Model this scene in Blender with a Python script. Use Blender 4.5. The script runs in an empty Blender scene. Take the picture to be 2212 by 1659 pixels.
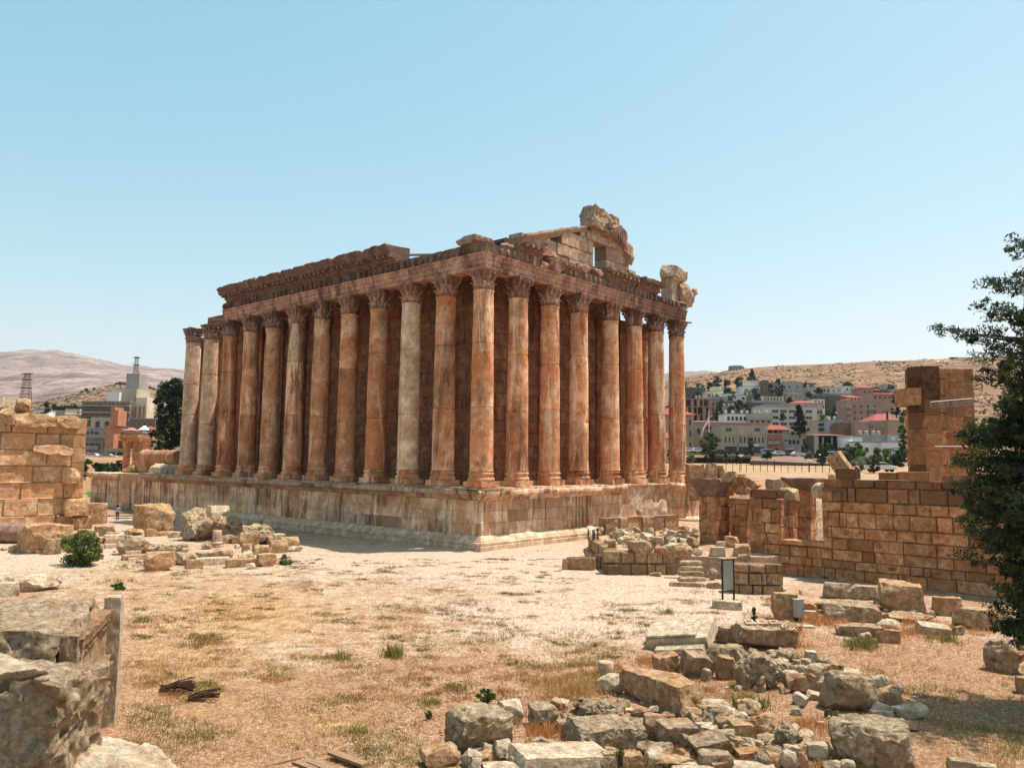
SKY_STR, SUN_STR, EXPOSURE = 0.115, 5.0, 0.58
SKY_DUST, SKY_OZONE = 1.2, 1.0
SKY_TINT = ((.95, 1.3), (1.92, .70), (2.0, .60))
HAZE = 0.6e-4
import bpy, bmesh, math, random
from mathutils import Vector, Matrix, noise
scene = bpy.context.scene
COL = scene.collection
PI = math.pi
# ---------------------------------------------------------------- camera model
# Photo frame of 2212 x 1659 units; the camera was solved from the temple's column grid.
FPX, PITCH, ROLL, YAW = 1712.9, 0.0949, 0.011, -0.7219
CAM = Vector((46.161, -48.63, 7.44))
_F = Vector((math.sin(YAW)*math.cos(PITCH), math.cos(YAW)*math.cos(PITCH), math.sin(PITCH)))
_R = Vector((math.cos(YAW), -math.sin(YAW), 0)); _U = _R.cross(_F)
CR = _R*math.cos(ROLL)+_U*math.sin(ROLL); CU = -_R*math.sin(ROLL)+_U*math.cos(ROLL)
FWD2 = Vector((math.sin(YAW), math.cos(YAW), 0))
RGT2 = Vector((math.cos(YAW), -math.sin(YAW), 0))
def ray(u, v): return _F + CR*((u-1106)/FPX) - CU*((v-829.5)/FPX)
def G(u, v, z=0.0):
    d = ray(u, v); t = (z-CAM.z)/d.z
    return CAM+d*t, t
def AT(u, v, depth): return CAM+ray(u, v)*depth
def onx(uv, x): d = ray(*uv); return CAM+d*((x-CAM.x)/d.x)
def ony(uv, y): d = ray(*uv); return CAM+d*((y-CAM.y)/d.y)
def hor(u): return 980.4+(u/2212.0)*24.3
_Z = {'1':(650,750,1.7015),'2':(1600,750,1.8433),'3':(300,1600,1.7015),'4':(1500,1600,1.7015),'L':(0,1300,2.37),
      'T':(2500,1350,2.0444),'F':(2200,1800,2.0444),'A':(2300,2300,2.0109),'B':(2900,2050,1.7726),'C':(1500,2350,2.0109),
      'D':(0,2100,1.8722),'E':(0,1850,1.7015),'R':(3182,800,1.185),'H':(300,1500,4.1475),'P':(2650,1850,3.686),
      'Q':(2150,780,3.19),'W':(3400,1380,3.1907)}
def Z(t, x, y): a = _Z[t]; return ((a[0]+x/a[2])*.5555, (a[1]+y/a[2])*.5555)
# ---------------------------------------------------------------- object helpers
def tag(o, label=None, cat=None, group=None, kind=None):
    if label: o['label'] = label
    if cat: o['category'] = cat
    if group: o['group'] = group
    if kind or cat: o['kind'] = kind or 'thing'
    return o
def empty(name, loc=(0,0,0), rz=0.0):
    o = bpy.data.objects.new(name, None); COL.objects.link(o)
    o.location = loc; o.rotation_euler = (0,0,rz); o.empty_display_size = .2
    return o
def link(name, me, parent=None, loc=None, rz=None):
    o = bpy.data.objects.new(name, me); COL.objects.link(o)
    if loc is not None: o.location = loc
    if rz is not None: o.rotation_euler = (0,0,rz)
    if parent: o.parent = parent
    return o
def copy_tree(o, parent=None):
    c = o.copy(); COL.objects.link(c)
    if parent: c.parent = parent
    for ch in list(o.children): copy_tree(ch, c)
    return c
class MB:
    """collects faces, then becomes ONE mesh object; every face carries a tone (bright, orange, dark)"""
    def __init__(s): s.v = []; s.f = []; s.t = []; s.m = []
    def add(s, vs, fs, tone=(.5,0,0), mi=0):
        b = len(s.v); s.v.extend([tuple(p) for p in vs])
        for f in fs: s.f.append(tuple(b+i for i in f)); s.t.append(tone); s.m.append(mi)
    def box(s, lo, hi, tone=(.5,0,0), mi=0, mat=None):
        x0,y0,z0 = lo; x1,y1,z1 = hi
        vs = [Vector(p) for p in ((x0,y0,z0),(x1,y0,z0),(x1,y1,z0),(x0,y1,z0),(x0,y0,z1),(x1,y0,z1),(x1,y1,z1),(x0,y1,z1))]
        if mat: vs = [mat@p for p in vs]
        s.add(vs, [(0,3,2,1),(4,5,6,7),(0,1,5,4),(1,2,6,5),(2,3,7,6),(3,0,4,7)], tone, mi)
    def tube(s, pts, rads, n=8, tone=(.5,0,0), mi=0, cap=True):
        vs = []; fs = []
        for i, p in enumerate(pts):
            p = Vector(p); a = Vector(pts[max(i-1,0)]); b = Vector(pts[min(i+1,len(pts)-1)])
            d = (b-a).normalized(); q = d.orthogonal().normalized() if abs(d.z) < .95 else Vector((1,0,0)); q = (q-d*q.dot(d)).normalized(); r = d.cross(q)
            for k in range(n):
                a2 = 2*PI*k/n; vs.append(p+(q*math.cos(a2)+r*math.sin(a2))*rads[i])
        for i in range(len(pts)-1):
            for k in range(n):
                k2 = (k+1) % n; fs.append((i*n+k, i*n+k2, (i+1)*n+k2, (i+1)*n+k))
        if cap: fs.append(tuple(range(n-1,-1,-1))); fs.append(tuple((len(pts)-1)*n+k for k in range(n)))
        s.add(vs, fs, tone, mi)
    def lathe(s, prof, n=24, c=(0,0,0), tone=(.5,0,0), mi=0, cap=True, tones=None, disp=None):
        vs = []; b = len(s.v)
        for i, (r, z) in enumerate(prof):
            for k in range(n):
                a = 2*PI*k/n; rr = r+(disp(a, z) if disp else 0)
                vs.append((c[0]+rr*math.cos(a), c[1]+rr*math.sin(a), c[2]+z))
        s.v.extend(vs)
        for i in range(len(prof)-1):
            for k in range(n):
                k2 = (k+1) % n; s.f.append((b+i*n+k, b+i*n+k2, b+(i+1)*n+k2, b+(i+1)*n+k)); s.t.append(tones[i] if tones else tone); s.m.append(mi)
        if cap:
            s.f.append(tuple(b+k for k in range(n-1,-1,-1))); s.f.append(tuple(b+(len(prof)-1)*n+k for k in range(n)))
            s.t += [tone, tone]; s.m += [mi, mi]
    def prism(s, poly, mat, depth, tone=(.5,0,0), mi=0):
        """polygon (x,z) extruded along y from 0 to depth, through mat"""
        n = len(poly)
        vs = [mat@Vector((x,0,z)) for x,z in poly]+[mat@Vector((x,depth,z)) for x,z in poly]
        fs = [tuple(range(n)), tuple(range(2*n-1,n-1,-1))]+[(i+n,(i+1)%n+n,(i+1)%n,i) for i in range(n)]
        s.add(vs, fs, tone, mi)
    def build(s, name, mats, parent=None, loc=None, rz=None, smooth=None, fix=True):
        me = bpy.data.meshes.new(name); me.from_pydata(s.v, [], s.f)
        if not isinstance(mats, (list, tuple)): mats = [mats]
        for m in mats: me.materials.append(m)
        me.polygons.foreach_set('material_index', s.m)
        ca = me.color_attributes.new('tone', 'FLOAT_COLOR', 'CORNER')
        buf = []
        for p, t in zip(me.polygons, s.t): buf.extend((t[0],t[1],t[2],1.0)*p.loop_total)
        ca.data.foreach_set('color', buf)
        if fix:
            bm = bmesh.new(); bm.from_mesh(me); bmesh.ops.recalc_face_normals(bm, faces=bm.faces); bm.to_mesh(me); bm.free()
        if smooth is not None:
            me.polygons.foreach_set('use_smooth', [True]*len(me.polygons)); me.set_sharp_from_angle(angle=math.radians(smooth))
        me.update()
        return link(name, me, parent, loc, rz)
def frac(p, o=4): return noise.fractal(p, 1.0, 2.0, o)
def lerp(a, b, t): return a+(b-a)*t
def interp(x, pts):
    if x <= pts[0][0]: return pts[0][1]
    for (a, ya), (b, yb) in zip(pts, pts[1:]):
        if x <= b: return ya+(yb-ya)*(x-a)/(b-a) if b > a else yb
    return pts[-1][1]
# ---------------------------------------------------------------- materials
def hexc(h):
    c = [int(h[i:i+2], 16)/255 for i in (0,2,4)]
    return tuple(((x+.055)/1.055)**2.4 if x > .04045 else x/12.92 for x in c)+(1,)
class NT:
    def __init__(s, name):
        s.mat = bpy.data.materials.new(name); s.mat.use_nodes = True
        s.n = s.mat.node_tree.nodes; s.l = s.mat.node_tree.links
        s.bsdf = s.n['Principled BSDF']; s.bsdf.inputs['Roughness'].default_value = .92
        s.bsdf.inputs['Specular IOR Level'].default_value = .15
    def node(s, t, **k):
        x = s.n.new(t)
        for a, b in k.items(): setattr(x, a, b)
        return x
    def set(s, x, **k):
        for a, b in k.items():
            a = a.replace('_', ' ')
            if hasattr(b, 'node'): s.l.new(b, x.inputs[a])
            else: x.inputs[a].default_value = b
        return x
    def coord(s, rnd=True, scale=(1,1,1), space='Object'):
        tc = s.node('ShaderNodeTexCoord'); mp = s.node('ShaderNodeMapping')
        s.l.new(tc.outputs[space], mp.inputs[0]); mp.inputs['Scale'].default_value = scale
        if rnd:
            oi = s.node('ShaderNodeObjectInfo'); m = s.node('ShaderNodeMath', operation='MULTIPLY'); m.inputs[1].default_value = 71.3
            s.l.new(oi.outputs['Random'], m.inputs[0]); cb = s.node('ShaderNodeCombineXYZ')
            for i in range(3): s.l.new(m.outputs[0], cb.inputs[i])
            s.l.new(cb.outputs[0], mp.inputs['Location'])
        return mp.outputs[0]
    def noise(s, vec, scale, detail=6, rough=.6, dist=0.0):
        x = s.node('ShaderNodeTexNoise'); s.l.new(vec, x.inputs['Vector'])
        x.inputs['Scale'].default_value = scale; x.inputs['Detail'].default_value = detail; x.inputs['Roughness'].default_value = rough; x.inputs['Distortion'].default_value = dist
        return x.outputs['Fac']
    def ramp(s, fac, stops, interp='LINEAR'):
        x = s.node('ShaderNodeValToRGB'); s.l.new(fac, x.inputs[0]); e = x.color_ramp.elements; x.color_ramp.interpolation = interp
        e[0].position, e[0].color = stops[0]; e[1].position, e[1].color = stops[-1]
        for p, c in stops[1:-1]: q = e.new(p); q.color = c
        return x.outputs[0]
    def mask(s, fac, a, b, lo=0.0, hi=1.0):
        x = s.node('ShaderNodeMapRange', clamp=True); s.l.new(fac, x.inputs[0])
        for i, v in enumerate((a, b, lo, hi)): x.inputs[i+1].default_value = v
        return x.outputs[0]
    def mix(s, fac, a, b, mode='MIX'):
        x = s.node('ShaderNodeMix', data_type='RGBA', blend_type=mode)
        for sock, v in ((x.inputs[0], fac), (x.inputs[6], a), (x.inputs[7], b)):
            if hasattr(v, 'node'): s.l.new(v, sock)
            else: sock.default_value = v
        return x.outputs[2]
    def math(s, op, a, b=0.0):
        x = s.node('ShaderNodeMath', operation=op)
        for i, v in enumerate((a, b)):
            if hasattr(v, 'node'): s.l.new(v, x.inputs[i])
            else: x.inputs[i].default_value = v
        return x.outputs[0]
    def bump(s, h, strength=.5, dist=.05, prev=None):
        x = s.node('ShaderNodeBump'); x.inputs['Strength'].default_value = strength; x.inputs['Distance'].default_value = dist
        s.l.new(h, x.inputs['Height'])
        if prev: s.l.new(prev, x.inputs['Normal'])
        return x.outputs[0]
    def out(s, col, normal=None, rough=None):
        if hasattr(col, 'node'): s.l.new(col, s.bsdf.inputs['Base Color'])
        else: s.bsdf.inputs['Base Color'].default_value = col
        if normal: s.l.new(normal, s.bsdf.inputs['Normal'])
        if rough is not None: s.bsdf.inputs['Roughness'].default_value = rough
        return s.mat
def stone(name, dark, mid, light, stain='8f4a20', grime_shade='2c2622', scale=.8, stain_amt=.5, grime_amt=.4, streak=0.0, streak_pale=0.0, st=(.54, .66),
          pit=.5, pit_scale=9.0, bump=.5, bdist=.06, tone=True, rnd=True):
    t = NT(name); co = t.coord(rnd)
    n1 = t.noise(co, scale*2.2, 9, .68, .3)
    c = t.ramp(n1, [(.30, hexc(dark)), (.5, hexc(mid)), (.68, hexc(light))])
    n2 = t.noise(co, scale*.55, 5, .6, .6)
    a = t.mask(n2, .48, .66, 0, stain_amt)
    if tone:
        at = t.node('ShaderNodeAttribute', attribute_name='tone'); sp = t.node('ShaderNodeSeparateColor'); t.l.new(at.outputs['Color'], sp.inputs[0])
        a = t.math('MAXIMUM', a, sp.outputs[1])
    c = t.mix(a, c, hexc(stain), 'MIX')
    if streak:
        cs = t.coord(rnd, (1.0, 1.0, .09)); ns = t.noise(cs, .55, 9, .75, 1.0)
        hz = t.noise(co, .35, 2, .5); ns = t.math('ADD', ns, t.math('MULTIPLY', t.math('SUBTRACT', hz, .5), .35))
        c = t.mix(t.mask(ns, st[0], st[1], 0, streak), c, hexc(grime_shade))
        if streak_pale:
            cs2 = t.coord(rnd, (.8, .8, .07)); np_ = t.noise(cs2, 1.0, 8, .75, .8)
            c = t.mix(t.mask(np_, .54, .61, 0, streak_pale), c, hexc(light))
    n3 = t.noise(co, scale*1.3, 8, .72, .5)
    gm = t.mask(n3, .52, .72, 0, grime_amt)
    if tone: gm = t.math('MAXIMUM', gm, t.math('MULTIPLY', sp.outputs[2], t.mask(n1, .35, .6, .6, 1.0)))
    c = t.mix(gm, c, hexc(grime_shade))
    n4 = t.noise(co, pit_scale, 10, .78, .2)
    c = t.mix(t.mask(n4, .32, .47, pit, 0), c, hexc(grime_shade))  # pits take the grime tone darker, adding shade to the relief's colour
    c = t.mix(t.mask(n4, .58, .74, 0, .35), c, hexc(light))
    if tone:
        vv = t.math('MULTIPLY', sp.outputs[0], 2.0)
        hs = t.node('ShaderNodeHueSaturation'); t.l.new(c, hs.inputs['Color']); t.l.new(vv, hs.inputs['Value']); c = hs.outputs[0]
    b = t.bump(n1, bump*.6, bdist*2.5)
    b = t.bump(n4, bump, bdist, b)
    return t.out(c, b)
def plain(name, col, rough=.7, spec=.2, var=.15, scale=3.0, metal=0.0, tone=False):
    t = NT(name); co = t.coord(True)
    n = t.noise(co, scale, 6, .65); h = hexc(col)
    d = tuple(x*(1-var) for x in h[:3])+(1,); l = tuple(min(1, x*(1+var)) for x in h[:3])+(1,)
    c = t.ramp(n, [(.3, d), (.7, l)])
    if tone:
        at = t.node('ShaderNodeAttribute', attribute_name='tone'); sp = t.node('ShaderNodeSeparateColor'); t.l.new(at.outputs['Color'], sp.inputs[0])
        hs = t.node('ShaderNodeHueSaturation'); t.l.new(c, hs.inputs['Color']); t.l.new(t.math('MULTIPLY', sp.outputs[0], 2.0), hs.inputs['Value']); c = hs.outputs[0]
    t.bsdf.inputs['Specular IOR Level'].default_value = spec; t.bsdf.inputs['Metallic'].default_value = metal
    return t.out(c, None, rough)
def leafmat(name, a, b, trans=.25):
    t = NT(name); co = t.coord(True); n = t.noise(co, 1.2, 4, .6)
    at = t.node('ShaderNodeAttribute', attribute_name='tone'); sp = t.node('ShaderNodeSeparateColor'); t.l.new(at.outputs['Color'], sp.inputs[0])
    f = t.math('ADD', t.math('MULTIPLY', n, .5), t.math('MULTIPLY', sp.outputs[0], .5))
    c = t.ramp(f, [(.3, hexc(a)), (.7, hexc(b))])
    t.bsdf.inputs['Roughness'].default_value = .6; t.bsdf.inputs['Specular IOR Level'].default_value = .25
    t.l.new(c, t.bsdf.inputs['Base Color'])
    tr = t.node('ShaderNodeBsdfTranslucent'); t.l.new(c, tr.inputs[0]); mx = t.node('ShaderNodeMixShader'); mx.inputs[0].default_value = trans
    t.l.new(t.bsdf.outputs[0], mx.inputs[1]); t.l.new(tr.outputs[0], mx.inputs[2]); t.l.new(mx.outputs[0], t.n['Material Output'].inputs[0])
    return t.mat
M = {}
M['column'] = stone('column_stone', '9c6848', 'cb916a', 'eccaa8', stain='bb6835', grime_shade='452a1c', scale=.3, stain_amt=.75, grime_amt=.5, streak=.65, streak_pale=.7, st=(.5, .64), pit=.7, pit_scale=2.6, bump=.6)
M['columnpale'] = stone('pale_column_stone', '94745a', 'b9957a', 'dcc3a8', stain='ad7448', grime_shade='4a3729', scale=.4, stain_amt=.6, grime_amt=.4, streak=.6, streak_pale=.4, pit=.6, pit_scale=4, bump=.5)
M['temple'] = stone('temple_stone', '875d48', 'b88870', 'dab8a0', stain='a86c52', grime_shade='3b2921', scale=.6, stain_amt=.5, grime_amt=.45, streak=.7, streak_pale=.5, st=(.5, .62), pit=.6, pit_scale=3, bump=.7)
M['podium'] = stone('podium_stone', 'a87e5e', 'd0ac8a', 'eed9be', stain='a86a42', grime_shade='5f3d28', scale=.4, stain_amt=.7, grime_amt=.4, streak=.75, streak_pale=.7, st=(.53, .60), pit=.55, pit_scale=3, bump=.5)
M['weather'] = stone('weathered_stone', '75594a', '9d7d6c', 'c6ab96', stain='a86a4a', grime_shade='3d312b', scale=1.0, stain_amt=.4, grime_amt=.7, streak=.4, pit=.85, pit_scale=2.6, bump=1.0, bdist=.1)
M['cella'] = stone('cella_stone', '6f4630', '94654a', 'b58a6a', stain='8a4d2e', grime_shade='2d1e16', scale=.5, stain_amt=.5, grime_amt=.4, streak=.6, pit=.6, pit_scale=3, bump=.5)  # colour darkened to carry the walkway's shade, besides soot and grime
M['gable'] = stone('gable_stone', '8d6f5b', 'b8977d', 'dcc4aa', stain='a8704e', grime_shade='4a3f38', scale=.8, stain_amt=.35, grime_amt=.3, streak=.3, pit=.4, pit_scale=7, bump=.5)
M['wall'] = stone('wall_stone', '8a5a3a', 'bd875c', 'e0b992', stain='ae6234', grime_shade='3b281d', scale=.9, stain_amt=.45, grime_amt=.5, pit=.8, pit_scale=3.0, bump=1.0)
M['sunwall'] = stone('ashlar_stone', 'a87a55', 'c79c75', 'e3c4a0', stain='b87c4c', grime_shade='4a3424', scale=.7, stain_amt=.5, grime_amt=.5, pit=.75, pit_scale=3, bump=1.0)
M['rubble'] = stone('rubble_masonry', '7d6048', 'ad8a68', 'd6b996', stain='a06840', grime_shade='3a2a1f', scale=1.6, stain_amt=.4, grime_amt=.5, pit=.7, pit_scale=9, bump=1.0)
M['darkwall'] = stone('dark_street_wall', '332d26', '544a3e', '786a58', stain='4a3b2a', grime_shade='221e19', scale=1.2, grime_amt=.5, pit=.6, pit_scale=3)
M['plinth'] = stone('plinth_stone', '9a7d64', 'bfa185', 'dfcab0', stain='a87a52', grime_shade='57412f', scale=.7, stain_amt=.4, grime_amt=.5, pit=.6, pit_scale=3, bump=.6)
M['pale'] = stone('pale_rock', 'a58c70', 'd0b99a', 'f0dfc4', stain='b3855a', grime_shade='503f31', scale=1.6, stain_amt=.3, grime_amt=.45, pit=.8, pit_scale=5, bump=1.0, bdist=.1, tone=False)
M['tan'] = stone('tan_rock', '8d6b4c', 'bd9770', 'e2c6a0', stain='a8693a', grime_shade='3c2c21', scale=1.6, stain_amt=.45, grime_amt=.65, pit=.9, pit_scale=5, bump=1.0, bdist=.1, tone=False)
M['grey'] = stone('grey_rock', '7d6550', 'ad9173', 'dac2a0', stain='a1703f', grime_shade='362a22', scale=1.6, stain_amt=.35, grime_amt=.65, pit=.9, pit_scale=5, bump=1.0, bdist=.1, tone=False)
M['pit'] = stone('pitted_rock', '8a6e54', 'c4a886', 'f0dcbc', stain='a87240', grime_shade='2c2019', scale=2.4, stain_amt=.4, grime_amt=.5, pit=.95, pit_scale=5.0, bump=1.0, bdist=.16, tone=False)
M['orange'] = stone('orange_rock', '956a48', 'c0936a', 'e0c19c', stain='b06a3c', grime_shade='46321f', scale=1.4, stain_amt=.5, grime_amt=.6, pit=.85, pit_scale=5, bump=1.0, bdist=.1, tone=False)
# ---------------------------------------------------------------- masonry builders
def ashlar(mb, O, ax, nrm, L, H, course=(.9, 1.2), blk=(1.2, 2.6), seed=0, top=None, holes=(), depth=.6, e=.04, jit=.025, orange=.25, dark=.12, bright=(.42, .58), chip=.25, darktop=0, skip=None, grid=0):
    rnd = random.Random(seed); O = Vector(O); ax = Vector(ax).normalized(); nrm = Vector(nrm).normalized(); up = Vector((0, 0, 1))
    z = 0.0; ci = 0
    while z < H-.05:
        h = rnd.uniform(*course)
        if H-z-h < course[0]*.6: h = H-z
        x = -rnd.uniform(0, blk[0])*(1 if ci else .3)
        while x < L-.05:
            w = rnd.uniform(*blk)*(.55 if rnd.random() < .15 else 1)
            if L-(x+w) < blk[0]*.4: w = L-x
            a, b = max(x, 0), min(x+w, L); x += w
            spans = [(a, b)]
            for (hx0, hx1, hz0, hz1) in holes:
                if min(z+h, hz1)-max(z, hz0) > .35*h:
                    ns = []
                    for (p, q) in spans:
                        if q <= hx0 or p >= hx1: ns.append((p, q))
                        else:
                            if hx0-p > .08: ns.append((p, hx0))
                            if q-hx1 > .08: ns.append((hx1, q))
                    spans = ns
            for (p, q) in spans:
                if q-p < .12 or (skip and skip((p+q)/2, z+h/2)): continue
                if top and z+h*.6 > top((p+q)/2): continue
                hh = h
                if top and z+h > top((p+q)/2)+.1: hh = max(.25*h, min(h, top((p+q)/2)-z+rnd.uniform(-.05, .1)))
                tn = [rnd.uniform(*bright), 0, 0]
                nq = noise.noise(Vector(((p+q)*.22+seed, z*.3, seed*1.3)))
                tn[0] += nq*.05; tn[1] = max(0, min(.7, orange*.5+nq*.5+rnd.uniform(-.12, .12)))
                if rnd.random() < dark: tn[2] = rnd.uniform(.15, .5)
                if darktop and top and top((p+q)/2)-(z+hh) < darktop: tn[2] = max(tn[2], rnd.uniform(.4, .9))
                pro = rnd.uniform(-jit, jit)
                def P(s, t, d): return O+ax*s+up*t+nrm*d
                g = .016
                rj = lambda: rnd.uniform(-.4, .2)*e
                rim = [P(p+g-rj(), z+g-rj(), -e), P(q-g+rj(), z+g-rj(), -e), P(q-g+rj(), z+hh-g+rj(), -e), P(p+g-rj(), z+hh-g+rj(), -e)]
                fr = []
                for (s, t, sx, sz) in ((p, z, 1, 1), (q, z, -1, 1), (q, z+hh, -1, -1), (p, z+hh, 1, -1)):
                    k = e*rnd.uniform(.7, 1.5)
                    if rnd.random() < chip: k = min(e*rnd.uniform(1.5, 3), (q-p)*.2, hh*.2)
                    fr.append(P(s+sx*k, t+sz*k, pro-rnd.uniform(0, e*.5)))
                bk = [P(p+g, z+g, -depth), P(q-g, z+g, -depth), P(q-g, z+hh-g, -depth), P(p+g, z+hh-g, -depth)]
                vs = rim+fr+bk
                fs = [(4,5,6,7)]+[(i, (i+1) % 4, 4+(i+1) % 4, 4+i) for i in range(4)]+[(8+i, 8+(i+1) % 4, (i+1) % 4, i) for i in range(4)]+[(11,10,9,8)]
                if grid:
                    gx_, gz_ = max(3, int((q-p)*grid)), max(3, int(hh*grid)); b0 = len(mb.v); so_ = Vector((seed*2.1, p*.7, z*.9))
                    for j_ in range(gz_+1):
                        for i_ in range(gx_+1):
                            u_, v_ = i_/gx_, j_/gz_; pt = fr[0].lerp(fr[1], u_).lerp(fr[3].lerp(fr[2], u_), v_)
                            ed_ = max(abs(u_*2-1), abs(v_*2-1)); nz_ = noise.fractal(pt*1.6+so_, 1, 2, 4)
                            off_ = nz_*.055-e*.9*ed_**6
                            if nz_ < -.35: off_ -= .05
                            if 0 < i_ < gx_ and 0 < j_ < gz_: pt = pt+nrm*off_+ax*noise.noise(pt*3)*.03
                            mb.v.append(tuple(pt))
                    for j_ in range(gz_):
                        for i_ in range(gx_):
                            a_ = b0+j_*(gx_+1)+i_; mb.f.append((a_, a_+1, a_+gx_+2, a_+gx_+1)); mb.t.append(tuple(tn)); mb.m.append(0)
                    mb.add(vs, [], tuple(tn))
                else: mb.add(vs, fs[:1], tuple(tn))
                b_ = len(mb.v)-12; dk = (tn[0]*.92, tn[1], min(1, tn[2]+.2))
                for f in fs[1:]: mb.f.append(tuple(b_+i for i in f)); mb.t.append(dk); mb.m.append(0)
        z += h; ci += 1
def sweep(mb, p0, p1, n, prof, step=.5, amp=.03, seed=0, tone=(.5,0,0), m0=0, m1=0, freq=1.3, wear=None, tones=None):
    p0 = Vector(p0); p1 = Vector(p1); d = (p1-p0); L = d.length; d.normalize(); n = Vector(n)
    N = max(1, int(L/step)); k = len(prof); b = len(mb.v); so = Vector((seed*7.3, seed*3.1, seed*1.7))
    for i in range(N+1):
        s = L*i/N
        for j, (o, z) in enumerate(prof):
            ss = s
            if i == 0: ss -= o*m0
            if i == N: ss += o*m1
            p = p0+d*ss
            q = Vector((p.x+n.x*o, p.y+n.y*o, z))
            if amp:
                nv = noise.noise_vector(q*freq+so)*amp+noise.noise_vector(q*freq*3+so)*amp*.5
                q = q+nv
            if wear: q = wear(s, o, q, n)
            mb.v.append(tuple(q))
    for i in range(N):
        tn = tones(L*(i+.5)/N) if tones else tone
        for j in range(k):
            j2 = (j+1) % k
            mb.f.append((b+i*k+j, b+(i+1)*k+j, b+(i+1)*k+j2, b+i*k+j2)); mb.t.append(tn); mb.m.append(0)
    mb.f.append(tuple(b+j for j in range(k))); mb.t.append(tone); mb.m.append(0)
    mb.f.append(tuple(b+N*k+j for j in range(k-1, -1, -1))); mb.t.append(tone); mb.m.append(0)
# ---------------------------------------------------------------- rocks
_grid = {}
def cubegrid(n):
    if n in _grid: return _grid[n]
    idx = {}; vs = []; fs = []
    def vid(p):
        k = tuple(round(c*1000) for c in p)
        if k not in idx: idx[k] = len(vs); vs.append(Vector(p))
        return idx[k]
    for axis in range(3):
        for sgn in (-1, 1):
            for i in range(n):
                for j in range(n):
                    q = []
                    for (a, b) in ((0,0),(1,0),(1,1),(0,1)):
                        u = -1+2*(i+a)/n; v = -1+2*(j+b)/n
                        p = [0,0,0]; p[axis] = sgn; p[(axis+1) % 3] = u; p[(axis+2) % 3] = v
                        q.append(vid(p))
                    fs.append(tuple(q if sgn > 0 else q[::-1]))
    _grid[n] = (vs, fs); return _grid[n]
def rock_mesh(name, w, d, h, style='b', seed=0, n=10, rot=0.0, tilt=(0, 0), mat=None, rough=1.0):
    rnd = random.Random(seed); vs0, fs = cubegrid(n); so = Vector((rnd.uniform(-50, 50), rnd.uniform(-50, 50), rnd.uniform(-50, 50)))
    rnd_k = {'b': .05, 'r': .5, 's': .05, 'd': .08}[style]
    planes = []
    for _ in range({'b': 10, 'r': 15, 's': 4, 'd': 2}[style]):
        v = Vector((rnd.gauss(0, 1), rnd.gauss(0, 1), rnd.gauss(0, .8))).normalized()
        mx = abs(v.x)+abs(v.y)+abs(v.z)
        planes.append((v, {'b': mx*rnd.uniform(.58, .92), 'r': rnd.uniform(.72, .98), 's': mx*rnd.uniform(.85, .97), 'd': mx*rnd.uniform(.85, .98)}[style]))
    R = Matrix.Rotation(rot, 3, 'Z') @ Matrix.Rotation(tilt[0], 3, 'X') @ Matrix.Rotation(tilt[1], 3, 'Y')
    asp = Vector((1, d/max(w, .01), h/max(w, .01)))
    tp = rnd.uniform(.86, 1.0); sk = rnd.uniform(-.08, .08)
    vs = []
    for p in vs0:
        q = p.copy()
        if style == 'd':
            r = math.hypot(q.y, q.z)
            if r > 1e-6: m = max(abs(q.y), abs(q.z)); q.y, q.z = q.y/r*m, q.z/r*m
        else:
            q = q.lerp(p.normalized()*1.18, rnd_k)
        if style in 'bs': f = lerp(1, tp, (q.z+1)/2); q.x = q.x*f+sk*q.z; q.y *= f
        for nrm, dd in planes:
            x = q.dot(nrm)-dd
            if x > 0: q -= nrm*x
        q = Vector((q.x*asp.x, q.y*asp.y, q.z*asp.z)); vs.append(R@q)
    lo = [min(v[i] for v in vs) for i in range(3)]; hi = [max(v[i] for v in vs) for i in range(3)]
    S = (w, d, h); mn = min(w, d, h)
    amp = {'b': .055, 'r': .10, 's': .022, 'd': .03}[style]*rough*(mn*.6+.25*(w*d*h)**(1/3))
    out = []
    for v, p in zip(vs, vs0):
        q = Vector([(v[i]-(lo[i]+hi[i])/2)/max(hi[i]-lo[i], 1e-6)*S[i] for i in range(3)]); q.z += h/2
        f = 1.6/max(mn, .25)
        dv = noise.noise_vector(q*f+so)*amp+noise.noise_vector(q*f*2.7+so)*amp*.5+noise.noise_vector(q*f*6+so)*amp*.32+noise.noise_vector(q*f*13+so)*amp*.16
        pt = noise.noise(q*f*3.1+so*2)
        if pt > .2: dv -= Vector((p.x, p.y, p.z))*(pt-.2)*amp*1.3
        out.append(q+dv)
    me = bpy.data.meshes.new(name); me.from_pydata([tuple(v) for v in out], [], fs)
    if mat: me.materials.append(M[mat] if isinstance(mat, str) else mat)
    ca = me.color_attributes.new('tone', 'FLOAT_COLOR', 'POINT'); tn = (rnd.uniform(.46, .56), rnd.uniform(0, .25), rnd.uniform(0, .25), 1.0)
    ca.data.foreach_set('color', tn*len(me.vertices))
    me.polygons.foreach_set('use_smooth', [True]*len(me.polygons)); me.set_sharp_from_angle(angle=math.radians(30))
    return me
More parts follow.
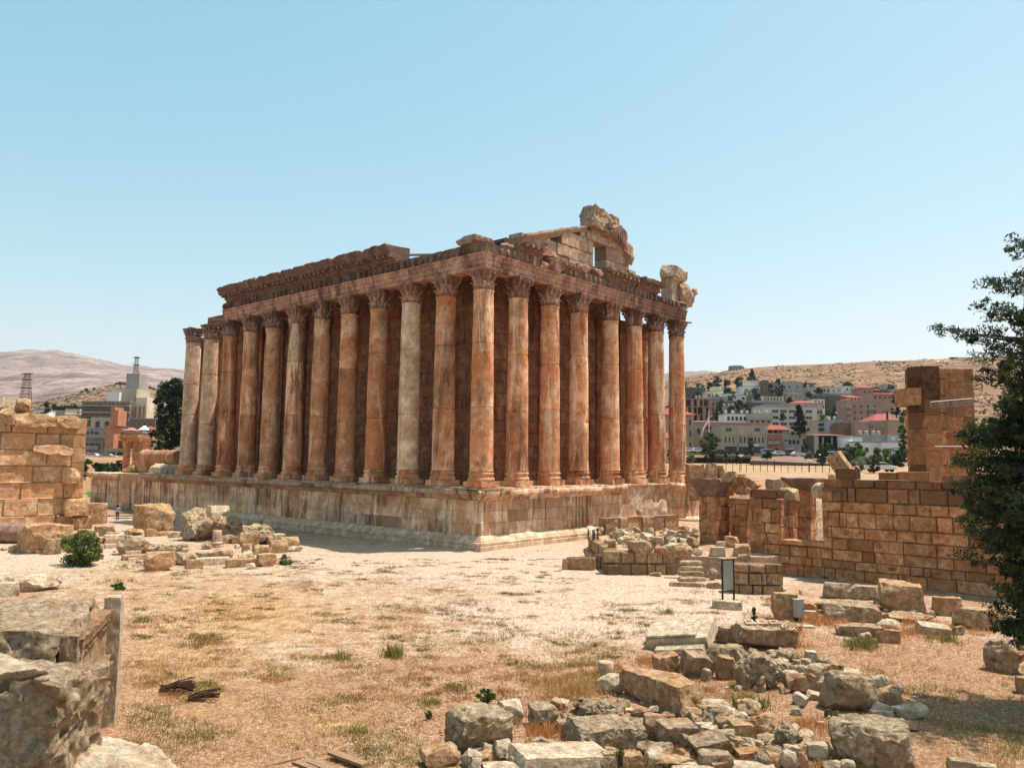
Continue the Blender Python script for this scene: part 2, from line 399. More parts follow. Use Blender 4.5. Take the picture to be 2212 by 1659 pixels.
# ---------------------------------------------------------------- the temple
temple = empty('ruined_temple')
tag(temple, 'large ruined stone temple of tall columns on a high podium', 'temple')
PZ, ENT, S1, S2, SC = 5.1, 23.65, 4.655, 4.56, 5.376
YS = [0, S2, 2*S2, 3*S2, 3*S2+SC, 4*S2+SC, 5*S2+SC, 6*S2+SC]      # 32.74 at the far corner
def base_mesh():
    mb = MB()
    vs0, fs = cubegrid(5)
    vs = []
    for p in vs0:
        q = Vector((p.x*1.08, p.y*1.08, .25+p.z*.25)); q += noise.noise_vector(q*1.6)*.05+noise.noise_vector(q*5)*.02
        if p.x*p.y > .5 and p.x > 0: q = q*.97
        vs.append(q)
    mb.add(vs, fs, (.5, .1, 0))
    prof = [(1.10,.5),(1.14,.58),(1.14,.70),(1.09,.78),(1.02,.82),(.99,.9),(.99,.98),(1.03,1.02),(1.07,1.06),(1.08,1.14),(1.05,1.2),(1.0,1.24),(.98,1.3),(.985,1.38)]
    mb.lathe(prof, 36, tone=(.5,.05,0), cap=False, disp=lambda a, z: .035*noise.noise(Vector((math.cos(a)*2, math.sin(a)*2, z*2.5)))+.02*noise.noise(Vector((math.cos(a)*6, math.sin(a)*6, z*5))))
    return mb
def capital_mesh(seed=0):
    mb = MB(); rnd = random.Random(seed)
    mb.lathe([(.87,0),(.93,.03),(.93,.1),(.84,.12),(.80,.5),(.82,1.0),(.92,1.4),(1.02,1.62)], 24, tone=(.40,.15,.35))
    def leaf(a0, z0, hh, wid, r0, flare, tn):
        rows, cols = 8, 5; vs = []; fs = []
        for i in range(rows+1):
            t = i/rows; flare = flare
            z = z0+hh*min(t*1.12, 1.0)-(max(0, t-.8)*hh*.9)
            r = r0+.07+.06*t+flare*max(0, t-.45)**1.6*3.2
            ww = wid*(1-.18*t)*(1.0 if t < .72 else 1-(t-.72)*2.2)*(1+.14*math.sin(i*2.2))
            for j in range(cols+1):
                s = j/cols*2-1
                rr = r-.10*s*s+(.045 if j in (0, 2, 3, 5) else -.03)
                a = a0+s*ww/r
                vs.append((rr*math.cos(a), rr*math.sin(a), z-.10*abs(s)*t))
        w1 = cols+1
        for i in range(rows):
            for j in range(cols): fs.append((i*w1+j, i*w1+j+1, (i+1)*w1+j+1, (i+1)*w1+j))
        b = len(vs)
        mb.add(vs, fs, tn)
    for k in range(8):
        leaf(k*PI/4+.02, .12, .62*rnd.uniform(.9, 1.05), .33, .80, .17*rnd.uniform(.8, 1.1), (rnd.uniform(.46, .58), .15, 0))
        leaf(k*PI/4+PI/8, .28, .98*rnd.uniform(.92, 1.05), .33, .78, .20*rnd.uniform(.75, 1.1), (rnd.uniform(.44, .56), .1, .1))
    for k in range(4):
        a = PI/4+k*PI/2
        if rnd.random() < .15: continue
        pts = []; rr = []
        for i in range(12):
            t = i/11
            if t < .5: r = .86+t*.62; z = .95+t*1.15
            else:
                q = (t-.5)*2*PI*1.5; r = 1.16+.13*math.sin(q)*(1-(t-.5)); z = 1.42+.13*math.cos(q)*(1-(t-.5))
            pts.append((r*math.cos(a), r*math.sin(a), z)); rr.append(.10 if t < .5 else .085)
        mb.tube(pts, rr, 6, (.5, .1, .1))
        for sgn in (-1, 1):
            a2 = a+sgn*.42; mb.tube([(.86*math.cos(a2), .86*math.sin(a2), .95), (.98*math.cos(a2), .98*math.sin(a2), 1.3), (1.08*math.cos(a2+sgn*.08), 1.08*math.sin(a2+sgn*.08), 1.5), (1.0*math.cos(a2+sgn*.2), 1.0*math.sin(a2+sgn*.2), 1.52)], [.05, .06, .07, .05], 5, (.48, .1, .2))
    poly = []
    for k in range(4):
        a = k*PI/2
        for i in range(8):
            s = -1+2*i/7; x = .99-.13*(1-s*s); y = s*.95
            poly.append((x*math.cos(a)-y*math.sin(a), x*math.sin(a)+y*math.cos(a)))
    n = len(poly); vs = []
    for z, k in ((1.60,.95),(1.66,1.0),(1.74,1.02),(1.80,1.06),(1.9,1.06)):
        for x, y in poly: vs.append(Vector((x*k, y*k, z))+noise.noise_vector(Vector((x*2, y*2, z*2+seed)))*.05)
    fs = [(r*n+i, r*n+(i+1) % n, (r+1)*n+(i+1) % n, (r+1)*n+i) for r in range(4) for i in range(n)]+[tuple(range(n-1, -1, -1)), tuple(4*n+i for i in range(n))]
    mb.add(vs, fs, (.46, .1, .25))
    mb.v = [tuple(Vector(v)+noise.noise_vector(Vector(v)*3+Vector((seed, 0, 0)))*.03) for v in mb.v]
    return mb
_base = base_mesh().build('base', M['column'], None, smooth=45); COL.objects.unlink(_base)
_caps = []
for k in range(3):
    c = capital_mesh(k).build('capital', M['weather'] if k == 2 else M['temple'], None, smooth=50, fix=False); COL.objects.unlink(c); _caps.append(c)
SH = 15.35   # shaft length
def column(x, y, seed, cap=0, zr=None, upper=None, pale=0.0):
    rnd = random.Random(seed); mb = MB()
    j1, j2 = rnd.uniform(4.6, 6.2), rnd.uniform(9.8, 11.6)
    zs = sorted(set([0, .06, .16, .3]+[SH*i/34 for i in range(1, 34)]+[j1-.05, j1, j1+.05, j2-.05, j2, j2+.05, SH-.35, SH-.25, SH-.16, SH-.06, SH]))
    def rad(z):
        t = z/SH; r = lerp(.985, .845, t**1.35)+.02*math.sin(t*PI)
        if z < .3: r += .05*(1-z/.3)
        if z > SH-.2: r += .055
        if min(abs(z-j1), abs(z-j2)) < .01: r -= .07
        return r
    so = Vector((seed*9.1, seed*4.7, 0))
    def disp(a, z):
        p = Vector((math.cos(a)*.9, math.sin(a)*.9, z*.55))+so
        n = noise.noise(p*1.4)*.02+noise.noise(p*5)*.008
        c = noise.noise(Vector((math.cos(a)*1.2, math.sin(a)*1.2, z*.5))*1.5+so*1.3)
        if c > .42: n -= min((c-.42)*.8, .14)
        q = noise.noise(Vector((math.cos(a)*1.0, math.sin(a)*1.0, z*.9))*2.9+so*2.3)
        if q > .48: n -= min(.1, (q-.48)*.9)
        for jj in (j1, j2):
            if abs(z-jj) < .35 and c > .05: n -= .06*(1-abs(z-jj)/.35)*min(1, (c-.05)*4)
        return n
    dt = [(rnd.uniform(.46, .57)+pale*.12, rnd.uniform(.1, .7)*(1-pale), rnd.uniform(0, .3)*(1-pale)), (rnd.uniform(.47, .6)+pale*.14, rnd.uniform(0, .55)*(1-pale), rnd.uniform(0, .3)*(1-pale)), (rnd.uniform(.5, .6)+pale*.12, rnd.uniform(0, .25)*(1-pale), rnd.uniform(0, .3)*(1-pale))]
    tones = [dt[0] if (a+b)/2 < j1 else dt[1] if (a+b)/2 < j2 else dt[2] for a, b in zip(zs, zs[1:])]
    mb.lathe([(rad(z), z) for z in zs], 32, tones=tones, disp=disp)
    sh = mb.build('column', M['columnpale' if pale > .6 else 'column'], temple, (x, y, PZ+1.35), smooth=40)
    b = _base.copy(); COL.objects.link(b); b.parent = sh; b.location = (0, 0, -1.35); b.rotation_euler = (0, 0, rnd.choice((0, PI/2, PI, -PI/2)))
    c = _caps[cap].copy(); COL.objects.link(c); c.parent = sh; c.location = (0, 0, SH); c.rotation_euler = (0, 0, rnd.choice((0, PI/2, PI, -PI/2)))
    return sh
for i in range(12):
    column(-S1*i, 0, 11+i, cap=(2 if i in (7, 9, 10, 11) else i % 2), pale={2: .9, 11: .8, 10: .7, 0: .55, 4: .15, 6: .25}.get(i, 0))
for j in range(1, 8): column(0, YS[j], 40+j, cap=(j % 2 if j < 6 else 2), pale=.5 if j < 5 else .3)
for i in (1, 2): column(-S1*i, YS[7], 60+i, cap=1)
# podium: base moulding, dado, cornice, stylobate
D0 = .80
BASEP = [(-1.5, -.3), (.58, -.3), (.58, .34), (.50, .40), (.55, .47), (.55, .62), (.44, .68), (.42, .76), (.24, .98), (.12, 1.12), (.0, 1.16), (-1.5, 1.16)]
CORNP = [(-1.5, 4.02), (.0, 4.02), (.06, 4.1), (.16, 4.14), (.18, 4.24), (.34, 4.36), (.42, 4.42), (.86, 4.50), (.92, 4.56), (.95, 4.80), (.90, 4.90), (-1.5, 4.93)]
def sh_prof(p): return [(o+D0, z) for o, z in p]
XL, YR = -61.3, 36.2
mb = MB()
sweep(mb, (0,0,0), (XL,0,0), (0,-1,0), sh_prof(BASEP), .8, .007, 1, (.55,.05,0), 1, 0)
sweep(mb, (0,0,0), (0,YR,0), (1,0,0), sh_prof(BASEP), .8, .007, 2, (.62,0,0), 1, 0)  # short side coloured paler for its sunlight, long side darker for shade
mb.build('base_moulding', M['plinth'], temple, smooth=12)
mb = MB()
def wear_s(s, o, q, n):
    k = max(0, min(1, (s-19.5)/2))*max(0, min(1, (30.5-s)/2))
    if k > 0 and o > D0-.1:
        a = noise.fractal(Vector((q.y*.55, 1.7, q.z*.55)), 1, 2, 4)*.5-.2
        q = q-n*(o-D0)*k*.9+n*a*k*.7+Vector((0, 0, -.25*k*max(0, noise.noise(Vector((q.y*.8, 3, 0))))))
    return q
def wear_l(s, o, q, n):
    if o > D0+.6:
        a = noise.noise(Vector((s*.45, 5.5, 0)))
        if a > .18: q = q-n*min(.45, (a-.18)*1.4)+Vector((0, 0, -.12*(a-.18)))
    return q
sweep(mb, (0,0,0), (XL,0,0), (0,-1,0), sh_prof(CORNP), .4, .05, 3, (.42,.1,.25), 1, 0, wear=wear_l)
sweep(mb, (0,0,0), (0,YR,0), (1,0,0), sh_prof(CORNP), .35, .05, 4, (.55,.1,0), 1, 0, wear=lambda s, o, q, n: wear_s(s, o, wear_l(s, o, q, n), n))
mb.build('cornice', M['podium'], temple, smooth=35)
mb = MB()
kw = dict(course=(.9, 1.05), blk=(3.0, 7.5), depth=1.2, e=.012, jit=.012, orange=.3, dark=.12, bright=(.45, .63), chip=.12)
ashlar(mb, (D0, -D0, 1.16), (-1,0,0), (0,-1,0), -XL+D0, 2.86, seed=5, **kw)
ashlar(mb, (D0, -D0, 1.16), (0,1,0), (1,0,0), YR+D0, 2.86, seed=6, **kw)
mb.box((XL, -D0+.06, 0), (D0-.06, YR, 4.85))
mb.build('dado', M['podium'], temple)
# rough broken face on the short side of the podium
mb = MB(); N1, N2 = 46, 20; vs = []; fs = []
for i in range(N1+1):
    for j in range(N2+1):
        y = 20.2+(31.2-20.2)*i/N1; z = 1.2+3.75*j/N2
        k = min(1, i/8, (N1-i)/8); k = max(k, 0)
        a = noise.fractal(Vector((y*.5, .3, z*.5)), 1, 2, 5)
        edge = noise.noise(Vector((y*.35, z*.35, 9)))
        off = (.10+.22*a) if edge > -.12 else -.25
        off = lerp(-.25, off, min(1, k*1.5))
        vs.append((D0+off, y+noise.noise(Vector((y*2, z*2, 1)))*.08, z))
for i in range(N1):
    for j in range(N2): a = i*(N2+1)+j; fs.append((a, a+N2+1, a+N2+2, a+1))
mb.add(vs, fs, (.66, 0, 0)); mb.build('rough_face', M['gable'], temple, smooth=30)
mb = MB(); rnd = random.Random(8)
x = 1.35
while x > XL-.5:
    w = rnd.uniform(1.2, 3.2); d = rnd.uniform(0, .12)
    mb.box((x-w, -1.25+d+.1*rnd.random(), 4.9), (x-.02, 1.6, 5.1-rnd.uniform(0, .05)), (rnd.uniform(.42, .55), 0, rnd.uniform(0, .4))); x -= w
y = 1.65
while y < YR-.3:
    w = rnd.uniform(1.2, 3.2)
    mb.box((-1.6, y, 4.9), (1.25-.12*rnd.random(), y+w-.02, 5.1-rnd.uniform(0, .05)), (rnd.uniform(.52, .66), 0, rnd.uniform(0, .2))); y += w
mb.box((XL, 1.62, 4.7), (-1.62, YR, 5.08)); mb.build('stylobate', M['podium'], temple)
# wing of the podium with its own cornice at the stair end
wing = MB()
ashlar(wing, (XL, -D0+.05, 0), (-1,0,0), (0,-1,0), 8.2, 4.95, (.8, 1.1), (1.2, 2.6), seed=9, depth=1, e=.02, orange=.4, dark=.05)
ashlar(wing, (-69.5, -D0-.1, 0), (-1,0,0), (0,-1,0), 9.2, 3.95, (.9, 1.05), (2.5, 5), seed=10, depth=1, e=.015, orange=.4, dark=.05)
sweep(wing, (-69.5,0,0), (-78.7,0,0), (0,-1,0), sh_prof(CORNP), .4, .04, 5, (.58,.15,0), 0, 1)
wing.box((-78.6, -D0+.1, 0), (XL-.05, 3.0, 4.9)); wing.build('stair_wing', M['podium'], temple, smooth=30)
# cella walls
mb = MB(); CW = 4.6; CXW = -4.7
ashlar(mb, (CXW, CW, 5.1), (-1,0,0), (0,-1,0), 52, 21.3, (1.0, 1.35), (1.4, 3.4), seed=21, depth=1.2, e=.03, jit=.03, orange=.3, dark=.05, bright=(.42, .56))
ashlar(mb, (CXW, CW, 5.1), (0,1,0), (1,0,0), YS[6]-CW, 21.3, (1.0, 1.35), (1.4, 3.4), seed=22, depth=1.2, e=.03, jit=.03, orange=.3, dark=.05, bright=(.44, .56))
mb.box((-56.5, CW+.1, 5.1), (CXW-.1, YS[6]-.1, 26.2), (.4, 0, .3))
mb.build('cella_wall', M['cella'], temple)
mb = MB()   # shallow pilasters of the cella with plain capitals
for k in range(12):
    x = CXW-.9-S1*k
    mb.box((x-.8, CW-.28, 5.1), (x+.8, CW+.05, 22.2), (.47, .15, .1)); mb.box((x-1.0, CW-.42, 5.1), (x+1.0, CW+.05, 6.1), (.47, .1, .1)); mb.box((x-.98, CW-.44, 22.2), (x+.98, CW+.05, 23.6), (.4, .1, .35))
for y in YS[1:7]:
    mb.box((CXW-.05, y-.8+.3, 5.1), (CXW+.28, y+.8+.3, 22.2), (.48, .15, .1)); mb.box((CXW-.05, y-.7, 22.2), (CXW+.44, y+1.28, 23.6), (.4, .1, .35)); mb.box((CXW-.05, y-.7, 5.1), (CXW+.42, y+1.3, 6.1), (.48, .1, .1))
mb.build('pilaster_order', M['cella'], temple)
mb = MB()   # coffered ceiling slabs over the walkway
for k in range(9): mb.box((-S1*(k+1)+.02, .5, 24.9), (-S1*k-.02, CW+.2, 25.5), (.38, .1, .3))
for j in range(7): mb.box((CXW-.1, YS[j]+.52, 24.92), (-.5, YS[j+1]+.48, 25.48), (.38, .1, .3))
mb.build('walkway_ceiling', M['temple'], temple)
mb = MB()
ra = onx(Z('2', 500, 362), -3.5); rb = ony(Z('1', 1555, 458), CW-.6)
mb.box((-40, CW-.6, rb.z-.28), (-1.0, CW+9, rb.z-.06)); mb.box((-40, CW-.64, rb.z-.36), (-1.0, CW-.45, rb.z-.02))
M['roof'] = plain('roof_sheet', '3b4046', .5, .3); mb.build('roof_sheet', M['roof'], temple)
# architrave: one beam per bay
ARCH = [(-.75, 0), (.62, 0), (.62, .34), (.70, .36), (.70, .78), (.78, .80), (.78, 1.12), (.90, 1.20), (.94, 1.34), (-.75, 1.34)]
FRZ = [(-.7, 1.34), (.66, 1.34), (.70, 1.6), (.72, 2.0), (.80, 2.22), (-.7, 2.26)]
def prof_at(p, dz=0, k=1.0): return [(o*k, z+ENT+dz) for o, z in p]
def archbeam(p0, p1, n, seed, m0=0, dark=0.0):
    mb = MB(); sweep(mb, p0, p1, n, prof_at(ARCH), .4, .025, seed, (.5, .25, dark), m0, 0, tones=lambda s: (.53+.1*noise.noise(Vector((s*.8, seed, 0))), .12+.2*noise.noise(Vector((s*.6, 0, seed))), dark))
    return mb.build('architrave', M['temple'], temple, smooth=30)
for k in range(9):
    archbeam((-S1*k-(.015 if k else 0), 0, 0), (-S1*(k+1)+.015-(.75 if k == 8 else 0), 0, 0), (0,-1,0), 70+k, 1 if k == 0 else 0, .1)
for j in range(7):
    archbeam((0, YS[j]+(.015 if j else 0), 0), (0, YS[j+1]-.015+(1.1 if j == 6 else 0), 0), (1,0,0), 90+j, 1 if j == 0 else 0, [0, .1, .1, .05, .15, .45, .7][j])
# frieze
mb = MB(); rnd = random.Random(31)
def frz(p0, p1, n, seed, m0=0, dark=.5, hz=0):
    sweep(mb, p0, p1, n, [(o, z+ENT+(hz if z > 2 else 0)) for o, z in FRZ], .3, .09, seed, (.42, .1, dark), m0, 0, 1.6, tones=lambda s: (.42+.12*noise.noise(Vector((s, seed, 0))), .1, dark+.3*noise.noise(Vector((s*.9, 1, seed)))))
frz((0,0,0), (-10.2,0,0), (0,-1,0), 1, 1, .3); frz((-10.2,0,0), (-42.6,0,0), (0,-1,0), 2, 0, .55, -.05)
frz((0,0,0), (0,5.2,0), (1,0,0), 3, 1, .3); frz((0,10.4,0), (0,25.5,0), (1,0,0), 4, 0, .3); frz((0,25.5,0), (0,33.8,0), (1,0,0), 5, 0, .85, -.1)
for k in range(52):      # worn figures along the frieze
    x = -.6-k*.82
    if rnd.random() < .2: continue
    mb.lathe([(.05, 0), (.17, .12), (.22, .35), (.15, .6), (.05, .72)], 7, (x+rnd.uniform(-.1, .1), -.74, ENT+1.4), (.4, .05, rnd.uniform(.3, .9)))
for k in range(40):
    y = .6+k*.82
    if 5 < y < 10.4 or rnd.random() < .25: continue
    mb.lathe([(.05, 0), (.17, .12), (.22, .35), (.15, .6), (.05, .72)], 7, (.74, y+rnd.uniform(-.1, .1), ENT+1.4), (.5, .1, rnd.uniform(0, .5)))
mb.build('frieze', M['weather'], temple, smooth=40)
# cornice of the long side, in six weathered chunks
notch = [(350, 600), (605, 560), (755, 520), (920, 480), (1100, 432), (1300, 385), (1470, 372)]
nx = [ony(Z('1', a, b), -1.7).x for a, b in notch]
CORN = [(-.9, 2.2), (.78, 2.2), (.84, 2.36), (.98, 2.42), (1.0, 2.62), (1.12, 2.68), (1.14, 2.84), (1.72, 2.9), (1.8, 3.0), (1.82, 3.3), (1.95, 3.5), (2.02, 3.78), (1.9, 3.86), (-.9, 3.9)]
for k in range(6):
    mb = MB(); a, b = nx[k+1]-.06, nx[k]+.06
    if k == 0: b = nx[0]
    def wc(s, o, q, n, a=a, b=b):
        if o > 1.5:
            L = abs(b-a); e = min(s, L-s)
            if e < .35: q = q+Vector((0, 0, -.25*(1-e/.35) if q.z > ENT+3.5 else 0))
            q = q+n*(.22*noise.fractal(Vector((q.x*.9, k*3.1, q.z*.9)), 1, 2, 4))+Vector((0, 0, .12*noise.noise(Vector((q.x*1.3, 7, k))) if q.z > ENT+3.4 else 0))
        return q
    sweep(mb, (a,0,0), (b,0,0), (0,-1,0), prof_at(CORN), .22, .05, 100+k, (.42, .05, .55), 0, 0, 2, wear=wc, tones=lambda s: (.42+.1*noise.noise(Vector((s, k, 0))), .08, .5+.4*noise.noise(Vector((s*1.1, 2, k)))))
    x = min(a, b)+.3
    while x < max(a, b)-.2:
        if random.Random(int(x*100)).random() < .8: mb.box((x, -1.66, ENT+2.62), (x+.34, -1.0, ENT+2.89), (.46, .15, .3))
        x += .78
    x = min(a, b)+.1
    while x < max(a, b)-.15: mb.box((x, -1.08, ENT+2.40), (x+.17, -.9, ENT+2.61), (.5, .2, .2)); x += .31
    mb.build('cornice_block', M['weather'], temple, smooth=32)
def chunk(name, y0, y1, z0, z1, xf, seed, mat='weather', style='b', n=14, xb=-.7, tilt=(0, 0), rough=1, rot=0, parent=temple):
    me = rock_mesh(name, xf-xb, y1-y0, z1-z0, style, seed, n, rot, tilt, mat, rough)
    return link(name, me, parent, ((xf+xb)/2, (y0+y1)/2, z0))
# short side: broken cornice pieces over the frieze
def shortcorn(y0, y1, dz, k, ov=1.0, seed=0, dark=.3, name='cornice_block'):
    mb = MB(); pr = [(lerp(.7, o, ov) if o > .7 else o, z+ENT+dz) for o, z in CORN if z < k]
    pr.append((-.9, pr[-1][1]+.02)); 
    sweep(mb, (0,y0,0), (0,y1,0), (1,0,0), pr, .25, .07, seed, (.5, .1, dark), 0, 0, 2, wear=lambda s, o, q, n: q+n*(.16*noise.fractal(Vector((q.y*.9, seed, q.z*.9)), 1, 2, 4) if o > 1.2 else 0))
    y = y0+.1
    while y < y1-.15: mb.box((.85, y, ENT+2.38+dz), (1.08, y+.17, ENT+2.64+dz), (.55, .15, 0)); y += .31
    if k > 3:
        y = y0+.25
        while y < y1-.3: mb.box((.95, y, ENT+2.64+dz), (1.5, y+.34, ENT+2.9+dz), (.5, .15, .1)); y += .78
    return mb.build(name, M['weather'], temple, smooth=32)
shortcorn(3.6, 6.9, 0.05, 3.6, .7, 201, .2); shortcorn(9.3, 13.3, -.1, 2.75, .8, 202, .2); shortcorn(17.2, 22.6, .05, 3.4, .75, 203, .35); shortcorn(22.9, 27.3, 0, 3.35, 1.15, 204, .55)
chunk('broken_block', -1.2, 2.2, ENT+2.26, ENT+3.0, -.2, 205, xb=-2.6); chunk('broken_block', 5.2, 6.9, ENT+1.0, ENT+2.3, .85, 206, 'temple'); chunk('broken_block', 6.9, 8.4, ENT+.9, ENT+2.4, .8, 207, 'temple', 'r'); chunk('broken_block', 8.4, 10.3, ENT+1.3, ENT+2.6, .9, 208, 'temple')
chunk('broken_block', 6.4, 9.5, ENT+2.6, ENT+3.55, .7, 209, 'temple', tilt=(.12, 0)); chunk('broken_block', 12.4, 14.4, ENT+2.2, ENT+3.2, .8, 210, 'temple'); chunk('broken_block', 15.4, 17.0, ENT+2.2, ENT+3.1, .9, 211, 'temple', 'r')
chunk('broken_block', 2.4, 3.6, ENT+2.2, ENT+3.0, .7, 212, 'temple', 'r')
# gable wall with an opening
gx = -.35
gt = [(3.4, 26.9), (6.5, 28.2), (10.5, 29.5), (15.6, 31.0), (17.3, 31.9), (20.3, 30.6), (23.3, 28.9), (23.31, 20)]
mb = MB()
ashlar(mb, (gx, 5.2, 25.9), (0,1,0), (1,0,0), 18, 6.2, (1.15, 1.5), (1.8, 3.2), seed=33, top=lambda s: interp(s+5.2, gt)-25.9, holes=[(11.4, 13.7, 1.85, 3.85)], depth=1.5, e=.04, jit=.1, orange=.1, dark=.1, bright=(.5, .6), chip=.35)
mb.build('gable_wall', M['gable'], temple)
mb = MB()
def rake(y0, z0, y1, z1, seed, th=.55, ov=.45):
    a = Vector((gx, y0, z0)); b = Vector((gx, y1, z1)); L = (b-a).length; N = max(2, int(L/.35)); base = len(mb.v)
    pr = [(-1.3, -th), (.02, -th), (.14, -th*.6), (ov*.7, -th*.4), (ov, 0), (ov*.9, .2), (-1.3, .2)]
    for i in range(N+1):
        p = a.lerp(b, i/N)
        for o, z in pr:
            q = p+Vector((o, 0, z)); mb.v.append(tuple(q+noise.noise_vector(q*1.5+Vector((seed, 0, 0)))*.10))
    k = len(pr)
    for i in range(N):
        for j in range(k): mb.f.append((base+i*k+j, base+(i+1)*k+j, base+(i+1)*k+(j+1) % k, base+i*k+(j+1) % k)); mb.t.append((.5, .05, .25)); mb.m.append(0)
    mb.f.append(tuple(base+j for j in range(k))); mb.t.append((.5, 0, .2)); mb.m.append(0); mb.f.append(tuple(base+N*k+j for j in range(k-1, -1, -1))); mb.t.append((.5, 0, .2)); mb.m.append(0)
rake(5.6, 27.9, 11.6, 29.85, 1); rake(11.9, 29.95, 15.2, 30.95, 2, .4, .3); rake(17.6, 31.3, 23.0, 29.3, 3, .45, .35)
mb.box((gx-1.2, 15.3, 29.8), (gx+.2, 20.3, 30.5), (.5, 0, 0)); mb.build('raking_cornice', M['gable'], temple, smooth=32)
chunk('apex_block', 15.1, 20.3, 30.6, 33.3, .55, 227, 'gable', 'b', 34, -1.4, (-.12, 0), 1.5); chunk('apex_block', 18.2, 21.9, 30.2, 32.2, .95, 222, 'weather', 'b', 26, -1.0, (-.35, 0), 1.3)
chunk('apex_block', 21.2, 23.3, 29.3, 31.0, .4, 223, 'temple', 'b', 16, -1.0, (-.4, 0)); chunk('apex_block', 22.3, 23.5, 28.5, 30.0, .5, 224, 'gable', 'r', 12, -.8); chunk('broken_block', 22.3, 24.0, 27.0, 27.9, .4, 225, 'gable', 'b', 9, -.9)
mb = MB()
for k in range(7): y = 17.6+k*.42; mb.box((.55, y, 31.3-k*.15), (.98, y+.24, 31.75-k*.15), (.5, .05, .3))
mb.build('modillion_row', M['weather'], temple)
# corner pinnacle with a carved spout block
mb = MB()
sweep(mb, (-1.0,31.9,0), (-1.0,33.6,0), (1,0,0), [(-.5, 25.6), (.9, 25.6), (.9, 28.2), (1.05, 28.4), (1.3, 28.6), (1.3, 28.9), (-.5, 28.9)], .3, .05, 7, (.5, 0, .1)); mb.build('pinnacle_shaft', M['gable'], temple, smooth=30)
chunk('pinnacle_block', 31.0, 34.9, 28.7, 30.35, .45, 231, 'gable', 'b', 18, -1.3, (0, .12)); chunk('spout_block', 33.3, 36.3, 25.7, 28.6, .9, 232, 'gable', 'r', 20, -.9, (.3, 0)); chunk('spout_block', 35.9, 37.2, 27.2, 28.3, .6, 233, 'gable', 'r', 10, -.2)
chunk('broken_block', 32.2, 34.2, 24.95, 26.1, .75, 234, 'weather', 'b', 10)
M['timber'] = plain('old_timber', '8d7a64', .8, .1, .25, 6)
for (u, dx, dy, L) in (((Z('1', 345, 838)), -1.6, -.3, 2.4), (Z('1', 1650, 412), -2.2, -.9, 3.2), (Z('2', 1770, 712), .8, 2.2, 2.2), (Z('2', 1975, 930), .3, 1.8, 1.6)):
    p = ony(u, -.6) if u[0] < 1000 else onx(u, .3)
    mb = MB(); d = Vector((dx, dy, .15)).normalized(); mb.tube([p-d*L*.7, p+d*L*.5], [.13, .13], 4, (.5, 0, 0)); mb.build('beam_stub', M['timber'], temple)
# ---------------------------------------------------------------- ground, hills, sky, sun
bpy.data.objects.remove(_base)
for c in _caps: bpy.data.objects.remove(c)
def uv_of(p):
    d = Vector(p)-CAM; z = d.dot(_F)
    if z <= .1: return (-9999 if d.dot(CR) < 0 else 9999, 3000)
    return 1106+FPX*d.dot(CR)/z, 829.5-FPX*d.dot(CU)/z
def sstep(a, b, x): t = max(0, min(1, (x-a)/(b-a))); return t*t*(3-2*t)
def ground_z(r, u):
    right = lerp(interp(r, [(86,0),(100,1.0),(107,4.6),(140,5.9),(235,7.0)]), interp(r, [(63,0),(67,4.6),(85,5.6),(150,6.2),(235,7.0)]), sstep(1500, 1640, u))
    left = interp(r, [(186,0),(187,6.4),(235,7.0)])
    return lerp(left, right, sstep(1380, 1480, u))
def hz(v, r, u): return CAM.z+(hor(u)-v)*r*math.cos(math.atan((u-1106)/FPX))/FPX
SKYR = [(1380,835),(1440,822),(1481,812),(1560,804),(1620,797),(1700,791),(1769,786),(1880,780),(1986,777),(2212,768),(2600,765)]
SKYL = [(-400,775),(0,757),(40,755),(95,752),(150,762),(250,785),(320,794),(400,798),(500,803),(700,815),(1000,835),(1300,845)]
KNOLL = [(-300,895),(70,876),(150,855),(246,831),(300,832),(345,842),(400,856),(600,880)]
def hill_z(r, u):
    sr = interp(u, SKYR)
    right = interp(r, [(235,8.6),(275,9.6),(330,14),(430,31),(520,47),(740,hz(sr, 740, u)),(900,hz(sr, 740, u)*.9),(3000,40),(20000,20)])
    k = interp(u, KNOLL)
    left = interp(r, [(235,7.0),(300,9),(600,30),(760,hz(k+14, 760, u)),(950,hz(k, 950, u)),(1250,hz(k+6, 1250, u)*.93),(2400,hz(lerp(k, interp(u, SKYL), .45), 2400, u)),(4300,hz(interp(u, SKYL), 4300, u)),(6000,200),(20000,20)])
    n = noise.fractal(Vector((r*math.sin(u*.0006)*.012, r*.004, u*.002)), 1, 2, 4)
    amp = interp(r, [(235,0),(320,.6),(740,1.5),(900,2.5),(2400,12),(3800,14),(4300,8),(6000,0)])
    return lerp(left, right, sstep(900, 1380, u))+n*amp
def polar(name, rs, us, zf, mat, tonef, parent=None):
    vs = []; nU = len(us)
    for r in rs:
        for u in us:
            a = YAW+math.atan((u-1106)/FPX) if abs(u) < 9000 else u
            p = Vector((CAM.x+r*math.sin(a), CAM.y+r*math.cos(a), 0)); p.z = zf(r, u, p); vs.append(p)
    fs = [(i*nU+j, i*nU+j+1, (i+1)*nU+j+1, (i+1)*nU+j) for i in range(len(rs)-1) for j in range(nU-1)]
    me = bpy.data.meshes.new(name); me.from_pydata(vs, [], fs); me.materials.append(mat)
    ca = me.color_attributes.new('tone', 'FLOAT_COLOR', 'POINT'); buf = []
    for i, p in enumerate(vs): buf.extend(tonef(p, rs[i//nU], us[i % nU]))
    ca.data.foreach_set('color', buf); me.polygons.foreach_set('use_smooth', [True]*len(me.polygons))
    return link(name, me)
def gauss(u, v, cu, cv, su, sv): return math.exp(-((u-cu)/su)**2-((v-cv)/sv)**2)
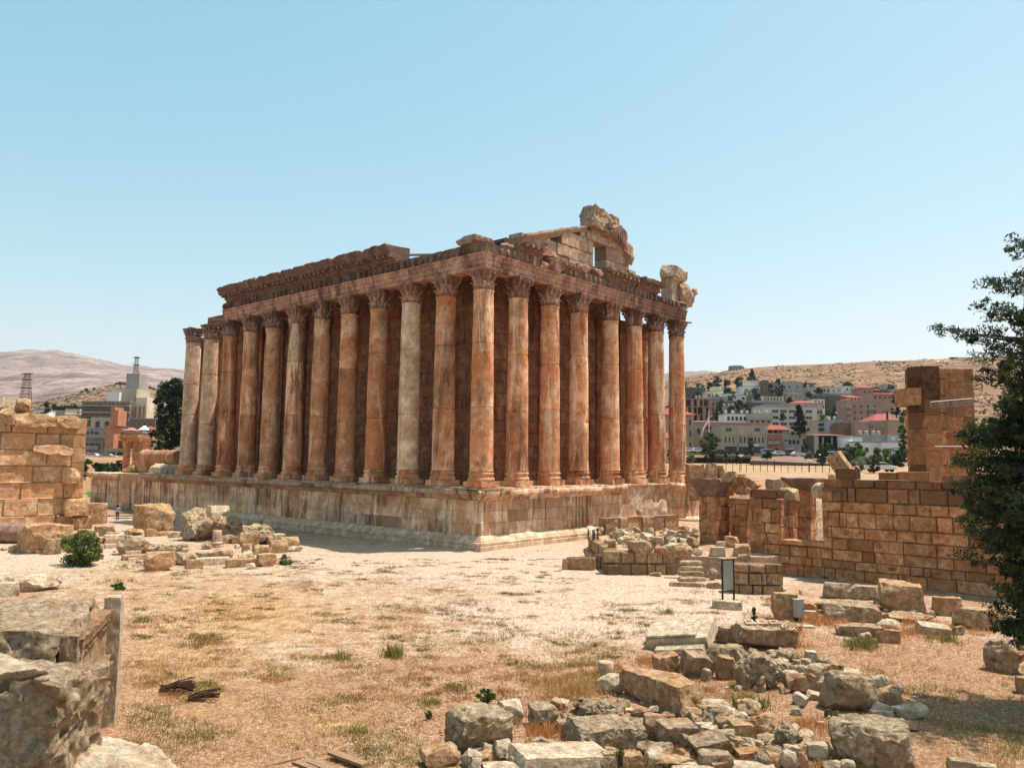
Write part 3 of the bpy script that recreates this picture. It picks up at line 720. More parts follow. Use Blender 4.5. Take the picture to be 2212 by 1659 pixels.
def gtone(p, r, u):
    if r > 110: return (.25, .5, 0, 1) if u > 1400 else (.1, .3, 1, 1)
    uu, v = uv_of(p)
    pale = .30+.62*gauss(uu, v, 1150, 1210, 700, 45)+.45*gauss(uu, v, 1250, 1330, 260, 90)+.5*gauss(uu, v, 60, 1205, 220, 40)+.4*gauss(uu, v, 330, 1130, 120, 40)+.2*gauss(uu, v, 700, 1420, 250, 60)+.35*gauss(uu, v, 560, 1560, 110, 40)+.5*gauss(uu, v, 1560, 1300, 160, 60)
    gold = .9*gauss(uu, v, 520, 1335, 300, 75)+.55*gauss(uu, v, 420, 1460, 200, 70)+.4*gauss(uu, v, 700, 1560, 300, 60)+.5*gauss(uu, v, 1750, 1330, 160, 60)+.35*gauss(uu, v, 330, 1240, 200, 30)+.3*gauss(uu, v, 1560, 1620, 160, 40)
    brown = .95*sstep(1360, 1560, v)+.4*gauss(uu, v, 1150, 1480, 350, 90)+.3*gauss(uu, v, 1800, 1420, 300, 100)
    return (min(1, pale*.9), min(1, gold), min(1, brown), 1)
t = NT('ground_dust'); co = t.coord(False)
at = t.node('ShaderNodeAttribute', attribute_name='tone'); sp = t.node('ShaderNodeSeparateColor'); t.l.new(at.outputs['Color'], sp.inputs[0])
nA = t.noise(co, .28, 8, .65, .4); nB = t.noise(co, 1.4, 9, .7, .3); nC = t.noise(co, 7, 8, .75); nD = t.noise(co, .8, 6, .6, .8)
pal = t.ramp(nC, [(.3, hexc('8f735f')), (.48, hexc('bfa58c')), (.68, hexc('dccab5'))])
brn = t.ramp(nC, [(.3, hexc('684733')), (.48, hexc('9a7150')), (.68, hexc('c3a182'))])
gld = t.ramp(nB, [(.3, hexc('8a6034')), (.5, hexc('b58b58')), (.7, hexc('cfae7e'))])
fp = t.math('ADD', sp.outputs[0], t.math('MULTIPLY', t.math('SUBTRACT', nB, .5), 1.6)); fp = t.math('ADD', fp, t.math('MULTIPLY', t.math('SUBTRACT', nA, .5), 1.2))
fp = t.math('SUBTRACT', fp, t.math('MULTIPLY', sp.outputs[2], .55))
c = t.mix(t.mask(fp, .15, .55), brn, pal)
fg = t.math('ADD', sp.outputs[1], t.math('MULTIPLY', t.math('SUBTRACT', nD, .5), 2.0))
c = t.mix(t.mask(fg, .22, .8, 0, .68), c, gld)
nS = t.noise(co, 3.2, 7, .8, 1.2); c = t.mix(t.mask(nS, .52, .64, 0, .7), c, hexc('704a30')); c = t.mix(t.mask(nS, .30, .42, .5, 0), c, hexc('d9c0a2'))
grn = t.math('ADD', t.math('MULTIPLY', nA, .5), t.math('MULTIPLY', nD, .5))
c = t.mix(t.mask(grn, .60, .68, 0, .55), c, hexc('6b6338'))
sp2 = t.noise(co, 8, 6, .8, .5); c = t.mix(t.mask(sp2, .52, .60, 0, .6), c, hexc('5e3f2a')); c = t.mix(t.mask(sp2, .36, .44, .45, 0), c, hexc('dfcbb0'))
spk = t.noise(co, 22, 4, .8); c = t.mix(t.mask(spk, .36, .46, .75, 0), c, hexc('4a3324')); c = t.mix(t.mask(spk, .58, .68, 0, .6), c, hexc('e5d6c2'))
b = t.bump(nB, .5, .12); b = t.bump(nC, .7, .06, b); b = t.bump(spk, .6, .03, b)
M['ground'] = t.out(c, b)
rs = [3.0]
while rs[-1] < 236: rs.append(rs[-1]*(1.022 if rs[-1] > 14 else 1.1))
us = [-6000, -3000, -1800, -1000]+[-500+i*14 for i in range(230)]+[3000, 4500, 7000]
def gz(r, u, p):
    z = ground_z(r, u)
    k = max(0, min(1, (r-10)/10))
    return z+k*(.10*noise.noise(Vector((p.x*.12, p.y*.12, 1)))+.05*noise.noise(Vector((p.x*.6, p.y*.6, 2)))) - (1-k)*.0
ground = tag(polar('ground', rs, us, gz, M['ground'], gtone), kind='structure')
t = NT('hill_scrub'); co = t.coord(False)
at = t.node('ShaderNodeAttribute', attribute_name='tone'); sp = t.node('ShaderNodeSeparateColor'); t.l.new(at.outputs['Color'], sp.inputs[0])
n1 = t.noise(co, .005, 9, .6, .5); n2 = t.noise(co, .07, 9, .75, .4); n3 = t.noise(co, .2, 7, .8)
c1 = t.ramp(n2, [(.3, hexc('624733')), (.5, hexc('86654a')), (.7, hexc('a5825f'))])
c2 = t.ramp(n1, [(.35, hexc('5a4844')), (.5, hexc('85706a')), (.64, hexc('a48c82'))])  # mauve-grey by distance: haze tint painted into the far hills
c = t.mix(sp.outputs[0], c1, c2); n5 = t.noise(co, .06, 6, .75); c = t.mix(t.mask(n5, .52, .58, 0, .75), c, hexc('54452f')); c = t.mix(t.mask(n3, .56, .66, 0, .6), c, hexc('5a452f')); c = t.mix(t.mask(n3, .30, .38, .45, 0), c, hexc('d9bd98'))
vt = t.coord(False, (.02, .02, .02)); c = t.mix(t.mask(t.noise(vt, 3.1, 3, .5), .66, .70, 0, .5), c, hexc('dcc8ae'))
b = t.bump(n2, .6, 3.0); b = t.bump(n3, .7, .8, b); M['hill'] = t.out(c, b)
rs = [233.0]
while rs[-1] < 9300: rs.append(rs[-1]*(1.03 if rs[-1] < 5000 else 1.2))
us = [-6000, -3000, -1600]+[-700+i*16 for i in range(130)]+[1400+i*14 for i in range(80)]+[2700, 3500, 5000, 8000]
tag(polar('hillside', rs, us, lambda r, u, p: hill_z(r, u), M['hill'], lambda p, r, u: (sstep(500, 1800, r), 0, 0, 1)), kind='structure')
mb = MB(); vs = []; fs = []; N = 60
prof = [(1380,822),(1420,812),(1440,806),(1470,801),(1500,803),(1520,800),(1545,803),(1570,808),(1600,830)]
for i in range(N+1):
    u = 1380+220*i/N; v = interp(u, prof)+noise.noise(Vector((u*.08, 0, 0)))*1.5
    p = AT(u, v, 9000); q = AT(u, v, 9800); vs += [(p.x+FWD2.x*-900, p.y-FWD2.y*900, -50), tuple(p), (q.x+FWD2.x*900, q.y+FWD2.y*900, -50)]
for i in range(N): fs += [(i*3, i*3+3, i*3+4, i*3+1), (i*3+1, i*3+4, i*3+5, i*3+2)]
mb.add(vs, fs); tag(mb.build('far_ridge', M['hill'], smooth=60), kind='structure')
# sky and sun: the long side's ground shadow gives both angles
sun_dir = Vector((5.3, 8.3, 25.5)).normalized()
EL = math.asin(sun_dir.z); AZ = math.atan2(sun_dir.x, sun_dir.y)
w = bpy.data.worlds.new('World'); scene.world = w; w.use_nodes = True
nt = w.node_tree; sk = nt.nodes.new('ShaderNodeTexSky'); sk.sky_type = 'NISHITA'; sk.sun_disc = False
sk.sun_elevation = EL; sk.sun_rotation = AZ; sk.altitude = 300; sk.air_density = 1.0; sk.dust_density = SKY_DUST; sk.ozone_density = SKY_OZONE
bg = nt.nodes['Background']; sep = nt.nodes.new('ShaderNodeSeparateColor'); cmb = nt.nodes.new('ShaderNodeCombineColor'); nt.links.new(sk.outputs[0], sep.inputs[0])
for i, (k, g) in enumerate(SKY_TINT):      # colour grade of the sky as the photograph's: deeper cyan overhead, paler at the horizon
    q = [nt.nodes.new('ShaderNodeMath') for _ in range(3)]
    for n_, op, v in zip(q, ('POWER', 'MULTIPLY', 'MINIMUM'), (g, k, 7.0)): n_.operation = op; n_.inputs[1].default_value = v
    nt.links.new(sep.outputs[i], q[0].inputs[0]); nt.links.new(q[0].outputs[0], q[1].inputs[0]); nt.links.new(q[1].outputs[0], q[2].inputs[0]); nt.links.new(q[2].outputs[0], cmb.inputs[i])
nt.links.new(cmb.outputs[0], bg.inputs[0]); bg.inputs[1].default_value = SKY_STR
L = bpy.data.lights.new('sun', 'SUN'); L.energy = SUN_STR; L.angle = math.radians(.53); L.color = (1.0, .94, .86)
so = bpy.data.objects.new('sun', L); COL.objects.link(so); so.rotation_euler = sun_dir.to_track_quat('Z', 'Y').to_euler(); so.location = (0, 0, 200)
scene.view_settings.view_transform = 'Standard'; scene.view_settings.look = 'None'; scene.view_settings.exposure = EXPOSURE; scene.view_settings.gamma = 1.0
cam = bpy.data.cameras.new('camera'); co_ = bpy.data.objects.new('camera', cam); COL.objects.link(co_)
cam.sensor_width = 36; cam.lens = 36*FPX/2212; cam.clip_end = 30000; cam.clip_start = .1
mt = Matrix((CR, CU, -_F)).transposed().to_4x4(); mt.translation = CAM; co_.matrix_world = mt
scene.camera = co_
# ---------------------------------------------------------------- grass, gravel
def blades(name, tufts, mat, kind='stuff'):
    vs = []; fs = []; tn = []; rnd = random.Random(3)
    for (p, h, spread, nb, lean, br) in tufts:
        for _ in range(nb):
            a = rnd.uniform(0, 2*PI); r = spread*rnd.random()**.7; q = p+Vector((math.cos(a)*r, math.sin(a)*r, 0))
            hh = h*rnd.uniform(.5, 1.15); la = rnd.uniform(0, 2*PI); ln = hh*lean*rnd.uniform(.3, 1.2)
            w = max(.006, hh*.03)*rnd.uniform(.7, 1.4); wa = rnd.uniform(0, PI); wx, wy = math.cos(wa)*w, math.sin(wa)*w
            b = len(vs); m = q+Vector((math.cos(la)*ln*.4, math.sin(la)*ln*.4, hh*.6)); tp = q+Vector((math.cos(la)*ln, math.sin(la)*ln, hh))
            vs += [(q.x-wx, q.y-wy, q.z-.02), (q.x+wx, q.y+wy, q.z-.02), (m.x+wx*.8, m.y+wy*.8, m.z), (m.x-wx*.8, m.y-wy*.8, m.z), tuple(tp)]
            fs += [(b, b+1, b+2, b+3), (b+3, b+2, b+4)]; k = br*rnd.uniform(.8, 1.2); tn += [k, k]
    me = bpy.data.meshes.new(name); me.from_pydata(vs, [], fs); me.materials.append(mat)
    ca = me.color_attributes.new('tone', 'FLOAT_COLOR', 'CORNER'); buf = []
    for p, k in zip(me.polygons, tn): buf.extend((k, 0, 0, 1)*p.loop_total)
    ca.data.foreach_set('color', buf)
    o = link(name, me)
    return tag(o, kind=kind) if kind else o
M['drygrass'] = leafmat('dry_grass', '9a7440', 'dcb478', .35); M['greengrass'] = leafmat('green_grass', '5c5a2c', 'a1954e', .35); M['redgrass'] = leafmat('red_straw', 'a0683a', 'dea36a', .35)
rnd = random.Random(77); dry = []; green = []; red = []; peb = []
for _ in range(26000):
    u = rnd.uniform(-80, 2290); v = 1180+480*rnd.random()**.9
    p, dpt = G(u, v)
    if p.y > -2.2 and p.x < 2.2: continue
    if p.y > -6 and u > 1230: continue
    if u < 280 and v > 1290: continue
    tn = gtone(p, 20, u)
    n1 = noise.fractal(Vector((p.x*.16, p.y*.16, 3)), 1, 2, 3); n2 = noise.fractal(Vector((p.x*.3, p.y*.3, 9)), 1, 2, 3)
    if rnd.random() < .18+n1*.9+tn[1]*.45-max(0, tn[0]-.5)*.9: dry.append((p, rnd.uniform(.04, .13), rnd.uniform(.08, .3), 8, .8, rnd.uniform(.35, .7)))
    if n2 > .20 and rnd.random() < .75: green.append((p, rnd.uniform(.04, .13), rnd.uniform(.12, .38), 12, .6, rnd.uniform(.3, .7)))
    elif rnd.random() < .03: green.append((p, rnd.uniform(.06, .18), rnd.uniform(.08, .25), 7, .5, rnd.uniform(.3, .6)))
    if u > 900 and v > 1430 and rnd.random() < .14: red.append((p, rnd.uniform(.08, .25), .2, 6, .7, rnd.uniform(.3, .7)))
    if u > 1600 and v < 1420 and rnd.random() < .25: red.append((p, rnd.uniform(.12, .35), .25, 7, .6, rnd.uniform(.35, .75)))
    if rnd.random() < .28: peb.append((p, rnd.uniform(.015, .06)*(1.4 if rnd.random() < .1 else 1)))
for _ in range(560):
    u = rnd.uniform(280, 1750); v = 1208+310*rnd.random()**1.45
    if u > 1230 and v < 1290: continue
    c0, dpt = G(u, v)
    if c0.y > -2.5 and c0.x < 2.5: continue
    s = rnd.uniform(.15, .75); hh = rnd.uniform(.05, .16); kk = rnd.choice('ggdgr') if v < 1420 else rnd.choice('gdrd'); br = rnd.uniform(.1, .45)
    for _ in range(int(10+34*s)):
        p = c0+RGT2*rnd.gauss(0, s*.7)+FWD2*rnd.gauss(0, s*.4)
        {'g': green, 'd': dry, 'r': red}[kk].append((p, hh*rnd.uniform(.5, 1.1), .16, 8, .6, br*rnd.uniform(.8, 1.2)))
# larger dark-green and straw patches seen in the photo
for (u, v, n, s, hh, kind) in ((450,1383,26,.7,.28,'g'),(400,1505,0,1,.2,'g'),(850,1420,14,.35,.55,'g'),(735,1422,8,.3,.4,'g'),(720,1345,18,.8,.16,'g'),(870,1308,22,1.3,.14,'g'),(960,1315,16,1.0,.14,'g'),(610,1262,20,1.4,.14,'g'),(640,1237,14,1.0,.13,'g'),(830,1229,14,.9,.16,'g'),
    (1030,1388,14,.7,.16,'g'),(1120,1435,14,.7,.2,'g'),(1300,1300,10,.7,.12,'g'),(1210,1278,9,1.0,.1,'g'),(1510,1277,14,.8,.14,'g'),(430,1595,14,.6,.2,'g'),(280,1620,12,.5,.22,'g'),(250,1255,10,.8,.25,'g'),(930,1520,16,.5,.2,'g'),(985,1490,14,.5,.16,'g'),(770,1585,12,.4,.25,'g'),(1055,1505,0,.4,.25,'g'),
    (1620,1530,26,.35,.5,'g'),(1870,1400,26,.5,.55,'g'),(2040,1385,24,.7,.35,'g'),(1440,1325,8,.4,.3,'g'),(380,1440,40,1.6,.2,'d'),(330,1470,26,1.0,.2,'d'),(560,1330,40,2.5,.12,'d'),(1240,1492,40,.8,.45,'d'),(1180,1478,20,.7,.35,'d'),(1660,1390,20,.5,.4,'r'),(1700,1365,26,.6,.5,'r'),(1780,1345,34,.9,.5,'r'),(1950,1370,34,.9,.4,'r'),
    (1985,1350,26,.9,.4,'r'),(2110,1370,20,.9,.3,'r'),(1190,1580,40,.7,.35,'r'),(1260,1600,20,.5,.3,'r'),(1760,1570,24,.5,.3,'r'),(1820,1640,24,.5,.25,'r'),(1400,1430,16,.5,.25,'r'),(1700,1395,24,.5,.4,'r'),(1450,1630,20,.4,.3,'r'),(300,1225,30,1.5,.22,'g'),(390,1240,14,1.0,.2,'g')):
    c0, dpt = G(u, v)
    for _ in range(int(n*1.5)):
        p = c0+Vector((rnd.gauss(0, s*.6), rnd.gauss(0, s*.6), 0))
        {'g': green, 'd': dry, 'r': red}[kind].append((p, hh*rnd.uniform(.5, 1.0), .2, 16, .55, rnd.uniform(.25, .7)))
blades('dry_grass', dry, M['drygrass']); blades('green_grass', green, M['greengrass']); blades('straw', red, M['redgrass'])
mb = MB()
for p, s in peb:
    q = [Vector((rnd.uniform(.7, 1.3)*s*a, rnd.uniform(.7, 1.3)*s*b, rnd.uniform(.5, 1)*s*c)) + p for a, b, c in ((1,0,0),(-1,0,0),(0,1,0),(0,-1,0),(0,0,1),(0,0,-.4))]
    mb.add(q, [(0,2,4),(2,1,4),(1,3,4),(3,0,4),(2,0,5),(1,2,5),(3,1,5),(0,3,5)])
tag(mb.build('gravel', M['pale']), kind='stuff')
# ---------------------------------------------------------------- loose stones
def place(t, x0, y0, x1, y1, style, mat, label, rot=0.0, dr=.75, name=None, zb=0.0, tilt=(0, 0), seed=None, group=None, cat=None, hmin=.3, rough=1.0):
    u0, v0 = Z(t, x0, y0); u1, v1 = Z(t, x1, y1); uc = (u0+u1)/2
    p, dep = G(uc, v1, zb); s = FPX/dep
    W = (u1-u0)/s; H = (v1-v0)/s
    dist = (p-CAM).length; sa = (CAM.z-zb)/dist; ca = math.sqrt(max(0, 1-sa*sa))
    d = min(W*dr, 3.5) if style != 'd' else W*dr
    h = (H-d*sa)/ca
    if h < hmin*H: h = hmin*H/ca; d = max(.25, (H-h*ca)/sa)
    dirv = Vector((p.x-CAM.x, p.y-CAM.y, 0)).normalized(); ang = math.atan2(dirv.y, dirv.x)-PI/2
    px = (x1-x0)/_Z[t][2]*.257
    n = max(8, min(46, int(px/2.0)))
    if mat == 'pit': rough *= 1.7; n = max(n, 14)
    sd = seed if seed is not None else int(abs(x0*7+y0*13+x1*3+y1)) % 9973
    nm = name or {'b': 'stone_block', 'r': 'boulder', 's': 'stone_slab', 'd': 'column_drum'}[style]
    me = rock_mesh(nm, W*1.02, d, h*1.13, style, sd, n, rot, tilt, mat, rough)
    c = p+dirv*(d/2); c.z = zb-.11*h
    o = link(nm, me, None, c, ang)
    return tag(o, label, cat or {'b': 'stone block', 'r': 'boulder', 's': 'stone slab', 'd': 'column drum'}[style], group)
gA = 'fallen stones in the boulder heap by the tree'
gE = 'fallen stones in front of the podium'
gP = 'stones on the ruined platform'
gB = 'fallen stones below the long wall'
R_ = [
 # boulder heap, back row
 ('A',970,265,1250,410,'b','grey','dark rough block just behind the white stepped slab',.2,.5,gA),
 ('A',475,460,690,650,'b','orange','squared block with a bare orange side below the white stepped slab',.35,.9,gA),
 ('A',685,440,965,685,'b','grey','five-sided grey block tipped on edge beside the orange-sided block',.6,.8,gA,(.25,.15)),
 ('A',800,408,935,500,'b','tan','small block wedged between the stepped slab and the dark boulder',.3,.8,gA),
 ('A',920,395,1235,600,'r','grey','dark rough boulder in the middle back of the heap',.2,.6,gA),
 ('A',970,497,1140,690,'b','tan','block with one flat white corner leaning on the big tilted boulder',.4,.8,gA,(0,.15)),
 ('A',1130,440,1510,780,'r','pit','biggest tilted boulder in the middle of the heap with a deep shadow under it',.5,.7,gA,(.1,.3)),
 ('A',1510,610,1770,810,'b','tan','flat pale-topped block at the foot of the long rounded slab',.2,.7,gA),
 ('A',1385,470,1610,570,'r','pit','rough low boulder under the carved meander block',.2,.6,gA),
 ('A',1430,525,1545,615,'b','pale','small pale block touching the biggest tilted boulder',.3,.8,gA),
 ('A',1550,555,1825,690,'r','pale','long rounded pale slab lying slantwise behind the grey boulder',.5,.45,gA,(0,.25)),
 ('A',1670,460,1770,565,'b','pale','small upright pale cube at the far edge of the heap',.3,.9,gA),
 ('A',1735,555,1880,640,'r','tan','tan lump beside the small upright pale cube',.3,.7,gA),
 ('A',1830,540,1970,605,'r','grey','dark little boulder beyond the big smooth grey boulder',.1,.7,gA),
 ('B',525,965,910,1290,'b','grey','big smooth grey boulder with a bare shaded side near the tree shadow',.55,.8,gA,(.15,.1)),
 ('B',580,1275,1130,1665,'b','pit','largest dark boulder nearest the tree shadow with grass at its foot',.15,.75,gA,(.1,0)),
 ('B',850,1005,985,1110,'r','pale','pale stone half hidden behind the big smooth grey boulder',.2,.7,gA),
 ('B',950,1080,1085,1165,'r','tan','rounded stone closest to the edge of the tree shadow',.2,.7,gA),
 ('B',890,1110,1075,1260,'b','tan','square rough block against the side of the smooth grey boulder',.4,.8,gA),
 ('B',865,1200,1020,1310,'s','pale','pale flat slab leaning on the smooth grey boulder',.5,.6,gA,(0,.25)),
 ('B',1015,1200,1255,1330,'b','pale','pale wedge-shaped stone reaching into the tree shadow',.5,.6,gA,(0,-.25)),
 ('B',858,1258,1022,1335,'s','pale','low thin slab between the grey boulder and the largest dark boulder',.4,.5,gA),
 ('B',1070,1325,1192,1412,'r','tan','round stone behind the right shoulder of the largest dark boulder',.2,.8,gA),
 ('B',1390,1585,1582,1690,'b','grey','lone dark block on bare earth beside the tree shadow',.2,.7,gA),
 ('B',1580,1612,1722,1685,'r','pale','flat pale stone next to the lone dark block',.2,.6,gA),
 # boulder heap, front row
 ('C',452,750,995,1215,'b','pit','biggest pitted boulder at the heap end nearest the dry lawn',.5,.8,gA,(.12,.1)),
 ('C',868,745,1082,945,'b','pale','smooth pale stone pressed behind the biggest pitted boulder',.4,.8,gA),
 ('C',1105,770,1372,985,'b','pit','rough cube-like block standing alone between two large boulders',.35,.85,gA),
 ('C',1478,730,1862,905,'r','pit','crumbling mass of rubble stone behind the wide flat boulder',.1,.5,gA),
 ('C',1358,825,2050,1165,'b','pit','wide flat pale boulder in the middle front of the heap',.4,.8,gA),
 ('C',1335,895,1482,1008,'b','grey','little dark stone in front of the crumbling rubble mass',.3,.8,gA),
 ('C',930,1035,1820,1350,'s','pale','long flat cream slab along the front edge of the heap',.35,.6,gA,(.03,.05)),
 ('C',258,1085,570,1290,'b','orange','cream-topped block at the very end of the heap by the lawn',.3,.7,gA),
 ('C',740,1205,1135,1340,'b','pale','pale slab lying in front of the long flat cream slab',.2,.7,gA),
 ('A',400,955,598,1185,'b','tan','upright tan stump between the wide flat boulder and a grey-topped block',.3,.7,gA),
 ('A',482,975,852,1255,'b','grey','smooth grey-topped block beside the upright tan stump',.6,.8,gA,(.15,.05)),
 ('A',355,1145,645,1300,'r','grey','rounded grey boulder below the smooth grey-topped block',.2,.7,gA),
 ('A',428,1245,800,1390,'r','tan','broad low boulder at the very front of the heap',.2,.7,gA),
 ('A',742,1060,1118,1315,'s','pit','slab leaning on edge in the centre of the front rubble',.5,.7,gA,(.3,-.3)),
 ('A',828,1230,1112,1400,'b','grey','square grey block in front of the leaning slab',.25,.75,gA),
 ('A',690,890,862,1012,'r','tan','round stone at the end of the long hewn beam',.2,.8,gA),
 ('A',808,1015,948,1115,'b','pale','pale chip stone above the leaning slab',.4,.8,gA),
 ('A',835,820,1102,945,'r','pale','flat-topped pale rock just past the end of the long hewn beam',.3,.7,gA),
 ('A',888,895,1108,1100,'r','pit','egg-shaped rough boulder under the flat-topped pale rock',.4,.7,gA,(0,-.2)),
 ('A',1055,1005,1298,1205,'b','tan','block with a clean pale top and dark sides in the front rubble',.35,.85,gA),
 ('A',1108,930,1222,1012,'r','pale','small pointed pale stone beside a tall green weed',.3,.8,gA),
 ('A',1238,960,1432,1155,'r','tan','domed boulder in front of the tall green weed',.2,.7,gA),
 ('A',1438,1015,1652,1255,'r','pit','tall lumpy boulder left over on the open earth',.3,.7,gA),
 ('A',1122,1200,1342,1325,'s','orange','reddish flat slab tipped towards the front',.4,.7,gA,(.2,-.2)),
 ('A',1335,1240,1482,1385,'b','orange','reddish angular block touching the reddish flat slab',.5,.8,gA,(.1,.2)),
 ('A',1462,1235,1642,1395,'b','pale','pale grey slab leaning away from the reddish angular block',.4,.6,gA,(.2,.3)),
 ('A',1668,1165,1862,1325,'b','pale','pale cracked block close to the largest dark boulder',.3,.8,gA),
 ('A',1848,1230,1982,1315,'r','grey','small stone leaning against the largest dark boulder',.3,.8,gA),
 ('A',1802,1305,1952,1410,'r','pale','pale round stone in front of the pale cracked block',.2,.8,gA),
 ('A',1948,1310,2062,1395,'b','pale','small pale cube in front of the largest dark boulder',.2,.8,gA),
 ('A',612,1330,962,1430,'s','pale','wide slab cut by the lower edge below the square grey block',.1,.6,gA),
 ('A',1088,1325,1442,1430,'s','pale','pale dished slab cut by the lower edge below the reddish stones',.1,.6,gA),
 ('A',60,1250,214,1390,'b','tan','narrow upright stone at the corner of the long cream slab',.3,.7,gA),
 ('A',208,1245,438,1390,'b','tan','dark-sided block between the narrow upright stone and the broad low boulder',.3,.75,gA),
 ('A',1600,1250,1700,1390,'r','tan','stone tucked behind the pale grey leaning slab',.3,.75,gA),
 ('A',250,905,330,945,'r','pale','first of two fist-like pale stones in the grass by the long beam',.3,.75,gA),
 ('A',435,885,540,950,'r','pale','knobbly pale stone lying at the foot of the long beam',.3,.75,gA),
 ('A',540,930,660,985,'r','tan','low stone under the near corner of the long beam',.3,.75,gA),
 ('A',640,1215,745,1310,'r','tan','small stone squeezed between the rounded grey boulder and the leaning slab',.3,.75,gA),
 ('A',1290,1105,1440,1210,'r','grey','stone sunk in shadow under the domed boulder',.3,.75,gA),
 ('A',1160,1175,1280,1230,'r','tan','low stone behind the reddish flat slab',.3,.75,gA),
 ('A',1760,1010,1820,1050,'b','pale','tiny pale block alone on the bare earth by a crooked root',.3,.75,gA),
 ('A',1760,660,1860,790,'r','pale','pale rubble between the flat pale-topped block and the smooth grey boulder',.3,.75,gA),
 # below the long wall
 ('B',175,443,362,645,'b','tan','box-shaped hollow stone with a raised rim beside the metal cabinet',.45,.85,gB),
 ('B',400,520,488,600,'b','orange','low orange block behind the metal cabinet',.1,.7,gB),
 ('B',405,572,488,612,'s','pale','white flat slab on the ground behind the metal cabinet',.1,.7,gB),
 ('B',482,485,910,610,'r','grey','long hump-backed boulder behind the cracked boulder',.2,.5,gB),
 ('B',538,515,935,660,'b','grey','cracked wide boulder in the red straw',.2,.55,gB),
 ('B',735,500,975,570,'r','tan','low rough stone between the cracked boulder and the tallest block',.2,.5,gB),
 ('B',705,397,940,500,'b','grey','dark oblong block leaning on the tallest block',.1,.5,gB),
 ('B',932,358,1228,585,'b','tan','tallest squared block standing below the long wall',.12,.6,gB),
 ('B',535,380,725,490,'b','grey','block deep in the shade at the foot of the long wall',.1,.5,gB),
 ('B',1295,475,1490,615,'b','orange','block between the tallest block and the tree',.1,.6,gB),
 ('B',1450,550,1825,720,'b','tan','long white-topped block under the tree branches',.1,.5,gB),
 ('B',955,570,1285,660,'r','tan','flat cracked rock in front of the tallest block',.2,.6,gB),
 ('B',900,625,1058,705,'r','pale','small pale hump behind the long low kerb-like block',.2,.7,gB),
 ('B',625,665,940,760,'b','grey','long low kerb-like block in the straw',.15,.4,gB),
 ('B',908,700,1060,808,'b','tan','squared block butting the end of the long low kerb-like block',.15,.6,gB),
 ('B',1178,645,1405,755,'s','pale','pale tilted slab with dark green grass in front',.3,.6,gB,(.25,.1)),
 ('B',1665,770,1925,1015,'r','grey','great boulder in the full shade of the tree',.2,.7,gB),
 ('B',1870,1030,1990,1150,'b','orange','orange stone at the foot of the shaded great boulder',.2,.7,gB),
 ('B',348,668,485,705,'s','pale','thin broken slab lying flat in front of the metal cabinet',.2,.7,gB),
 ('B',255,640,305,692,'r','orange','small reddish stone by the hollow stone',.2,.7,gB),
 # heap in front of the podium
 ('E',885,180,1145,372,'b','tan','big cube of stone with a square hole, near the walking person',.3,.8,gE),
 ('E',1193,215,1500,435,'r','pit','giant eroded boulder in front of the podium',.3,.75,gE),
 ('E',1380,258,1582,412,'r','pit','hollowed lump fused to the side of the giant eroded boulder',.2,.75,gE),
 ('E',1590,315,1818,460,'r','pit','domed pitted boulder beside the giant eroded boulder',.2,.8,gE),
 ('E',1572,372,1712,472,'b','tan','rough-faced block in front of the domed pitted boulder',.2,.7,gE),
 ('E',1745,380,1888,452,'s','pale','flat pale slab beside the domed pitted boulder',.2,.9,gE),
 ('E',1838,402,1980,484,'b','tan','pale-topped squared block nearest the podium shadow',.2,.8,gE),
 ('E',1780,420,1902,512,'b','tan','orange-sided block in front of the one nearest the podium shadow',.2,.7,gE),
 ('E',1688,510,1828,602,'b','orange','squat block at the near corner of the stone heap by the green herbs',.3,.7,gE),
 ('E',1600,450,1670,528,'b','tan','first of three small blocks under the rough-faced block',.2,.7,gE),
 ('E',1668,458,1746,522,'b','tan','middle one of three small blocks under the rough-faced block',.3,.7,gE),
 ('E',1742,466,1796,518,'r','tan','last and roundest of three small blocks under the rough-faced block',.2,.7,gE),
 ('E',1893,462,2002,503,'r','pale','low pale stone at the edge of the podium shadow',.2,.7,gE),
 ('E',1448,388,1542,452,'r','grey','ribbed grey stone next to the fluted stub',.2,.7,gE),
 ('E',1530,400,1592,452,'b','tan','tan stone next to the ribbed grey stone',.2,.7,gE),
 ('E',955,497,1152,632,'b','orange','orange-fronted squared block nearest the lawn',.35,.8,gE),
 ('E',1140,500,1302,595,'r','pit','rough pile stone behind the orange-fronted block',.2,.7,gE),
 ('E',1225,550,1338,618,'b','tan','dark-faced low block in the middle of the front row',.2,.7,gE),
 ('E',1292,500,1422,552,'b','grey','worn kerb stone in the middle of the heap',.2,.6,gE),
 ('E',1408,485,1542,548,'r','tan','broken moulding stone with a round boss',.2,.7,gE),
 ('E',1275,535,1512,592,'s','pale','long thin slab lying across the front row',.1,.5,gE),
 ('E',1493,545,1642,608,'s','tan','pair of stacked thin slabs by the squat block',.15,.6,gE),
 ('E',1632,540,1716,602,'b','tan','upright small block behind a yellow-green herb',.15,.6,gE),
 ('E',1622,575,1688,618,'r','pale','white round stone in front of the stacked thin slabs',.15,.7,gE),
 ('E',775,380,976,524,'r','grey','grey boulder beside the green shrub',.2,.7,gE),
 ('E',965,450,1065,512,'r','pit','rough low stone next to the grey boulder',.2,.7,gE),
 ('E',1055,450,1242,515,'r','pit','long rough stone behind the orange-fronted block',.2,.5,gE),
 ('E',830,495,938,538,'s','pale','upper slab of three in the grass beside the shrub',.15,.6,gE),
 ('E',808,518,962,558,'s','tan','middle slab of three in the grass beside the shrub',.15,.6,gE),
 ('E',845,540,918,562,'s','pale','lowest and smallest slab of three in the grass beside the shrub',.15,.6,gE),
 ('E',690,385,832,422,'s','pale','top step-like slab behind the shrub',.15,.8,gE),
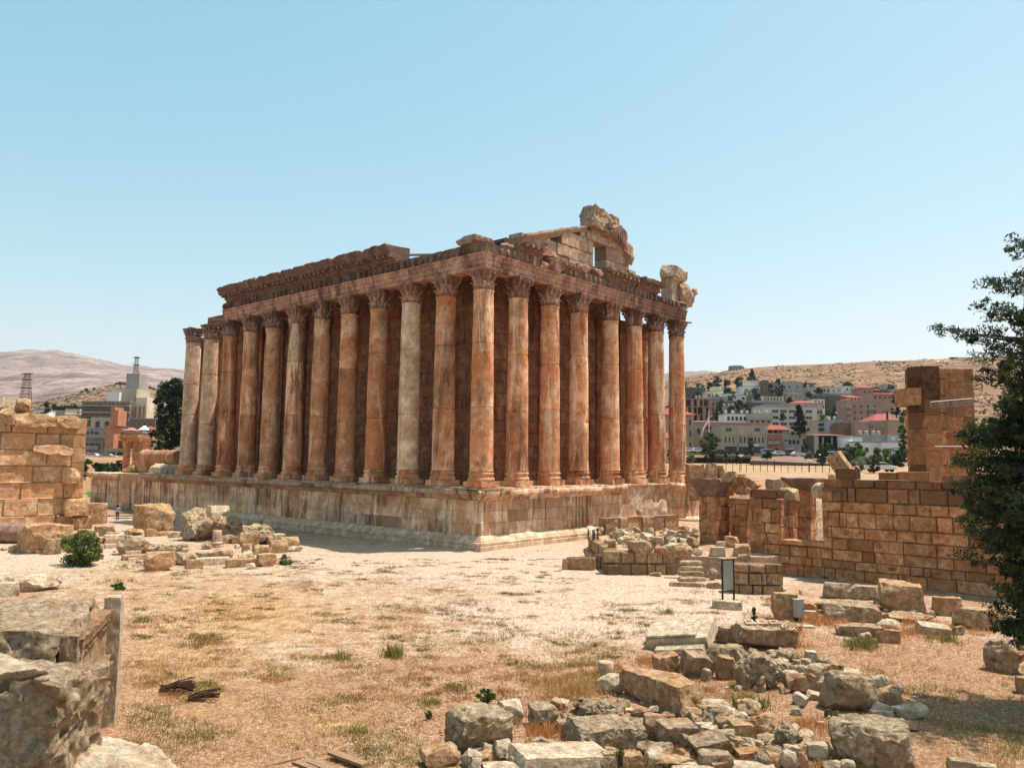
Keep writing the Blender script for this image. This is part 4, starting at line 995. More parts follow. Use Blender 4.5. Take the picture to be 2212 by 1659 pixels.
 ('E',685,412,778,452,'s','tan','step-like slab under the top one behind the shrub',.15,.8,gE),
 ('E',690,447,772,482,'s','pale','lowest step-like slab behind the shrub',.15,.8,gE),
 ('E',828,347,952,392,'r','tan','low rounded stone in front of the cube with the hole',.15,.8,gE),
 ('E',955,347,1048,402,'b','tan','small block directly under the cube with the hole',.25,.8,gE),
 ('E',1048,365,1165,397,'s','tan','flat fragment right of the small block under the cube',.15,.8,gE),
 ('E',1113,367,1202,412,'b','pale','pale wedge before the giant eroded boulder',.15,.8,gE),
 ('E',1078,317,1145,367,'b','orange','little orange block leaning on the cube with the hole',.15,.8,gE),
 ('E',515,350,632,394,'b','tan','dark-sided stone on the pale path behind the shrub',.15,.8,gE),
 ('E',628,328,768,398,'b','tan','pale-topped block on the path edge behind the shrub',.25,.8,gE),
 ('E',580,400,692,455,'r','tan','stone half hidden by the top of the shrub',.15,.8,gE),
 ('E',130,308,462,515,'b','orange','huge split block in front of the ashlar wall',.35,.8,gE),
 ('E',285,415,402,520,'b','grey','pale carved fragment leaning on the huge split block',.2,.6,gE),
 ('E',235,485,275,515,'r','pale','white pebble-like stone at the foot of the huge split block',.2,.6,gE),
 ('E',475,252,602,365,'b','orange','lower cube of the two stacked by the ashlar wall end',.25,.8,gE),
 ('E',575,180,700,318,'b','tan','carved fragment with a jutting lip beside the two stacked cubes',.2,.7,gE),
 ('E',33,213,162,308,'b','tan','broken corner piece standing against the ashlar wall',.2,.5,gE),
 ('E',200,238,350,315,'b','tan','slanted block between the corner piece and the stacked cubes',.2,.6,gE,(0,-.2)),
 ('E',70,633,392,768,'r','pale','white mound of rubble beyond the carved foreground block',.15,.7,gE),
 ('E',78,690,182,760,'b','pale','little cube in front of the white rubble mound',.15,.7,gE),
 ('E',-20,645,78,705,'b','pale','layered stone at the frame edge behind the white rubble mound',.15,.7,gE),
 ('E',-30,700,117,805,'b','pale','pale block between the white rubble mound and the carved foreground block',.15,.7,gE),
 # platform
 ('F',488,612,692,725,'b','grey','big grey cut block on the front of the platform',.4,.9,gP),
 ('F',640,585,778,685,'b','grey','angular block behind the big grey cut block',.3,.8,gP),
 ('F',700,660,818,725,'b','tan','low square block beside the big grey cut block',.15,.8,gP),
 ('F',820,635,988,705,'b','grey','flat long block before the tall pier',.15,.8,gP),
 ('F',855,657,1002,745,'d','tan','short column drum lying near the platform edge',.3,.6,gP),
 ('F',1005,675,1087,737,'r','pale','white lump of stone on the platform path',.15,.8,gP),
 ('F',930,580,1062,665,'r','tan','rounded slab leaning at the foot of the tall pier',.15,.8,gP),
 ('F',825,537,948,605,'b','tan','block on the second row of the platform',.25,.8,gP),
 ('F',610,540,722,602,'b','grey','block near the back wall of the platform',.25,.8,gP),
 ('F',485,555,628,618,'r','tan','low wide stone just inside the platform corner',.15,.8,gP),
 ('F',765,593,892,655,'b','pale','pale split block in the middle of the platform',.15,.8,gP),
 ('F',895,495,985,545,'r','tan','stone beside the base moulding of the podium',.15,.8,gP),
 ('F',1268,578,1382,672,'r','orange','orange round stone rolled against the arch ruin',.15,.8,gP),
 ('F',1333,640,1468,735,'b','tan','square block under the arch ruin',.15,.7,gP),
 ('F',1140,665,1268,735,'s','pale','flat pale slab on the platform path by a weed',.15,.7,gP),
 ('F',1193,622,1272,690,'b','pale','small white block at the corner of the tall pier',.15,.8,gP),
 ('F',1362,725,1475,810,'b','grey','wedge of stone at the corner where the platform meets the wall',.15,.6,gP),
 ('F',1002,505,1058,552,'r','pale','white stone at the foot of the podium by the pier',.15,.8,gP),
 ('F',945,545,1058,590,'s','grey','grey slab tilted behind the tall pier',.2,.8,gP,(.2,.2)),
 ('F',560,600,640,650,'r','tan','stone between the low wide stone and the big grey cut block',.15,.8,gP),
]
for r in R_:
    t, x0, y0, x1, y1, st, mt_, lb, rot, dr, g = r[:11]
    tl = r[11] if len(r) > 11 else (0, 0)
    zb = 0.0
    if g == gP: zb = 1.35
    place(t, x0, y0, x1, y1, st, mt_, lb, rot, dr, zb=zb, tilt=tl, group=g)
# stones resting on others
place('E',1365,195,1512,262,'b','pale','pale cap stone balanced on the giant eroded boulder',zb=2.3,group=gE,rot=.4)
place('E',420,148,582,258,'b','orange','upper cube of the two stacked by the ashlar wall end',zb=1.6,group=gE,rot=.2)
# round and fluted pieces
def drum(t, x0, y0, x1, y1, lab, mat, ang=0.0, rr=None, name='column_drum', zb=0.0):
    u0, v0 = Z(t, x0, y0); u1, v1 = Z(t, x1, y1); p, dep = G((u0+u1)/2, v1, zb); s = FPX/dep
    r = rr or (v1-v0)/s/2*.95; Ln = (u1-u0)/s; mb = MB()
    mb.lathe([(r*.9, -Ln/2), (r, -Ln/2+.08), (r*1.01, 0), (r*.97, Ln/2-.08), (r*.9, Ln/2)], 26, tone=(.5, .1, .1), disp=lambda a, z: .04*noise.noise(Vector((math.cos(a)*2, math.sin(a)*2, z*1.5+Ln))))
    mt2 = Matrix.Rotation(PI/2, 4, 'Y'); mb.v = [tuple(mt2@Vector(v)) for v in mb.v]
    c = p+FWD2*r; c.z = zb+r*.93
    return tag(mb.build(name, M[mat], None, c, math.atan2(RGT2.y, RGT2.x)+ang, smooth=40), lab, 'column drum')
drum('E',-60,303,212,452,'dark weathered column drum lying in front of the ashlar wall','weather',.12)
def stub(t, x0, y0, x1, y1, lab, mat, prof=None, zb=0.0, flutes=0, name='column_stub'):
    u0, v0 = Z(t, x0, y0); u1, v1 = Z(t, x1, y1); p, dep = G((u0+u1)/2, v1, zb); s = FPX/dep
    r = (u1-u0)/s/2; h = (v1-v0)/s*.95; mb = MB()
    pr = prof or [(.97, 0), (1, .06), (.98, .5), (.96, .93), (.88, 1)]
    mb.lathe([(a*r, b*h) for a, b in pr], 24, tone=(.58, .05, .1), disp=lambda a, z: .03*r*noise.noise(Vector((math.cos(a)*2, math.sin(a)*2, z*2)))-(.06*r*abs(math.sin(a*flutes/2)) if flutes else 0))
    c = p+FWD2*r; c.z = zb-.03
    return tag(mb.build(name, M[mat], None, c, 0, smooth=40), lab, 'column stub')
stub('A',58,553,182,648,'short upright column stub at the lawn edge','gable')
stub('E',1370,357,1462,478,'slender fluted stub on its moulded base in front of the giant eroded boulder','gable',[(1,0),(1,.14),(.86,.18),(.96,.24),(.96,.3),(.72,.36),(.68,.6),(.66,.97),(.6,1)],0,10)
# half-buried rounded stone beside the stub
place('A',40,632,262,790,'r','pale','half-buried rounded stone between the column stub and the long beam',.1,.7,group=gA,rough=.3)
# long hewn beam
p0 = G(*Z('A',262,800))[0]; p1 = G(*Z('A',700,965))[0]
dv = (p1-p0); Lb = dv.length+.4; me = rock_mesh('hewn_beam', Lb, 1.15, .85, 'b', 91, 40, 0, (0, 0), 'tan', .9)
o = link('hewn_beam', me, None, (p0+p1)/2+Vector((-dv.y, dv.x, 0)).normalized()*.45, math.atan2(dv.y, dv.x)); o.location.z = -.03
tag(o, 'long hewn stone beam with a pale pitted top and dark shaded side', 'stone beam', gA)
# white stepped slab
p = G(*Z('A',760,480))[0]; an = math.atan2(RGT2.y, RGT2.x)
mb = MB(); mt2 = Matrix.Rotation(-.45, 4, 'Z')@Matrix.Rotation(.30, 4, 'X')@Matrix.Rotation(-.16, 4, 'Y')
mb.box((-1.2, -.9, .0), (1.3, .95, .62), mat=mt2); mb.box((-1.45, -.2, .05), (-1.203, .9, .45), mat=mt2); mb.box((-.75, -1.35, .0), (1.2, -.903, .40), mat=mt2); mb.box((-1.15, -.85, .623), (.9, .5, .74), mat=mt2)
bmv = [Vector(v) for v in mb.v]; o = mb.build('stepped_slab', M['pale'], None, (p.x+FWD2.x*1.1, p.y+FWD2.y*1.1, .18), an)
bv = o.modifiers.new('bevel', 'BEVEL'); bv.width = .04; bv.segments = 2
tag(o, 'white smooth stepped slab tilted at the back of the boulder heap', 'stone slab', gA)
# block carved with a meander and a scroll
u, v = Z('A',1390,470); p = G(u, v)[0]
root = empty('carved_block', (p.x+FWD2.x*.7, p.y+FWD2.y*.7, 0), an); tag(root, 'fallen block carved with a meander band and a spiral scroll', 'carved block', gA)
link('stone_body', rock_mesh('stone_body', 2.6, 1.4, 1.0, 'b', 55, 20, .15, (.25, .05), 'grey'), root)
mb = MB(); tl = Matrix.Translation((-.1, -.05, .98))@Matrix.Rotation(.22, 4, 'X')
for k in range(3):
    x = -.65+k*.5
    for (a, b, c, d) in ((0,0,.42,.06),(0,.06,.06,.36),(.06,.3,.36,.36),(.3,.12,.36,.3),(.15,.12,.3,.18)): mb.box((x+a, b-.15, -.03), (x+c, d-.15, .05), (.62, 0, 0), mat=tl)
mb.build('meander_band', M['gable'], root)
mb = MB(); pts = []
for i in range(40): a = i*.33; r = .32-.007*i; pts.append(tl@Vector((1.0+r*math.cos(a), -.35+r*math.sin(a), -.02)))
mb.tube(pts, [.045]*40, 6, (.6, 0, 0)); mb.build('scroll', M['gable'], root, smooth=60)
# stone trough
p = G(*Z('F',125,850))[0]; an2 = an-.22
root = empty('stone_trough', (p.x+FWD2.x*.5, p.y+FWD2.y*.5, 0), an2); tag(root, 'rectangular stone sarcophagus trough standing open by the platform corner', 'stone trough')
mb = MB(); w_, d_, h_, th = .98, .75, .78, .13
for lo, hi in (((-w_,-d_/2,0),(w_,-d_/2+th,h_)), ((-w_,d_/2-th,0),(w_,d_/2,h_)), ((-w_,-d_/2+th,0),(-w_+th,d_/2-th,h_-.004)), ((w_-th,-d_/2+th,0),(w_,d_/2-th,h_-.004)), ((-w_+th,-d_/2+th,.0),(w_-th,d_/2-th,.2))): mb.box(lo, hi, (.5, .3, .05))
o = mb.build('trough_body', M['rubble'], root)
bv = o.modifiers.new('bevel', 'BEVEL'); bv.width = .03; bv.segments = 2
place('F',-30,760,25,845,'b','tan','small stone against the short end of the trough',.2,.7)
place('F',225,730,270,840,'b','grey','flat grey stone on edge against the other end of the trough',.2,.4)
# ---------------------------------------------------------------- ruins on the right
X1 = Vector((1,0,0)); Y1 = Vector((0,1,0))
PLZ = 1.35
# raised earth platform (terrain) and its retaining walls
fA = G(*Z('F',330,885))[0]; fB = G(*Z('F',905,890))[0]; fC = G(*Z('F',155,745))[0]
sA = G(*Z('F',935,945))[0]
mb = MB()
edge = [Vector((fC.x+.4, fC.y+.3, 0)), Vector((fA.x+.3, fA.y+.5, 0)), Vector((fB.x-.2, fB.y+.5, 0)), Vector((22.3, -.6, 0)), Vector((24.2, 3.2, 0)), Vector((24.2, 24, 0)), Vector((3.0, 30, 0)), Vector((2.9, 14.5, 0)), Vector((6.0, 7.0, 0))]
N = 26; c0 = Vector((14.0, 8.0, 0)); vs = []; ring = []
def along(edge, m):
    out = []
    for i in range(len(edge)):
        a, b = edge[i], edge[(i+1) % len(edge)]
        for k in range(m): out.append(a.lerp(b, k/m))
    return out
ed = along(edge, 9); n = len(ed)
vs = [(p.x, p.y, -.2) for p in ed]
R = 14
for j in range(R+1):
    for p in ed:
        q = p.lerp(c0, j/(R+.2)); vs.append((q.x, q.y, PLZ-.08+.14*noise.fractal(Vector((q.x*.5, q.y*.5, 4)), 1, 2, 4)))
fs = [(r*n+i, r*n+(i+1) % n, (r+1)*n+(i+1) % n, (r+1)*n+i) for r in range(R+1) for i in range(n)]
fs.append(tuple((R+1)*n+i for i in range(n)))
mb.add(vs, fs, (.55, .25, .35)); tag(mb.build('platform_earth', M['ground'], smooth=50), kind='structure')
def wall_thing(name, label, cat='wall'):
    return tag(empty(name, (0,0,0)), label, cat)
# retaining walls of the platform
rt = wall_thing('retaining_wall', 'low two-course retaining wall of rough squared blocks in front of the platform')
dA = (fB-fA).normalized(); nA_ = Vector((dA.y, -dA.x, 0)); nA_ = nA_ if nA_.dot(FWD2) < 0 else -nA_
mb = MB(); ashlar(mb, fA+dA*-.2+Vector((0,0,-.1)), dA, nA_, (fB-fA).length, .78, (.72, .78), (.6, 1.1), 301, grid=5, depth=.7, e=.045, jit=.1, chip=.5, orange=.2, dark=.3, bright=(.45, .56)); 
ashlar(mb, fA+dA*-.2-nA_*.12+Vector((0,0,.68)), dA, nA_, (fB-fA).length, .8, (.78, .82), (.9, 1.5), 302, grid=5, depth=.8, e=.05, jit=.1, chip=.5, orange=.2, dark=.3, bright=(.47, .58)); mb.build('front_courses', M['rubble'], rt, smooth=35)
dC = (fA-fC).normalized(); nC_ = Vector((dC.y, -dC.x, 0)); nC_ = nC_ if nC_.dot(FWD2) < 0 else -nC_
mb = MB(); Lc = (fA-fC).length+.3
ashlar(mb, fC+Vector((0,0,-.1)), dC, nC_, Lc, .72, (.6, .7), (.7, 1.5), 303, grid=5, depth=.7, e=.06, jit=.08, orange=.2, dark=.3)
ashlar(mb, fC+Vector((0,0,.62))-nC_*.15+dC*.2, dC, nC_, Lc-1.0, .85, (.8, .85), (1.1, 1.9), 304, grid=5, depth=.8, e=.08, jit=.08, orange=.1, dark=.4); mb.build('corner_courses', M['rubble'], rt, smooth=35)
b0 = G(*Z('F',320,585), PLZ-.2)[0]; b1 = G(*Z('F',905,545), PLZ-.2)[0]; dB = (b1-b0).normalized(); nB_ = Vector((dB.y, -dB.x, 0)); nB_ = nB_ if nB_.dot(FWD2) < 0 else -nB_
bw = wall_thing('back_wall', 'single row of rough blocks along the back of the platform beside the podium')
mb = MB(); ashlar(mb, b0, dB, nB_, (b1-b0).length, 1.5, (1.3, 1.5), (1.2, 2.2), 305, grid=5, depth=.9, e=.09, jit=.12, orange=.1, dark=.4, chip=.5); mb.build('block_row', M['rubble'], bw, smooth=35)
# steps up to the platform
s0 = G(*Z('F',900,985))[0]; s1 = G(*Z('F',1120,985))[0]; dS = (s1-s0).normalized(); wS = (s1-s0).length
st = tag(empty('stone_steps', s0), 'five worn stone steps climbing to the platform beside the information board', 'steps')
inn = Vector((-dS.y, dS.x, 0)); inn = inn if inn.dot(FWD2) > 0 else -inn
for k in range(5):
    w_ = wS*(1.25 if k == 0 else 1.0-.03*k); off = -.5 if k == 0 else .12*k
    me = rock_mesh('step', w_, .75, .24, 'b', 320+k, 16, 0, (0, 0), 'grey', .5)
    ca = me.color_attributes.new('tone', 'FLOAT_COLOR', 'POINT') if 'tone' not in me.color_attributes else None
    o = link('step', me, st, dS*(off+w_/2)+inn*(.2+.42*k)+Vector((0, 0, .02+.26*k)), math.atan2(dS.y, dS.x))
place('F',1115,835,1205,930,'r','grey','rough grey stone flanking the stone steps',.2,.7)
place('F',1115,940,1245,1000,'b','tan','low block at the foot of the stone steps',.2,.7)
# low terrace wall in front of the long wall
t0 = G(*Z('F',1340,1035))[0]; t1 = G(*Z('F',1900,1050))[0]; dT = (t1-t0).normalized(); nT = Vector((dT.y, -dT.x, 0)); nT = nT if nT.dot(FWD2) < 0 else -nT
tw = wall_thing('terrace_wall', 'low terrace wall of mixed small blocks behind the information board')
mb = MB(); ashlar(mb, t0-dT*.3+Vector((0,0,-.1)), dT, nT, (t1-t0).length*.78, 1.75, (.52, .68), (.5, 1.3), 306, grid=5, depth=.8, e=.04, jit=.09, chip=.5, orange=.3, dark=.35, bright=(.4, .54)); mb.build('block_courses', M['rubble'], tw, smooth=35)
# the long wall with a window, piers and an arch
WX0 = 22.0; WY = 3.7
lw = wall_thing('ashlar_wall', 'long orange-brown wall of big squared blocks with a tall window opening')
mb = MB()
wtop = lambda s: interp(s, [(0, 5.7), (1.2, 5.6), (2.0, 5.3), (2.3, 5.6), (3.6, 6.0), (3.9, 5.6), (5.2, 5.6), (5.9, 6.6), (6.5, 7.0), (60, 7.1)])+.35*noise.noise(Vector((s*.7, 2.5, 0)))-.1
ashlar(mb, (WX0, WY, 0), X1, -Y1, 26, 7.1, (.5, .95), (.6, 2.1), 310, top=wtop, holes=[(2.25, 5.0, 2.3, 7.2)], depth=1.0, grid=5, e=.035, jit=.06, chip=.4, orange=.4, dark=.25, bright=(.42, .60), darktop=1.2)
mb.box((WX0+5.1, WY+.12, 0), (WX0+26, WY+1.35, 6.4), (.4, .4, .3)); mb.box((WX0+.1, WY+.12, 0), (WX0+2.2, WY+1.3, 4.6), (.4, .4, .3)); mb.box((WX0+2.2, WY+.12, 0), (WX0+5.1, WY+1.3, 2.2), (.4, .4, .3))
ashlar(mb, (WX0, WY, 0), Y1, -X1, 1.2, 5.0, (.72, .86), (1.0, 1.2), 311, grid=5, depth=.9, e=.04, orange=.3)
ashlar(mb, (WX0+2.25, WY+1.2, 2.3), -Y1, X1, 1.2, 2.7, (.72, .86), (1.0, 1.2), 312, grid=5, depth=.3, e=.04, orange=.5, bright=(.5, .6))
ashlar(mb, (WX0+5.0, WY, 2.3), Y1, -X1, 1.2, 3.6, (.72, .86), (1.0, 1.2), 313, grid=5, depth=.3, e=.04, orange=.5)
mb.build('block_courses', M['wall'], lw, smooth=35)
mb = MB(); mb.box((WX0+2.2, WY-.12, 2.05), (WX0+5.05, WY+1.3, 2.32), (.55, .2, .2)); mb.build('window_sill', M['wall'], lw)
mb = MB(); ashlar(mb, (WX0+5.02, WY-.12, 4.35), X1, -Y1, 1.25, 1.3, (.6, .7), (1.0, 1.25), 314, depth=.6, e=.05, orange=.2, dark=.5)
mb.build('pier_blocks', M['wall'], lw)
# thin pillar standing inside the window
pl = wall_thing('window_pillar', 'thin stacked-stone pillar standing inside the tall window opening', 'pillar')
pp = onx(Z('F',1775,560), WX0+3.3); py = WY+1.6
cx = ony(Z('F',1780,400), py).x; z1 = ony(Z('F',1780,215), py).z
mb = MB()
for f, dct in ((-1, 0),):
    ashlar(mb, (cx-.38, py-.4, 2.0), X1, -Y1, .76, z1-2.0-.7, (.9, 1.2), (.76, .8), 315, grid=5, depth=.8, e=.05, orange=.4, dark=.2, jit=.05); ashlar(mb, (cx+.38, py-.4, 2.0), Y1, X1, .8, z1-2.0-.7, (.9, 1.2), (.8, .85), 315, grid=5, depth=.7, e=.05, orange=.2, dark=.1, jit=.05)
mb.build('pillar_shaft', M['wall'], pl)
link('cap_block', rock_mesh('cap_block', 1.25, 1.0, .85, 'b', 330, 10, .1, (0, 0), 'tan'), pl, (cx, py, z1-.72))
# second pier with a wide capital, behind the window
p2 = wall_thing('rear_pier', 'square pier with a flaring carved capital seen behind the tall window', 'pier')
yy = WY+3.6; xa = ony(Z('F',1808,500), yy).x; xb = ony(Z('F',1945,500), yy).x; zt = ony(Z('F',1850,215), yy).z; ztt = ony(Z('F',1850,120), yy).z
mb = MB(); ashlar(mb, (xa, yy, 1.0), X1, -Y1, xb-xa, zt-1.0, (.8, 1.0), (1.0, xb-xa), 316, grid=5, depth=1.2, e=.05, orange=.7, dark=.1); ashlar(mb, (xb, yy, 1.0), Y1, X1, 1.3, zt-1.0, (.8, 1.0), (1.3, 1.4), 316, grid=5, depth=.8, e=.05, orange=.3, bright=(.5, .6)); mb.build('pier_shaft', M['wall'], p2, smooth=35)  # sunward side of the shaft given a paler, sunlit colour
mb = MB()
def flare(mb, xa, xb, ya, yb, z0, z1, ov, seed):
    base = len(mb.v); lv = [(0, z0), (.1, z0+.25*(z1-z0)), (.45, z0+.55*(z1-z0)), (1, z0+.85*(z1-z0)), (1.0, z1)]
    M_ = 6; n = 0
    for k, z in lv:
        r = []
        for (ax, ay, bx, by) in ((-1,-1,1,-1),(1,-1,1,1),(1,1,-1,1),(-1,1,-1,-1)):
            for i in range(M_):
                t = i/M_; sx = lerp(ax, bx, t); sy = lerp(ay, by, t)
                q = Vector(((xa+xb)/2+sx*((xb-xa)/2+ov*k), (ya+yb)/2+sy*((yb-ya)/2+ov*k), z)); q += noise.noise_vector(q*1.7+Vector((seed, 0, 0)))*.14*k+noise.noise_vector(q*4)*.04; r.append(q)
        n = len(r); mb.v += [tuple(q) for q in r]
    for i in range(len(lv)-1):
        for k in range(n): mb.f.append((base+i*n+k, base+i*n+(k+1) % n, base+(i+1)*n+(k+1) % n, base+(i+1)*n+k)); mb.t.append((.5, .15, .45)); mb.m.append(0)
    mb.f.append(tuple(base+(len(lv)-1)*n+k for k in range(n))); mb.t.append((.55, 0, .35)); mb.m.append(0)
flare(mb, xa-.05, xb+.05, yy-.05, yy+1.3, zt, ztt, .55, 3); mb.build('pier_capital', M['weather'], p2, smooth=35)
place('P',1240,60,1520,330,'b','grey','grey block lodged beside the flaring capital of the rear pier',.2,.6,zb=4.3)
# tall free-standing pier near the podium
p3 = wall_thing('tall_pier', 'free-standing square pier with a flaring dark capital near the podium corner', 'pier')
pb = G(*Z('F',1200,640), PLZ)[0]; yy = pb.y-.2
xa = ony(Z('F',1058,560), yy).x; xb = ony(Z('F',1200,560), yy).x; zt = ony(Z('F',1130,262), yy).z; ztt = ony(Z('F',1130,125), yy).z; dd = 2.2
mb = MB(); ashlar(mb, (xa, yy, PLZ-.4), X1, -Y1, xb-xa, zt-PLZ+.4, (.95, 1.25), (1.2, xb-xa), 317, grid=5, depth=.9, e=.05, orange=.5, dark=.15, bright=(.42, .52)); ashlar(mb, (xb, yy, PLZ-.4), Y1, X1, dd, zt-PLZ+.4, (.95, 1.25), (1.1, 1.4), 317, grid=5, depth=.8, e=.05, jit=.05, orange=.25, bright=(.52, .62))  # side facing the sun coloured paler than the shaded front
mb.box((xa+.15, yy+.15, PLZ-.4), (xb-.15, yy+dd, zt), (.4, .3, .2)); mb.build('pier_shaft', M['wall'], p3, smooth=35)
mb = MB(); flare(mb, xa-.05, xb+.05, yy-.06, yy+dd, zt+.01, ztt, .5, 5); mb.build('pier_capital', M['weather'], p3, smooth=35)
# broken arch between the tall pier and the long wall
ar = wall_thing('broken_arch', 'half-broken stone arch wall between the tall pier and the long wall', 'arch')
ya = yy+dd-.6; u0 = Z('F',1255,200); xL = ony(u0, ya).x; xR = ony(Z('F',1500,200), ya).x; zT = ony(Z('F',1350,130), ya).z; zS = ony(Z('F',1300,270), ya).z
cxa = ony(Z('F',1400,300), ya).x; ra_ = cxa-ony(Z('F',1275,300), ya).x
mb = MB()
for k in range(9):
    a0 = PI*.98-k*(PI*.78/9); a1 = a0-PI*.78/9+.03
    pts = [(cxa+math.cos(a)*r, zS+math.sin(a)*r*.95) for a, r in ((a0, ra_*.80), (a0, ra_*1.28), (a1, ra_*1.28), (a1, ra_*.80))]
    rn = random.Random(k); mb.prism(pts, Matrix.Translation((0, ya-.06-.05*rn.random(), 0)), .9, (rn.uniform(.42, .55), rn.uniform(.1, .5), rn.uniform(0, .3)))
mb.build('voussoirs', M['wall'], ar)
mb = MB(); zlow = PLZ-.3; Wd = xR-xL+1.2
ashlar(mb, (xL-.3, ya, zlow), X1, -Y1, Wd, zT-zlow, (.42, .62), (.45, 1.0), 318, grid=5, depth=.8, e=.06, jit=.08, chip=.5, orange=.35, dark=.3, bright=(.42, .54), top=lambda s: interp(s, [(0, zT-zlow), (Wd*.62, zT-zlow), (Wd*.8, zT-zlow-.5), (Wd, zT-zlow-1.0)]), skip=lambda s, z: (z+zlow > zS-.3 and math.hypot(s+xL-.3-cxa, (z+zlow-zS)/.95) < ra_*1.05) or (z+zlow <= zS-.1 and s+xL-.3-cxa < ra_*.95))
mb.build('spandrel', M['wall'], ar, smooth=35)
ja = ony(Z('F',1312,450), ya+.1).x; jb = ony(Z('F',1450,450), ya+.1).x; zj = ony(Z('F',1380,300), ya+.1).z
mb = MB(); ashlar(mb, (ja, ya-.2, PLZ-.3), X1, -Y1, jb-ja, zj-PLZ+.1, (.7, .95), (.8, jb-ja), 319, grid=5, depth=1.0, e=.04, orange=.3, bright=(.44, .52)); ashlar(mb, (jb, ya-.2, PLZ-.3), Y1, X1, 1.2, zj-PLZ+.1, (.7, .95), (1.1, 1.3), 319, grid=5, depth=.6, e=.04, orange=.2, bright=(.55, .64)); mb.box((ja-.1, ya-.32, zj-.2), (jb+.1, ya+1.0, zj+.15), (.56, 0, .25)); mb.build('arch_jamb', M['wall'], ar)  # jamb's sunward side painted paler, as sunlit stone
# toppled slab on the wall top
ts = AT(*Z('T',1645,1010), 52.5)
me = rock_mesh('toppled_slab', 1.05, .9, 3.3, 's', 340, 14, 0, (0, 0), 'tan'); o = link('toppled_slab', me, None, ts+Vector((-.55, 0, -1.15))); o.rotation_euler = (0, -.62, 0)
o.rotation_euler = (.05, -.55, 0); tag(o, 'toppled stone slab leaning out over the top of the long wall', 'stone slab'); o.location = ts+Vector((.75, 0, -1.45))
# rubble and block stack behind the pier
for k, (x0, y0, x1, y1, lab) in enumerate(((345,925,480,1065,'squared block stacked at the back corner of the podium'),(475,922,590,1010,'dark notched block beside the one at the podium back corner'),(585,940,645,1030,'small block at the end of the stack behind the pier'),(440,1010,575,1070,'lower dark block of the stack behind the pier'))):
    u0, v0 = Z('T', x0, y0); u1, v1 = Z('T', x1, y1); dep = 84; s = FPX/dep; p = AT((u0+u1)/2, v1, dep)
    me = rock_mesh('stone_block', (u1-u0)/s, 1.8, (v1-v0)/s+2.0, 'b', 350+k, 10, .1, (0, 0), 'tan'); o = link('stone_block', me, None, (p.x, p.y, p.z-2.0), math.atan2(RGT2.y, RGT2.x)); tag(o, lab, 'stone block', 'blocks stacked behind the tall pier')
for k, (x0, y0, x1, y1, lab) in enumerate(((650,985,760,1030,'low block row above the broken arch'),(725,1005,830,1050,'flat rubble block over the broken arch'),(985,1050,1150,1110,'broad slab block resting on rubble left of the rear pier'),(1365,1075,1470,1200,'pale broken block between the rear pier and the long wall'),(1480,1010,1660,1200,'big weathered block under the toppled slab'))):
    u0, v0 = Z('T', x0, y0); u1, v1 = Z('T', x1, y1); dep = 62 if k < 3 else 53.5; s = FPX/dep; p = AT((u0+u1)/2, v1, dep)
    me = rock_mesh('stone_block', (u1-u0)/s, 1.3, (v1-v0)/s+(1.2 if k < 3 else 0), 'b', 360+k, 10, .15, (0, 0), ('tan', 'grey', 'grey', 'pale', 'orange')[k]); o = link('stone_block', me, None, (p.x, p.y, p.z-(1.2 if k < 3 else 0)), math.atan2(RGT2.y, RGT2.x)); tag(o, lab, 'stone block', 'blocks topping the ruined arch')
mb = MB()
vs = []; fs = []; NX, NY = 26, 12
for i in range(NX+1):
    for j in range(NY+1):
        x = 9+15*i/NX; y = 21+10*j/NY; z = 1.2+3.2*sstep(0, .5, j/NY)+.5*noise.fractal(Vector((x*.5, y*.5, 2)), 1, 2, 4)
        vs.append((x, y, z))
for i in range(NX):
    for j in range(NY): a = i*(NY+1)+j; fs.append((a, a+NY+1, a+NY+2, a+1))
mb.add(vs, fs, (.3, .6, .5)); tag(mb.build('rubble_slope', M['ground'], smooth=60), kind='structure')
# ruined tower with a metal railing
tw = wall_thing('ruined_tower', 'ruined square tower of huge dark-topped blocks behind the long wall', 'tower')
dep = 78; c0 = AT(*Z('W',640,1400), 76); cl = AT(*Z('W',412,1400), 80); c1 = AT(*Z('W',1275,1400), 81)
zt = AT(*Z('W',640,120), 76).z; z0 = 4.0
for q in (c0, cl, c1): q.z = z0
mb = MB()
dl = (c0-cl); nl = Vector((dl.y, -dl.x, 0)).normalized(); nl = nl if nl.dot(RGT2) < 0 else -nl
dr_ = (c1-c0); nr = Vector((dr_.y, -dr_.x, 0)).normalized(); nr = nr if nr.dot(FWD2) < 0 else -nr
kw2 = dict(grid=3, e=.06, jit=.12, chip=.45, darktop=4.5)
ashlar(mb, cl, dl.normalized(), nl, dl.length, zt-z0, (1.5, 1.8), (1.6, 3.0), 371, depth=1.6, orange=.5, dark=.1, bright=(.42, .54), top=lambda s: zt-z0, **kw2)
ashlar(mb, c0, dr_.normalized(), nr, dr_.length, zt-z0, (1.5, 1.8), (1.8, 3.6), 374, depth=1.6, orange=.4, dark=.25, bright=(.36, .48), top=lambda s: zt-z0-(1.3 if 6.5 < s < 8.6 else .2 if s > 6 else 0), **kw2)  # face coloured darker than the left one, its shade put into the tone
bk = (cl+c1)/2+FWD2*3.0
ashlar(mb, cl, -nl, -dl.normalized(), 6, zt-z0, (1.5, 1.8), (2, 4), 372, depth=1.6, e=.06, jit=.1, orange=.4, dark=.3)
mb.build('tower_blocks', M['wall'], tw, smooth=35); d1 = dl; n1 = nl
pj = AT(*Z('W',455,525), 78.6); link('jutting_block', rock_mesh('jutting_block', 3.6, 2.0, 1.7, 's', 374, 12, 0, (0, 0), M['wall']), tw, (pj.x, pj.y, pj.z-.9), math.atan2(d1.y, d1.x))
